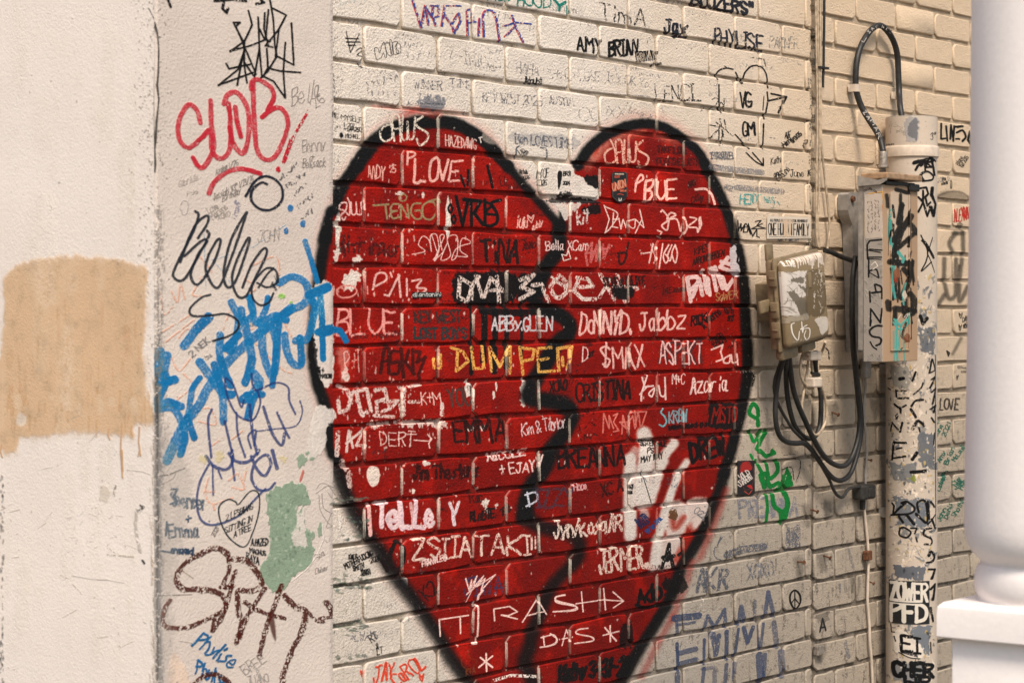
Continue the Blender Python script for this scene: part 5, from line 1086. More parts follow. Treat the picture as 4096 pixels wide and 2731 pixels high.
rest = mesh("outer_bricks", bmv, bmf, M_wall, wall, True); rest["kind"] = "stuff"
# mortar: one uneven sheet, thicker with paint in places
nx, nzm = 330, 340
def mort(u, v):
    x = XP - 0.02 + u * (5.75 - XP); z = CZ - 1.05 + v * 1.95
    if abs(x - XS) < 0.012: d = 0.0130
    else: d = 0.0052 + 0.0022 * mn.noise(Vector((x * 22, z * 60, 0))) + 0.0012 * mn.noise(Vector((x * 90, z * 120, 4)))
    return (x, d, z)
grid_face("mortar", mort, nx, nzm, M_wall, wall)
bm = bmesh.new()
for b_ in ((XP - .02, 5.75, CZ + .90, TOPZ), (5.75, 8.0, 0, TOPZ), (XP - .02, 5.75, 0, CZ - 1.05)): bm_box(bm, b_[0], b_[1], 0.009, 0.2, b_[2], b_[3])
bm_box(bm, XP - .02, 5.75, 0.03, 0.2, CZ - 1.05, CZ + .90)
from_bm("masonry_core", bm, M_wall, wall, False)
# ------------------------------------------------------------------ white column on its pedestal, in front of the wall
def cam_pt(x, y, t):
    """world point at photo pixel x,y and depth t"""
    r = ray(x, y); return Vector((r[0] * t, -DW + r[1] * t, CZ + r[2] * t))
TC = 3.2; PM = FPX / TC
cc = cam_pt(4229, 1225, TC)
zc = lambda y: CZ + (HY - y) / PM
column = empty("column", (cc.x, cc.y, 0), "white painted round column on a square pedestal, close by and out of focus", "column")
bm = bmesh.new()
prof = [(.1175, 3.2), (.1175, zc(-200)), (.1195, zc(600)), (.1235, zc(1300)), (.1270, zc(1900)), (.1280, zc(2060)), (.1278, zc(2110)), (.1262, zc(2150)), (.1225, zc(2185)), (.1165, zc(2212)), (.1090, zc(2232)), (.1062, zc(2242)), (.1058, zc(2252))]
lathe_bm(bm, cc.x, cc.y, prof[::-1], 72); from_bm("shaft", bm, M_col, column, ang=60)
bm = bmesh.new()
prof = [(.1058, zc(2251)), (.1090, zc(2262)), (.1120, zc(2280)), (.1140, zc(2310)), (.1142, zc(2340)), (.1128, zc(2366)), (.1100, zc(2384)), (.1092, zc(2390)), (.1110, zc(2404)), (.1110, zc(2412))]
lathe_bm(bm, cc.x, cc.y, prof[::-1], 72); from_bm("torus_ring", bm, M_col, column, ang=60)
a = .1235
bm = bmesh.new(); zt, zb = zc(2398), zc(2538)
# cap slab with a chamfered top edge
prof = [(a - .007, zt), (a - .001, zt - .006), (a, zt - .012), (a, zb + .002), (a - .002, zb)]
rg = []
for s_, z in prof: rg.append([bm.verts.new((cc.x + s_ * p, cc.y + s_ * q, z)) for p, q in ((-1, -1), (1, -1), (1, 1), (-1, 1))])
for p, q in zip(rg, rg[1:]):
    for k in range(4): bm.faces.new((p[k], p[(k + 1) % 4], q[(k + 1) % 4], q[k]))
bm.faces.new(rg[0]); bm.faces.new(rg[-1][::-1])
from_bm("cap_slab", bm, M_col, column, ang=20)
bm = bmesh.new(); bm_box(bm, cc.x - .1085, cc.x + .1085, cc.y - .1085, cc.y + .1085, 0.0, zb - .0004, .003, 2); from_bm("pedestal", bm, M_col, column, ang=30)

# ------------------------------------------------------------------ the fat pipe
PY, PRR = -0.072, 0.0592
pc_ = on_wall(3646, 1225, PY); PX = pc_[0]; tP = PX * ST + (PY + DW) * CT
zp = lambda y: CZ + (HY - y) / FPX * (tP - 0.05)
def hit_pipe(x, y):
    r = ray(x, y); ox, oy = -PX, -DW - PY
    A_ = r[0] ** 2 + r[1] ** 2; B_ = 2 * (ox * r[0] + oy * r[1]); C_ = ox * ox + oy * oy - PRR ** 2
    D_ = B_ * B_ - 4 * A_ * C_
    t = (-B_ - math.sqrt(max(D_, 0))) / (2 * A_)
    px_, py_ = ox + r[0] * t, oy + r[1] * t
    ang = math.atan2(px_, -py_)           # 0 faces -Y, towards -X is negative
    return ang * PRR, CZ + r[2] * t
C_pipe = Canvas("pipe_paint", hit_pipe, -math.pi * PRR, math.pi * PRR, CZ - .98, CZ + .48, 0.0008)
g = C_pipe
def worn_patches(g, x0, x1, y0, y1, n, cols, s0=8, s1=34, dry=.35):
    for i in range(n):
        x, y = random.uniform(x0, x1), random.uniform(y0, y1)
        g.poly([(x + random.uniform(-1, 1) * random.uniform(s0, s1), y + random.uniform(-1, 1) * random.uniform(s0, s1) * 1.5) for _ in range(7)], random.choice(cols), 1.5, .85, dry, False, edge=4)
g.tile(0, 0, 1)
SLT = (88, 92, 98); BON = (206, 190, 172)
worn_patches(g, 3550, 3740, 1180, 2731, 60, [SLT, (104, 108, 112), BON, (120, 118, 116)])
worn_patches(g, 3550, 3740, 1180, 2731, 90, [BON, (196, 180, 160), (214, 200, 184)], 6, 26, .2)
for b_ in ((3674,1305,3740,1420,SLT), (3668,1730,3738,1880,SLT), (3560,1460,3640,1560,(140,136,128)), (3560,1850,3660,1930,(110,112,114)), (3580,1990,3720,2110,(96,102,110)), (3575,2260,3700,2320,(80,86,96)), (3640,2500,3720,2620,(96,104,114)), (3560,2640,3700,2731,(120,122,124))):
    x0_, y0_, x1_, y1_, c_ = b_
    g.poly([(x0_, y0_), (x1_, y0_ + 4), (x1_ - 4, y1_), (x0_ + 14, y1_ - 12), (x0_ + 2, (y0_ + y1_) / 2)], c_, 1.5, .92, .34, False, edge=9)
worn_patches(g, 3660, 3738, 1080, 1460, 16, [SLT, (120,120,118)], 6, 22)
for i in range(600):
    x, y = random.uniform(3552, 3738), random.uniform(1100, 2731)
    g.blob(x, y, random.uniform(1, 6), random.uniform(1, 9), random.choice((BON, SLT, (60,62,64), (216,204,188), (176,150,90))), .8, .9, .3)
g.stroke([(3741,1420),(3741,1800),(3743,2100)], (40,38,36), 3, .05)
g.tile(3096, 0, .4252)
g.poly([(1240,1130),(1350,1120),(1355,1310),(1240,1320)], (150,148,148), 1.2, .85, .3, edge=8); g.poly([(1280,1150),(1340,1125),(1350,1310),(1300,1290),(1260,1280)], (90,92,98), 1.2, .8, .42, edge=6)
g.scribble(1080, 1250, 1230, 1280, 120, (140,132,124), 6, .45, .8, 8); g.stroke([(1060,1365),(1125,1360)], (60,60,60), 14, .3); g.text("3\"", 1470, 1320, 1520, 1300, 60, (50,46,44), 7, .2); g.blob(1085, 1412, 16, 12, (110,50,20))
g.stroke([(1320,1525),(1440,1500),(1380,1560)], K, 22, .12); g.stroke([(1440,1520),(1470,1480),(1520,1520)], K, 18, .1); g.stroke([(1420,1500),(1420,1600)], K, 18, .1); g.stroke([(1480,1500),(1510,1650)], K, 18, .1)
g.tile(3096, 640, .4252)
def kp(pts, wd=16, d=.12, sm=False): g.stroke(pts, K, wd, d, 1, sm)
kp([(1310,35),(1400,15),(1350,60),(1330,95)], 22); kp([(1420,0),(1430,70),(1480,70),(1430,30),(1500,10)], 18); kp([(1400,190),(1380,140),(1440,110),(1495,150),(1480,190),(1400,200)], 18, .1, True)
kp([(1360,270),(1430,260),(1450,320),(1420,350),(1440,430),(1470,400)], 20); kp([(1400,290),(1400,400),(1440,530),(1470,440)], 18); kp([(1490,260),(1480,330),(1520,420),(1500,530),(1470,440)], 18); kp([(1355,350),(1400,400),(1355,490)], 18)
kp([(1380,710),(1440,850),(1430,950),(1385,1045),(1480,960)], 12, .1, True); kp([(1400,760),(1500,920)], 20); kp([(1490,730),(1440,880),(1510,1060)], 10); kp([(1375,1470),(1400,1540),(1440,1490)], 30, .25)
g.tile(3096, 1280, .4252)
kp([(1485,365),(1460,500),(1515,470),(1490,370)], 10); kp([(1480,560),(1515,530),(1465,640)], 12); kp([(1480,680),(1520,640),(1490,790)], 12); kp([(1470,840),(1520,800),(1500,870)], 14); kp([(1480,920),(1505,960)], 14); kp([(1500,1170),(1510,1060)], 8)
kp([(1145,660),(1150,720)], 16, .2); kp([(1150,665),(1240,665)], 14, .3); kp([(1165,735),(1260,735)], 18, .3); kp([(1130,790),(1190,840),(1190,870)], 18, .25); kp([(1240,800),(1190,830)], 16, .3); kp([(1160,880),(1140,900),(1155,930),(1165,900)], 9)
kp([(1095,1040),(1110,965),(1185,1050),(1205,965)], 18, .2); kp([(1110,1310),(1125,1150),(1235,1155)], 20, .18); kp([(1120,1220),(1200,1200)], 14, .3); kp([(1110,1300),(1235,1280)], 16, .25)
kp([(1300,570),(1330,490)], 20, .2); kp([(1310,700),(1380,640),(1400,590)], 14, .2, True); kp([(1290,810),(1330,760),(1400,750)], 20, .2, True); kp([(1285,840),(1330,910)], 24, .2); kp([(1305,1020),(1350,950),(1410,990)], 26, .3, True); kp([(1360,1010),(1370,1050)], 14); kp([(1300,1310),(1340,1250)], 30, .2); kp([(1290,1430),(1420,1420)], 30, .25); kp([(1180,555),(1215,550)], 28, .2); kp([(1070,550),(1100,550)], 12, .3); kp([(1070,640),(1095,655)], 10)
g.blob(1310, 1490, 24, 30, (110,120,30), .8); g.blob(1280,890,12,12,(190,140,40),.8)
g.tile(3096, 1900, .53)
kp([(890,210),(905,230),(895,300),(1000,200)], 13, .1); kp([(880,300),(1020,290),(1060,250),(1000,200),(960,210)], 14, .1, True); kp([(1000,300),(1055,370)], 20); kp([(940,310),(970,355)], 16); kp([(1090,280),(1080,210),(1130,190),(1150,240),(1150,360),(1070,290)], 14, .1, True); kp([(1160,200),(1170,330)], 14); kp([(1070,300),(1160,370),(1215,300)], 12); kp([(1180,200),(1210,240)], 12); kp([(1190,330),(1215,400)], 12)
kp([(950,400),(945,450),(1000,470),(1030,430),(980,395),(950,400)], 14, .1, True); kp([(1030,400),(1075,400),(1060,440)], 12, .15); kp([(1070,470),(1078,500)], 12, .2)
kp([(1190,400),(1140,410),(1130,450),(1185,480),(1185,520),(1135,520)], 14, .25, True); kp([(1165,610),(1185,575),(1210,610),(1195,650),(1155,660)], 14, .15, True); kp([(1170,710),(1215,710),(1190,780)], 14, .1); kp([(1180,860),(1215,820),(1200,940)], 14, .1); kp([(1180,1000),(1200,1100)], 16, .3)
g.scribble(910, 620, 1130, 640, 110, (150,144,138), 5, .3, .7, 9)
kp([(880,1120),(885,1180),(920,1185)], 8, .2); g.poly([(910,1180),(960,1170),(1060,1240),(1130,1330),(1100,1385),(960,1350),(900,1310)], (210,200,188), 1.2, .95, .1, edge=5); g.text("EI", 960, 1330, 1110, 1345, 110, K, 19, .2); kp([(1180,1260),(1185,1340)], 9); kp([(905,1215),(915,1250)], 9)
g.text("EDISON PARK", 980, 1345, 1085, 1375, 16, (40,40,44), 4, 0); g.stroke([(940,1335),(1020,1375),(1100,1385)], K, 7, .05, smooth=True)
g.text("CHER", 905, 1510, 1215, 1520, 95, (14,16,18), 28, .08); g.text("HP", 990, 1600, 1190, 1620, 90, (14,16,18), 26, .08)
M_pipe = painted("peeling_pipe_paint", C_pipe, 'UV', [(0.52, 0.44, 0.36), (0.46, 0.39, 0.32)], rough=.6, stip=120, sbump=.0006, lump=.0012, wear=False, dirt_amt=.6)
pipe = empty("drain_pipe", (PX, PY, 0), "fat vertical pipe covered in torn stickers and black marker, rising behind the tall meter box", "pipe")
def cyl_uv(name, r, z0, z1, parent, n=64, mat=None, top=False):
    V, F, U = [], [], []
    zs = np.linspace(z0, z1, 2 if abs(z1 - z0) < .1 else 24)
    for z in zs:
        for k in range(n + 1):
            ang = -math.pi + 2 * math.pi * k / n
            V.append((PX + r * math.sin(ang), PY - r * math.cos(ang), z)); U.append((k / n, (z - C_pipe.v0) / (C_pipe.h * C_pipe.res)))
    for j in range(len(zs) - 1):
        for k in range(n): a_ = j * (n + 1) + k; F.append((a_, a_ + 1, a_ + n + 2, a_ + n + 1))
    return mesh(name, V, F, mat or M_pipe, parent, True, U)
cyl_uv("pipe_barrel", PRR, 0.0, zp(612), pipe)
def ring(name, prof, mat, parent):
    bm = bmesh.new(); lathe_bm(bm, PX, PY, prof, 56); return from_bm(name, bm, mat, parent, ang=50)
cyl_uv("pipe_cap", PRR + .0008, zp(590), zp(466), pipe)
ring("pipe_lid", [(PRR + .0006, zp(468)), (PRR, zp(464)), (PRR * .8, zp(461)), (.01, zp(460))], M_grayp, pipe)
M_bone = plain("chalky_pipe_paint", (0.56, 0.47, 0.38), 0.6, 0, 0.0005, 60, 0.12)
ring("collar", [(PRR + .0006, zp(628)), (PRR + .0042, zp(624)), (PRR + .0046, zp(590)), (PRR + .0030, zp(583)), (PRR + .0005, zp(581))], M_bone, pipe)
for z in (zp(2060), zp(1480), zp(700)):
    bm = bmesh.new(); bm_box(bm, PX - .02, PX + .02, PY + PRR - .004, 0.004, z - .012, z + .012, .002); from_bm("wall_bracket", bm, M_grayp, pipe, False)

# ------------------------------------------------------------------ tall meter box on its bracket
BYF = -0.160
bx0 = on_wall(3531, 1225, BYF)[0]; bx1 = on_wall(3671, 1225, BYF)[0]
byb = on_end(3453, 1225, bx0)[1]
tB = bx0 * ST + (BYF + DW) * CT
zb_ = lambda y: CZ + (HY - y) / FPX * tB
hit_bs = lambda x, y: ((lambda p: (-p[1], p[2]))(on_end(x, y, bx0)))
hit_bf = lambda x, y: ((lambda p: (p[0], p[2]))(on_wall(x, y, BYF)))
C_bs = Canvas("box_side_paint", hit_bs, -byb - .005, -BYF + .005, zb_(1470), zb_(690), 0.0006)
C_bf = Canvas("box_front_paint", hit_bf, bx0 - .005, bx1 + .005, zb_(1470), zb_(690), 0.0007)
g = C_bs; g.tile(3096, 640, .4252)
worn_patches(g, 840, 1020, 760, 1900, 26, [(140,136,128), (164,158,150), (120,118,112)], 10, 50, .36)
g.poly([(850,330),(1015,315),(1020,735),(855,740)], (190,178,166), 1, .97, 0, False, edge=2)
g.stroke([(840,500),(842,720)], (196,150,50), 8, .1); g.stroke([(890,320),(1018,300),(1026,420)], (206,150,40), 8, .1); g.stroke([(1022,420),(1030,660)], (190,104,40), 10, .1)
for i in range(10): g.scribble(870, 420 + i * 30, 1000, 410 + i * 30, 36, (92,84,78), 5, .22, .8, 4)
g.stroke([(850,290),(900,270),(960,300)], (90,84,76), 20, .4)
kk = lambda pts, wd=15, sm=False: g.stroke(pts, (24,26,28), wd, .08, 1, sm)
kk([(1010,750),(900,760),(875,800),(880,930)]); kk([(900,840),(1015,850)], 12); kk([(890,850),(1000,870)], 10); kk([(890,915),(1010,915)], 12); kk([(900,930),(1005,935)], 9); kk([(890,930),(890,1100)]); kk([(895,1045),(960,1030),(985,1100)], 14, True); kk([(900,1060),(985,1110)], 10)
kk([(900,1240),(905,1335)]); kk([(920,1250),(1010,1240)], 18); kk([(945,1170),(960,1240)], 14); kk([(960,1170),(1010,1200),(1015,1300)], 16, True); kk([(905,1560),(910,1400),(1000,1530),(1015,1400)], 15)
g.stroke([(915,990),(950,960),(975,1000),(930,1030)], (214,206,196), 8)
g.tile(3096, 1280, .4252); kk([(910,40),(915,0)], 12); kk([(1045,60),(960,55),(900,100),(920,150),(1000,170),(1000,220),(960,240)], 17, True); kk([(905,205),(930,250),(965,275)], 12, True)
worn_patches(g, 880, 1040, 300, 390, 10, [(150,146,138), (110,108,102)], 8, 26, .4)
g = C_bf; g.tile(3096, 640, .4252)
AQ = (76, 156, 146)
g.poly([(1085,330),(1270,330),(1275,560),(1250,1000),(1100,900)], (190,172,152), 2, .8, .2, edge=8)
g.stroke([(1095,470),(1080,700),(1130,900),(1110,1300)], AQ, 26, .25); g.stroke([(1140,720),(1130,840)], AQ, 20, .3)
for i in range(34):
    x, y = random.uniform(1090, 1300), random.uniform(420, 1480)
    g.stroke([(x, y), (x + random.uniform(-30, 30), y + random.uniform(60, 200))], (24, 22, 20), random.uniform(8, 26), .22, .95)
for pts, wd in (([(1190,330),(1190,430),(1160,600)], 26), ([(1150,280),(1260,310)], 34), ([(1200,420),(1180,640),(1120,760)], 40), ([(1290,530),(1200,660),(1120,900)], 50), ([(1060,330),(1070,440)], 30), ([(1140,860),(1110,960)], 30), ([(1090,960),(1290,980),(1270,1080)], 50), ([(1310,950),(1300,1000),(1315,1140)], 20), ([(1220,1030),(1280,1100),(1200,1300)], 44), ([(1140,1400),(1320,1420)], 60), ([(1150,1440),(1150,1560)], 20), ([(1290,620),(1340,680)], 60), ([(1310,700),(1180,820)], 34), ([(1160,900),(1180,1300)], 22), ([(1070,1340),(1080,1400)], 50), ([(1280,1260),(1330,1330),(1300,1440)], 60)):
    g.stroke(pts, (24,22,20), wd, .12, .95, soft=2.5)
for pts, wd in (([(1170,870),(1220,930),(1210,960)], 26), ([(1100,1000),(1120,1180),(1140,1300)], 18), ([(1240,1160),(1210,1260),(1220,1360)], 16), ([(1270,1440),(1265,1540)], 12), ([(1130,1500),(1190,1560),(1250,1500)], 20)): g.stroke(pts, AQ, wd, .15, .95)
g.blob(1150, 1070, 34, 50, (140, 84, 56), .9); g.blob(1145,1130,20,24,(170,60,30),.8); g.blob(1230,1270,20,40,(206,190,170),.9); g.scribble(1150,1520,1280,1500,90,(210,200,190),7,.3,.9)
g.stroke([(1085,320),(1075,900)], (60,50,42), 5, .2); g.stroke([(1285,320),(1290,900)], (120,100,84), 5, .2)
g.tile(3096, 1280, .4252)
g.stroke([(1120,20),(1180,90),(1240,60),(1265,0)], AQ, 14, .1, smooth=True); g.stroke([(1150,0),(1150,300),(1165,400)], AQ, 18, .15); g.stroke([(1190,60),(1170,200),(1180,300)], AQ, 14, .2); g.stroke([(1215,100),(1225,380)], AQ, 12, .2); g.stroke([(1125,100),(1130,380)], AQ, 12, .25)
g.stroke([(1100,0),(1100,180)], (40,34,30), 6, .2); g.stroke([(1290,0),(1292,180)], K, 7, .1); g.stroke([(1240,30),(1200,150),(1250,200)], (50,32,24), 20, .3); g.stroke([(1190,275),(1210,260)], K, 8)
g.blob(1250,170,30,50,(120,70,44),.8,.7,.3)
M_bs = painted("box_side_grey", C_bs, 'YZ', [(0.34, 0.305, 0.27), (0.29, 0.265, 0.235)], rough=.5, stip=200, sbump=.0004, lump=.0006, wear=False, dirt_amt=.5)
M_bf = painted("box_front_tan", C_bf, 'XZ', [(0.40, 0.27, 0.17), (0.34, 0.225, 0.14)], rough=.45, stip=200, sbump=.0004, lump=.0006, wear=False, dirt_amt=.5)
box = empty("meter_box", (bx0, byb, zb_(1450)), "tall narrow tan electric box with black lettering, in front of the fat pipe", "electric box")
def face_box(name, x0, x1, y0, y1, z0, z1, parent, mf, ms, bev=.0015):
    bm = bmesh.new(); bm_box(bm, x0, x1, y0, y1, z0, z1, bev, 2)
    bmesh.ops.recalc_face_normals(bm, faces=bm.faces)
    me = bpy.data.meshes.new(name)
    for f in bm.faces: f.material_index = 1 if f.normal.x < -.7 else 0
    bm.to_mesh(me); bm.free(); me.materials.append(mf); me.materials.append(ms)
    o = bpy.data.objects.new(name, me); COL.objects.link(o); o.parent = parent; o.location = -parent.location; return o
face_box("housing", bx0, bx1, BYF, byb, zb_(1448), zb_(738), box, M_bf, M_bs)
bm = bmesh.new(); xa = on_wall(3560, 1225, BYF)[0]; xb = on_wall(3636, 1225, BYF)[0]
for b_ in ((xa, xa + .003, zb_(1400), zb_(770)), (xb - .003, xb, zb_(1400), zb_(770)), (xa, xb, zb_(1404), zb_(1399))): bm_box(bm, b_[0], b_[1], BYF - .003, BYF - .0002, b_[2], b_[3], .0006)
from_bm("door_frame", bm, M_bf, box, False)
bm = bmesh.new(); bm_box(bm, bx0 + .002, bx1 - .004, byb + .0006, byb + .014, zb_(1402), zb_(700), .001); from_bm("back_plate", bm, M_grayp, box, False)
bm = bmesh.new(); bm_box(bm, bx0 - .004, bx1 - .004, BYF - .014, byb + .004, zb_(716), zb_(690), .003, 3)
from_bm("hood", bm, M_tanp, box, False)
bm = bmesh.new()   # the grey flap that hangs over the side
V = [(bx0 - .005, BYF + .01, zb_(720)), (bx0 - .005, byb + .012, zb_(700)), (bx0 - .005, byb + .012, zb_(742)), (bx0 - .005, BYF + .004, zb_(738)), (bx0 - .005, BYF - .012, zb_(722)), (bx0 - .005, BYF - .012, zb_(712))]
v1 = [bm.verts.new(v) for v in V]; v2 = [bm.verts.new((v[0] + .003, v[1], v[2])) for v in V]
bm.faces.new(v1); bm.faces.new(v2[::-1])
for k in range(6): bm.faces.new((v1[k], v1[(k + 1) % 6], v2[(k + 1) % 6], v2[k]))
from_bm("side_flap", bm, M_grayp, box, False)
bm = bmesh.new()
bm_box(bm, bx0 + .01, bx1 - .02, BYF - .004, BYF + .002, zb_(738), zb_(722), .002); bm_box(bm, bx1 - .05, bx1 - .002, BYF - .007, BYF + .002, zb_(756), zb_(726), .003)
from_bm("hasp", bm, M_black, box, False)
br0 = on_wall(3396, 1225, -.02)[0]
bm = bmesh.new(); bm.free()
PO = [(3392,778),(3399,770),(3436,770),(3440,1000),(3446,1410),(3426,1410),(3420,1200),(3413,1000),(3410,900),(3396,862),(3392,840)]
po = [on_wall(x, y, -.030) for x, y in PO]; n_ = len(po)
mesh("mounting_plate", [(p[0], -.030, p[2]) for p in po] + [(p[0], -.004, p[2]) for p in po], [tuple(range(n_))] + [(k, n_ + k, n_ + (k + 1) % n_, (k + 1) % n_) for k in range(n_)], M_grayp, box)
for z_a, z_b in ((1380, 1340), (860, 800)):
    bm = bmesh.new(); bm_box(bm, bx1 - .03, PX - .02, byb + .0145, byb + .030, zb_(z_a), zb_(z_b), .002); from_bm("stand_off", bm, M_grayp, box, False)
bm = bmesh.new(); r_ = bmesh.ops.create_cone(bm, cap_ends=True, segments=8, radius1=.0075, radius2=.006, depth=.008)
from mathutils import Matrix
bp = on_wall(3412, 796, -.033)
bmesh.ops.transform(bm, matrix=Matrix.Translation(bp) @ Matrix.Rotation(math.pi / 2, 4, 'X'), verts=bm.verts); from_bm("bolt", bm, M_rust, box, False)

# ------------------------------------------------------------------ the arched hose
def wire(name, pts, T, yp, r, mat, parent=None, n=12, sub=5, ys=None):
    P = []
    for i, p in enumerate(pts):
        y_ = ys[i] if ys else yp
        P.append(on_wall(T[0] + p[0] * T[2], T[1] + p[1] * T[2], y_))
    return tube(name, catmull(P, sub), r, mat, parent, n)
TA = (3096, 0, .4252); TBm = (3096, 640, .4252); TCc = (3096, 1280, .4252); TD = (3096, 1900, .53)
h0 = on_wall(3534, 460, -.02)
hose = empty("cable_hose", h0, "thick black hose bent into an arch over the pipe, with white hand lettering", "hose")
wire("hose_body", [(1205,1120),(1186,1000),(1178,880),(1170,700),(1160,520),(1128,400),(1078,310),(1010,246),(945,258),(880,325),(825,420),(790,520),(772,640),(768,800),(785,900),(830,1020),(900,1140),(965,1240),(1005,1330),(1026,1425)], TA, -.03, .0071, M_black, hose, 16, 6,
     ys=[-.050,-.040,-.022,-.018,-.018,-.018,-.018,-.018,-.018,-.018,-.018,-.018,-.018,-.018,-.02,-.028,-.045,-.07,-.09,-.10])
bm = bmesh.new(); f0 = on_wall(3096 + 1026 * .4252, 606, -.10); f1 = on_wall(3096 + 1026 * .4252, 672, -.10)
lathe_bm(bm, f0[0], f0[1], [(.0095, f1[2]), (.0125, f1[2] + .001), (.0125, f1[2] + .004), (.0098, f1[2] + .006), (.0098, f0[2] - .002), (.0088, f0[2])], 20); from_bm("end_fitting", bm, M_zinc, hose)
def lettering(name, t, a, b, h, T, yp, wd, parent, mat):
    """thin raised paint strokes, a part of what they are written on"""
    V, F = [], []
    ws = [glyph_w(c) for c in t]; tot = sum(ws); L_ = math.hypot(b[0] - a[0], b[1] - a[1]); ux, uy = (b[0] - a[0]) / L_, (b[1] - a[1]) / L_
    nx_, ny_ = uy, -ux; pos = 0
    for c, cw in zip(t, ws):
        cell = cw / tot * L_
        for sm, st in GLYPHS[c]:
            pts = [(a[0] + ux * (pos + gx / 4 * cell * .7) + nx_ * gy / 6 * h, a[1] + uy * (pos + gx / 4 * cell * .7) + ny_ * gy / 6 * h) for gx, gy in st]
            if sm: pts = catmull(pts, 4)
            for p, q in zip(pts, pts[1:]):
                dx, dy = q[0] - p[0], q[1] - p[1]; l = math.hypot(dx, dy) or 1; ox, oy = -dy / l * wd / 2, dx / l * wd / 2; ex, ey = dx / l * wd * .3, dy / l * wd * .3
                n0 = len(V)
                for q_ in ((p[0] - ex + ox, p[1] - ey + oy), (p[0] - ex - ox, p[1] - ey - oy), (q[0] + ex - ox, q[1] + ey - oy), (q[0] + ex + ox, q[1] + ey + oy)):
                    V.append(on_wall(T[0] + q_[0] * T[2], T[1] + q_[1] * T[2], yp))
                F.append((n0, n0 + 1, n0 + 2, n0 + 3))
        pos += cell
    return mesh(name, V, F, mat, parent)
M_wp = plain("white_paint_marker", (0.62, 0.56, 0.50), .6)
for ch, a_, b_, yp_ in (("Z",(835,1060),(862,1090),-.0425),("A",(868,1100),(890,1140),-.0485),("M",(905,1140),(940,1195),-.062),("A",(940,1205),(968,1250),-.0735),("R",(962,1262),(990,1330),-.091)):
    ln = lettering("lettering", ch, a_, b_, 34, TA, yp_, 7, hose, M_wp)
for ch, a_, b_ in (("L",(845,400),(880,340)),("I",(895,318),(915,295)),("A",(925,290),(950,268)),("B",(968,272),(1000,256)),("R",(1015,262),(1040,270)),("D",(1052,282),(1075,300)),("C",(1080,300),(1100,325))):
    lettering("lettering", ch, a_, b_, 26, TA, -.0262, 5, hose, M_wp)
for cx, cy in ((765, 830), (1172, 898)):
    pL = on_wall(3096 + (cx - 68) * .4252, cy * .4252, -.004); pR = on_wall(3096 + (cx + 30) * .4252, cy * .4252, -.02)
    bm = bmesh.new(); zc_ = pL[2]
    bm_box(bm, pL[0], pL[0] + .024, -.006, -.003, zc_ - .0085, zc_ + .0085, .0006)
    # the saddle that wraps the hose
    cX, cY = on_wall(3096 + cx * .4252 + 3, cy * .4252, -.018)[0], -.018
    rr = [[], []]
    for k in range(13):
        an = math.pi * (k / 12) ; dx, dy = -math.cos(an), -math.sin(an)
        for e, rad in enumerate((.0078, .0092)):
            rr[e].append([bm.verts.new((cX + dx * rad, cY + dy * rad, zc_ + s_ * .0085)) for s_ in (-1, 1)])
    for k in range(12):
        a_, b_ = rr[1][k], rr[1][k + 1]; bm.faces.new((a_[0], b_[0], b_[1], a_[1]))
        c_, d_ = rr[0][k], rr[0][k + 1]
        bm.faces.new((c_[0], c_[1], d_[1], d_[0])); bm.faces.new((a_[0], c_[0], d_[0], b_[0])); bm.faces.new((a_[1], b_[1], d_[1], c_[1]))
    bm_box(bm, cX + .0078, cX + .0095, -.018, 0.0, zc_ - .0085, zc_ + .0085)
    bm_box(bm, cX - .0095, cX - .0078, -.018, -.003, zc_ - .0085, zc_ + .0085)
    cl = from_bm("clamp", bm, M_bone, hose, True, 40)
    bm = bmesh.new(); bmesh.ops.create_cone(bm, cap_ends=True, segments=10, radius1=.0042, radius2=.0034, depth=.003)
    bmesh.ops.transform(bm, matrix=Matrix.Translation((pL[0] + .008, -.0075, zc_)) @ Matrix.Rotation(math.pi / 2, 4, 'X'), verts=bm.verts)
    s_ = from_bm("screw", bm, M_rust, None, False); s_.parent = cl; s_.location = (0, 0, 0)
    cl_loc = cl.location

# ------------------------------------------------------------------ the beige network box
NY = -0.105
q = [on_wall(*p, NY) for p in ((3143, 1046), (3306, 1002), (3322, 1352), (3152, 1398))]
nc = sum((Vector(v) for v in q), Vector()) / 4
nw = ((Vector(q[1]) - Vector(q[0])).length + (Vector(q[2]) - Vector(q[3])).length) / 2
nh = ((Vector(q[0]) - Vector(q[3])).length + (Vector(q[1]) - Vector(q[2])).length) / 2
na = math.atan2(q[1][2] - q[0][2], q[1][0] - q[0][0]) * .5 + math.atan2(q[2][2] - q[3][2], q[2][0] - q[3][0]) * .5
nback = on_end(3078, 1220, nc.x - nw / 2)[1]
print("nid", nc, nw, nh, math.degrees(na), nback)
def hit_nid(x, y):
    p = on_wall(x, y, NY); dx, dz = p[0] - nc.x, p[2] - nc.z
    return dx * math.cos(na) + dz * math.sin(na), -dx * math.sin(na) + dz * math.cos(na)
C_n = Canvas("network_box_paint", hit_nid, -.13, .13, -.14, .14, 0.0006)
g = C_n; g.tile(3096, 640, .4252)
for i in range(26):
    x = 190 + i * 12 + random.uniform(-6, 6); y = 905 - (x - 100) * .12
    g.stroke([(x, y), (x + 4, y + 30), (x + 8, y + random.uniform(30, 150))], (206,192,178), random.uniform(6, 13), .08)
g.poly([(170,910),(300,870),(480,850),(490,880),(360,900),(200,930)], (206,192,178), 1.5, .95, .1, edge=5)
g.poly([(100,1060),(310,1045),(320,1280),(200,1330),(250,1470),(110,1470)], (200,192,184), 1, .95, .12, False, edge=5)
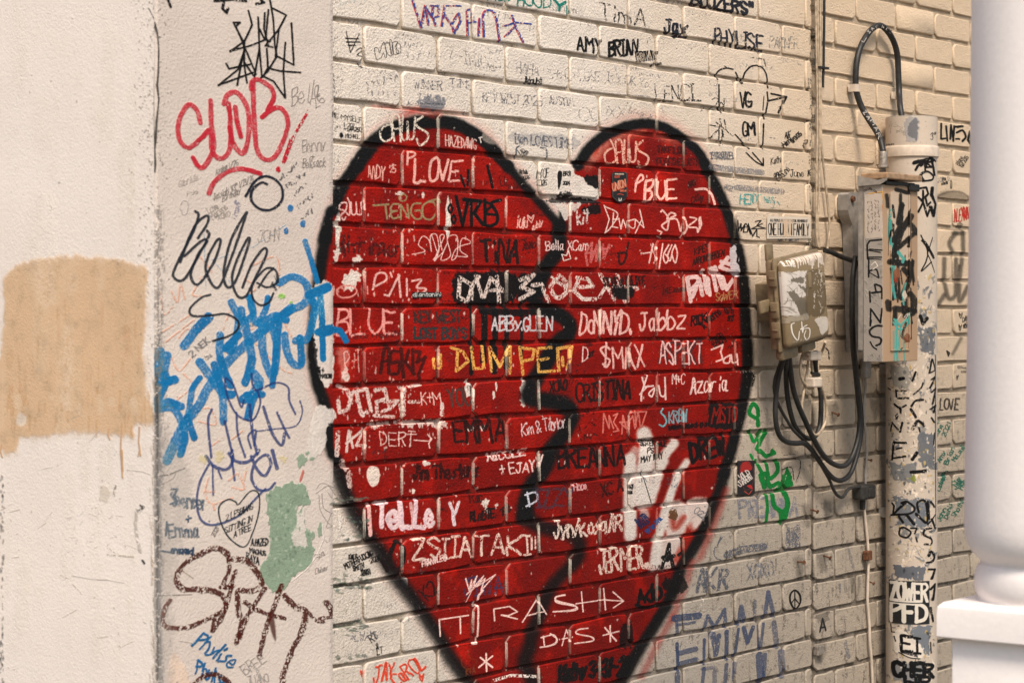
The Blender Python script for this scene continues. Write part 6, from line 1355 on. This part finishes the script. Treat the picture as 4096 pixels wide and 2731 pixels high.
for i in range(26):
    x, y = random.uniform(110, 310), random.uniform(1060, 1460); g.stroke([(x, y), (x + random.uniform(-50, 60), y + random.uniform(-30, 30)), (x + random.uniform(-20, 60), y + random.uniform(0, 60))], (120,112,100), 4, .1, .8)
for pp in ([(150,1120),(240,1100),(300,1130),(260,1160),(170,1150)], [(130,1240),(190,1230),(240,1290),(300,1300),(310,1440),(240,1400),(180,1330)], [(200,1340),(310,1330),(330,1480),(250,1470)], [(230,1180),(320,1200),(300,1260)]):
    g.poly(pp, (100,92,80), 1.2, .88, .22, False, edge=7)
for pp in ([(100,1480),(320,1440),(330,1500),(120,1540)], [(330,1100),(400,1080),(380,1180)], [(400,1250),(470,1230),(480,1330),(420,1360)]): g.poly(pp, (168,158,142), 1.2, .6, .45, False, edge=9)
g.poly([(310,1060),(470,1080),(480,1420),(340,1460),(300,1380)], (92,78,58), 2, .8, .36, edge=10)
g.text("LOVE", 110, 1000, 205, 1000, 50, (216,206,196), 8, .1)
for i in range(22): g.scribble(random.uniform(330, 440), random.uniform(950, 1480), random.uniform(440, 500), random.uniform(950, 1480), 40, (206,196,184), 5, .35, .8, 2)
g.poly([(380,1500),(500,1480),(505,1600),(430,1560)], (200,190,178), 1.5, .9, .3, edge=6)
g.tile(3096, 1280, .4252)
g.stroke([(190,30),(165,50),(180,140),(225,190),(240,110)], (222,214,204), 9, 0, 1, smooth=True); g.stroke([(260,20),(270,120),(280,70),(310,50),(250,90),(330,80),(335,150),(310,190),(285,150),(300,100)], (222,214,204), 8, 0, 1, smooth=True)
g.poly([(410,20),(500,0),(500,100),(450,140),(430,90)], (200,190,178), 1.2, .9, .3, edge=6); g.scribble(180,220,340,200,30,(180,176,166),4,.4,.7)
M_nid = painted("beige_network_plastic", C_n, 'OBJ', [(0.235, 0.175, 0.10), (0.205, 0.152, 0.088)], rough=.5, stip=300, sbump=.0003, lump=.0004, wear=False, dirt=(.12,.095,.06), dirt_amt=.4)
M_nb = plain("beige_plastic", (0.215, 0.16, 0.093), .5, 0, .0003, 80, .15)
nid = bpy.data.objects.new("network_box", None); COL.objects.link(nid); nid.location = (nc.x, NY, nc.z); nid.rotation_euler = (0, -na, 0)
tag(nid, "beige plastic utility box with white drips and torn label, hung crooked on the wall", "utility box")
def nbox(name, boxes, mat, parent=nid, bev=.002, seg=2):
    bm = bmesh.new()
    for b_ in boxes: bm_box(bm, *b_[:6], b_[6] if len(b_) > 6 else bev, seg)
    bmesh.ops.recalc_face_normals(bm, faces=bm.faces)
    me = bpy.data.meshes.new(name); bm.to_mesh(me); bm.free()
    me.polygons.foreach_set("use_smooth", [True] * len(me.polygons)); me.set_sharp_from_angle(angle=math.radians(42)); me.materials.append(mat)
    o = bpy.data.objects.new(name, me); COL.objects.link(o); o.parent = parent; return o
w2, h2 = nw / 2, nh / 2; dp = nback - NY
print("depth", dp)
cover = nbox("cover", [(-w2, w2, 0, dp * .55, -h2, h2, .014)], M_nid, seg=4)
nbox("cover_rim", [(-w2 - .006, w2 + .006, dp * .50, dp * .66, -h2 - .006, h2 + .006, .004)], M_nb)
nbox("back_shell", [(-w2 - .002, w2 + .002, dp * .655, dp * 1.12, -h2 - .002, h2 + .002, .006)], M_nb)
for z in (h2 * .62, -.1 * h2, -h2 * .55):
    l_ = nbox("latch", [(-w2 - .0095, -w2 - .002, dp * .42, dp * .86, z - .017, z + .017, .0015)], M_nb)
    nbox("latch_rib", [(-w2 - .0115, -w2 - .009, dp * .48, dp * .8, z - .0015, z + .0015, .0006)], M_nb, l_)
nbox("mounting_tab", [(-w2 - .040, -w2, dp * .95, dp * 1.1, -.012, .014, .002)], M_nb)
nbox("mounting_tab", [(-w2 + .0, -w2 + .028, dp * .95, dp * 1.1, h2, h2 + .036, .002)], M_nb)
nbox("cable_gland", [(-w2 + .005, -w2 + .075, dp * .5, dp * 1.0, -h2 - .026, -h2, .008), (w2 - .09, w2 - .03, dp * .5, dp * 1.0, -h2 - .022, -h2, .006)], M_nb)
nbox("cover_boss", [(.006, .020, -.002, .004, h2 * .25, h2 * .62, .003)], M_nb)
nbox("wall_spacer", [(-.04, .04, dp * 1.11, -NY, -.04, .04, .002)], M_nb)

# ------------------------------------------------------------------ cables
def cable(name, label, cat, pts, T, yp, r, mat, group=None, ys=None):
    o = wire(name, pts, T, yp, r, mat, None, 10, 6, ys); return tag(o, label, cat, group)
cg = "black cables looped under the utility box"
cable("black_cable", "outermost black cable under the beige box, looping deep then rising to the meter box", "cable", [(92,330),(80,400),(45,520),(18,720),(14,920),(45,1070),(110,1140),(200,1158),(280,1158),(350,1215),(430,1330),(510,1440),(580,1498),(650,1500),(725,1430),(785,1250),(818,1080),(822,900),(800,700),(775,480),(750,250),(740,0),(738,-250),(740,-420),(765,-600)], TCc, -.035, .0057, M_black, cg,
      ys=[-.07,-.06,-.045] + [-.035] * 15 + [-.04, -.05, -.06, -.07, -.075, -.078, -.078])
cable("black_cable", "black cable under the beige box whose short loop turns back up to the box", "cable", [(118,330),(116,420),(116,600),(140,800),(190,980),(260,1080),(330,1112),(390,1085),(430,1000),(442,850),(440,700),(420,580),(392,480),(388,300)], TCc, -.030, .0058, M_black, cg, ys=[-.07,-.06] + [-.028] * 10 + [-.05,-.07])
cable("black_cable", "innermost of the long black cables, crossing the others low beside the meter box", "cable", [(142,330),(150,430),(180,640),(230,800),(300,960),(370,1110),(450,1250),(540,1340),(640,1372),(715,1320),(770,1190),(800,1050),(808,900),(788,700),(766,480),(742,250),(733,0),(733,-240),(745,-420),(760,-520)], TCc, -.045, .0060, M_black, cg,
      ys=[-.07,-.06] + [-.048] * 11 + [-.05, -.055, -.06, -.07, -.075, -.078, -.078])
cable("thin_black_cable", "thin dusty black cable that sags from the beige box down to the small connector", "cable", [(75,350),(50,430),(8,560),(5,680),(45,800),(110,920),(180,1030),(260,1110),(340,1190),(410,1310),(470,1410),(530,1520),(560,1590),(600,1650),(650,1660),(700,1590),(780,1570),(830,1590),(862,1600)], TCc, -.02, .0036, M_blackold, None, ys=[-.07] + [-.03] * 12 + [-.02] * 6)
cable("short_black_cable", "short flat black cable from the beige box across to the meter box", "cable", [(478,850),(540,868),(620,905),(700,935),(765,960),(800,985)], TBm, -.06, .0058, M_black, None)
cable("black_cable_end", "straight black cable hanging down from the top edge, cut off above the beige box", "cable", [(475,-300),(473,0),(472,250),(468,450),(466,640),(461,760),(459,825)], TA, -.014, .0030, M_black, None)
z_ = on_wall(3096 + 466 * .4252, 640 * .4252, -.016)
bm = bmesh.new(); bm_box(bm, z_[0] - .018, z_[0] + .018, -.021, -.008, z_[2] - .0025, z_[2] + .0025, .001)
tag(from_bm("cable_tie", bm, M_black, None, False), "black cable tie pulled round the straight hanging cable", "cable tie")
cgw = "cream cables running down the seam in the brick"
for i, (pts, lab) in enumerate([
    ([(392,-300),(392,0),(398,400),(405,800),(408,1200),(402,1560),(398,1900),(402,2200),(415,2320)], "cream cable nearest the heart of those running down the seam"),
    ([(412,-300),(410,0),(415,400),(422,700),(428,1100),(430,1500),(425,1800),(412,2100),(428,2330)], "middle one of the cream cables running down the seam"),
    ([(436,-300),(436,0),(436,500),(440,900),(444,1300),(466,1560),(492,1800),(518,2050),(525,2150),(512,2260),(500,2360)], "cream cable that bends outward before it reaches the beige box")]):
    cable("cream_cable", lab, "cable", pts, TA, -.010 - .002 * i, .0023 + .0004 * (i == 2), M_cream, cgw)
cable("cream_cable", "cream cable looped in front of the black cables under the beige box", "cable", [(485,205),(455,290),(420,390),(410,480),(425,560),(470,690),(492,820),(490,930),(450,1030),(395,1080),(340,1030),(285,920),(262,820),(275,700),(300,560),(318,420),(322,320)], TCc, -.05, .0031, M_cream, "cream cables tangled under the utility box", ys=[-.07] + [-.05] * 15 + [-.07])
cable("cream_cable", "short curled cream cable with a loop round the little connector under the beige box", "cable", [(275,310),(252,400),(250,500),(280,590),(330,640),(370,630),(380,570),(362,480),(350,330)], TCc, -.055, .0035, M_cream, "cream cables tangled under the utility box")
bm = bmesh.new(); p_ = on_wall(3096 + 362 * .4252, 1280 + 585 * .4252, -.06); bm_box(bm, p_[0] - .019, p_[0] + .019, -.075, -.05, p_[2] - .011, p_[2] + .011, .004, 3)
tag(from_bm("cable_connector", bm, M_bone, None, False), "small cream cable connector dangling under the beige box", "connector")
bm = bmesh.new(); p_ = on_wall(3096 + 345 * .4252, 1280 + 335 * .4252, -.06); bm_box(bm, p_[0] - .022, p_[0] + .022, -.075, -.05, p_[2] - .010, p_[2] + .010, .003, 2)
tag(from_bm("cable_clip", bm, M_bone, None, False), "cream clip gathering the cables right below the beige box", "clip")
cable("cable_tie", "black tie knotted round the cables below the cream clip", "cable tie", [(350,490),(380,500),(420,505),(425,520),(385,515),(352,500)], TCc, -.062, .0026, M_black)
cable("painted_cable", "pale painted cable running straight down from the small connector to the ground", "cable", [(690,200),(683,260),(690,340),(698,420),(706,500),(712,600),(712,700),(708,820),(706,950),(714,1050),(720,1150),(722,1250),(732,1350),(738,1450),(745,1620),(748,1900)], TD, -.008, .0033, M_bone)
cable("painted_cable", "thin grey painted cable between the meter box and the small connector", "cable", [(850,390),(856,520),(862,620),(848,760),(845,920),(862,1060),(872,1200),(868,1340),(860,1480),(862,1580)], TCc, -.008, .0030, M_grayp)
bm = bmesh.new(); p_ = on_wall(3465, 1968, -.02); bm_box(bm, p_[0] - .036, p_[0] + .030, -.030, -.003, p_[2] - .016, p_[2] + .018, .005, 2)
bm_box(bm, p_[0] - .010, p_[0] + .012, -.033, -.028, p_[2] - .011, p_[2] + .011, .003, 2)
bm_box(bm, p_[0] - .008, p_[0] + .002, -.018, -.006, p_[2] - .040, p_[2] - .015, .002, 1)
tag(from_bm("cable_splitter", bm, M_blackold, None, False), "small dark grey cable splitter fixed to the bricks left of the fat pipe", "connector")
bm = bmesh.new(); p_ = on_wall(3473, 2222, -.012); bm_box(bm, p_[0] - .012, p_[0] + .012, -.017, -.003, p_[2] - .010, p_[2] + .012, .002, 1)
tag(from_bm("cable_clip", bm, M_rust, None, False), "rusty clip holding the pale cable to the lower bricks", "clip")
bm = bmesh.new(); p_ = on_wall(3465, 1475, -.012); bm_box(bm, p_[0] - .016, p_[0] + .014, -.02, -.003, p_[2] - .022, p_[2] + .026, .006, 2)
tag(from_bm("cable_clip", bm, M_grayp, None, False), "grey painted clip just below the corner of the meter box", "clip")
for (x, y, r_, lab) in ((3183, 2245, .005, "bent rusty nail sticking out of the bricks above the peace sign"), (3287, 2226, .005, "rusty nail in a dark stain between the utility cables and the pipe"), (3236, 2042, .005, "rusty nail in a bed joint right of the green lettering"), (3462, 2328, .0042, "rusty nail just left of the pale cable, low on the wall"), (3452, 1838, .004, "small rusty screw beside the grey painted cable"), (3320, 1655, .005, "old screw in the bricks inside the loop of black cable")):
    a_ = Vector(on_wall(x, y, .004)); bm = bmesh.new()
    bmesh.ops.create_cone(bm, cap_ends=True, segments=8, radius1=r_ * .45, radius2=r_ * .4, depth=.03); bmesh.ops.translate(bm, verts=bm.verts, vec=(0, 0, -.012))
    h_ = bmesh.ops.create_cone(bm, cap_ends=True, segments=10, radius1=r_, radius2=r_ * .9, depth=.002); bmesh.ops.translate(bm, verts=h_["verts"], vec=(0, 0, .004))
    bmesh.ops.transform(bm, matrix=Matrix.Translation(a_ + Vector((0, -.018, 0))) @ Matrix.Rotation(random.uniform(-.35, .35), 4, 'Y') @ Matrix.Rotation(math.pi / 2 + random.uniform(-.1, .3), 4, 'X'), verts=bm.verts)
    tag(from_bm("nail", bm, M_rust, None, False), lab, "nail", "rusty nails and screws left in the wall")
bm = bmesh.new(); p_ = on_wall(3282, 2600, -.01); bm_box(bm, p_[0] - .014, p_[0] + .014, -.012, .002, p_[2] - .011, p_[2] + .011, .002, 1)
tag(from_bm("anchor_plate", bm, M_zinc, None, False), "small square metal anchor plate with rust, low on the grimy bricks", "metal plate")

# ------------------------------------------------------------------ stickers
def sticker(name, label, outline, T, bg, draw, yp=-.0016, res=.0005, hit=None, group=None, holes=None):
    """a thin printed sheet stuck on the wall"""
    hf = hit or (lambda x, y: (lambda p: (p[0], p[2]))(on_wall(x, y, yp)))
    pts = [hf(T[0] + p[0] * T[2], T[1] + p[1] * T[2]) for p in outline]
    u0, u1 = min(p[0] for p in pts), max(p[0] for p in pts); v0, v1 = min(p[1] for p in pts), max(p[1] for p in pts)
    cv = Canvas(name + "_print", hf, u0 - .002, u1 + .002, v0 - .002, v1 + .002, res); cv.tile(*T)
    cv.a[:] = 1; cv.rgb[:] = np.array(bg, np.float32) / 255
    draw(cv)
    m = bpy.data.materials.new(name + "_print"); t, p = nodes(m)
    im = t.nodes.new("ShaderNodeTexImage"); im.image = cv.image(); tc = t.nodes.new("ShaderNodeTexCoord")
    t.links.new(tc.outputs["UV"], im.inputs[0]); t.links.new(im.outputs["Color"], p.inputs["Base Color"]); p.inputs["Roughness"].default_value = .45
    if hit is None:
        n = len(pts); V = [(u, yp, v) for u, v in pts] + [(u, yp + .0006, v) for u, v in pts]
        F = [tuple(range(n))] + [(k, n + k, n + (k + 1) % n, (k + 1) % n) for k in range(n)]
        U = [((u - cv.u0) / (cv.w * cv.res), (v - cv.v0) / (cv.h * cv.res)) for u, v in pts] * 2
    else:
        V, F, U = [], [], []; nn = 14
        for j in range(2):
            for i in range(nn + 1):
                u = u0 + (u1 - u0) * i / nn; v = v0 if j == 0 else v1; an = u / PRR; r_ = PRR + .0009
                V.append((PX + r_ * math.sin(an), PY - r_ * math.cos(an), v)); U.append(((u - cv.u0) / (cv.w * cv.res), (v - cv.v0) / (cv.h * cv.res)))
        for i in range(nn): F.append((i, i + 1, nn + 2 + i, nn + 1 + i))
    o = mesh(name, V, F, m, None, hit is not None, U)
    return tag(o, label, "sticker", group)
T1 = (2200, 640, .4252)
def d_union(c):
    c.stroke([(590,130),(720,125),(725,360),(655,395),(590,350),(590,130)], (70,66,62), 5); c.text("UNION", 592, 300, 718, 245, 70, (176,72,44), 15); c.text("UNION", 592, 300, 718, 245, 70, (206,160,130), 4)
    c.text("ESTABLISHED 1898", 612, 138, 695, 140, 9, (190,170,150), 4); c.text("WE ARE", 606, 168, 655, 166, 16, (160,60,40), 6); c.text("LOCAL 85", 660, 298, 718, 298, 14, (190,90,60), 6)
    c.stroke([(635,325),(660,320),(690,330)], (190,60,40), 7); c.stroke([(648,362),(650,385),(668,382),(670,362)], (216,206,196), 7)
sticker("union_sticker", "black badge-shaped sticker with red lettering UNION on the red brick", [(600,112),(700,112),(730,128),(728,340),(700,380),(660,402),(620,385),(585,345),(578,140)], T1, (22,20,20), d_union)
def d_dj(c): c.text("dj.antonini", 826, 1284, 1098, 1280, 34, (206,206,200), 5.5, jit=0)
sticker("name_sticker", "small black strip sticker reading dj.antonini on the red brick", [(825,1242),(1100,1245),(1104,1292),(870,1294),(850,1304),(822,1290)], (1300, 640, .4252), (16,22,22), d_dj)
def d_one(c):
    c.text("ONE HUMAN FAMILY", 2055, 705, 2440, 712, 108, (16,16,18), 7, jit=0); c.text("ALL PEOPLE ARE CREATED EQUAL MEMBERS OF", 2072, 580, 2425, 588, 22, (30,30,32), 4, jit=0)
    c.stroke([(2060,722),(2440,730)], (110,104,98), 5, .3)
    for i in range(9): x = random.uniform(2190, 2300); c.stroke([(x, 570), (x + 4, 650), (x, 718)], (200,176,148), random.uniform(6, 16), .22)
    c.poly([(2170,560),(2280,560),(2290,600),(2180,600)], (198,176,152), 2, .7, .3)
sticker("bumper_sticker", "worn white bumper sticker reading ONE HUMAN FAMILY above the beige box", [(2045,528),(2450,540),(2455,738),(2042,742)], T1, (206,194,178), d_one, yp=-.0022)
def d_wild(c):
    c.poly([(1800,1350),(1870,1330),(1900,1400),(1850,1420),(1790,1430)], (150,24,20), 1); c.text("WILD", 1795, 1500, 1890, 1440, 50, (208,196,186), 7); c.text("CURRENT", 1788, 1570, 1918, 1480, 55, (208,196,186), 7)
    c.stroke([(1810,1330),(1785,1450),(1830,1590),(1900,1560),(1915,1400),(1850,1330)], (90,30,28), 5, smooth=True); c.stroke([(1830,1610),(1870,1640),(1900,1600)], (190,60,40), 6); c.poly([(1850,1560),(1890,1550),(1905,1590)], (170,30,24), 1)
sticker("band_sticker", "black rectangular sticker with red shape and white slanted words at the heart's edge", [(1765,1322),(1925,1318),(1928,1628),(1912,1640),(1768,1645)], (2200, 1280, .4252), (22,20,22), d_wild)
def d_zow(c):
    c.poly([(884,794),(1165,806),(1160,1110),(878,1098)], (16,18,22), 1, 1, 0, False)
    c.text("ZOWER", 884, 938, 1166, 955, 132, (204,196,184), 20, jit=0); c.text("PFD", 884, 1094, 1170, 1112, 140, (204,196,184), 27, jit=0)
    c.stroke([(874,948),(1172,962)], (30,32,36), 6)
sticker("block_letter_sticker", "large black sticker with pale block letters ZOWER PFD on the fat pipe", [(873,784),(1172,796),(1166,1120),(868,1104)], TD, (28,30,34), d_zow, hit=hit_pipe, res=.0006)
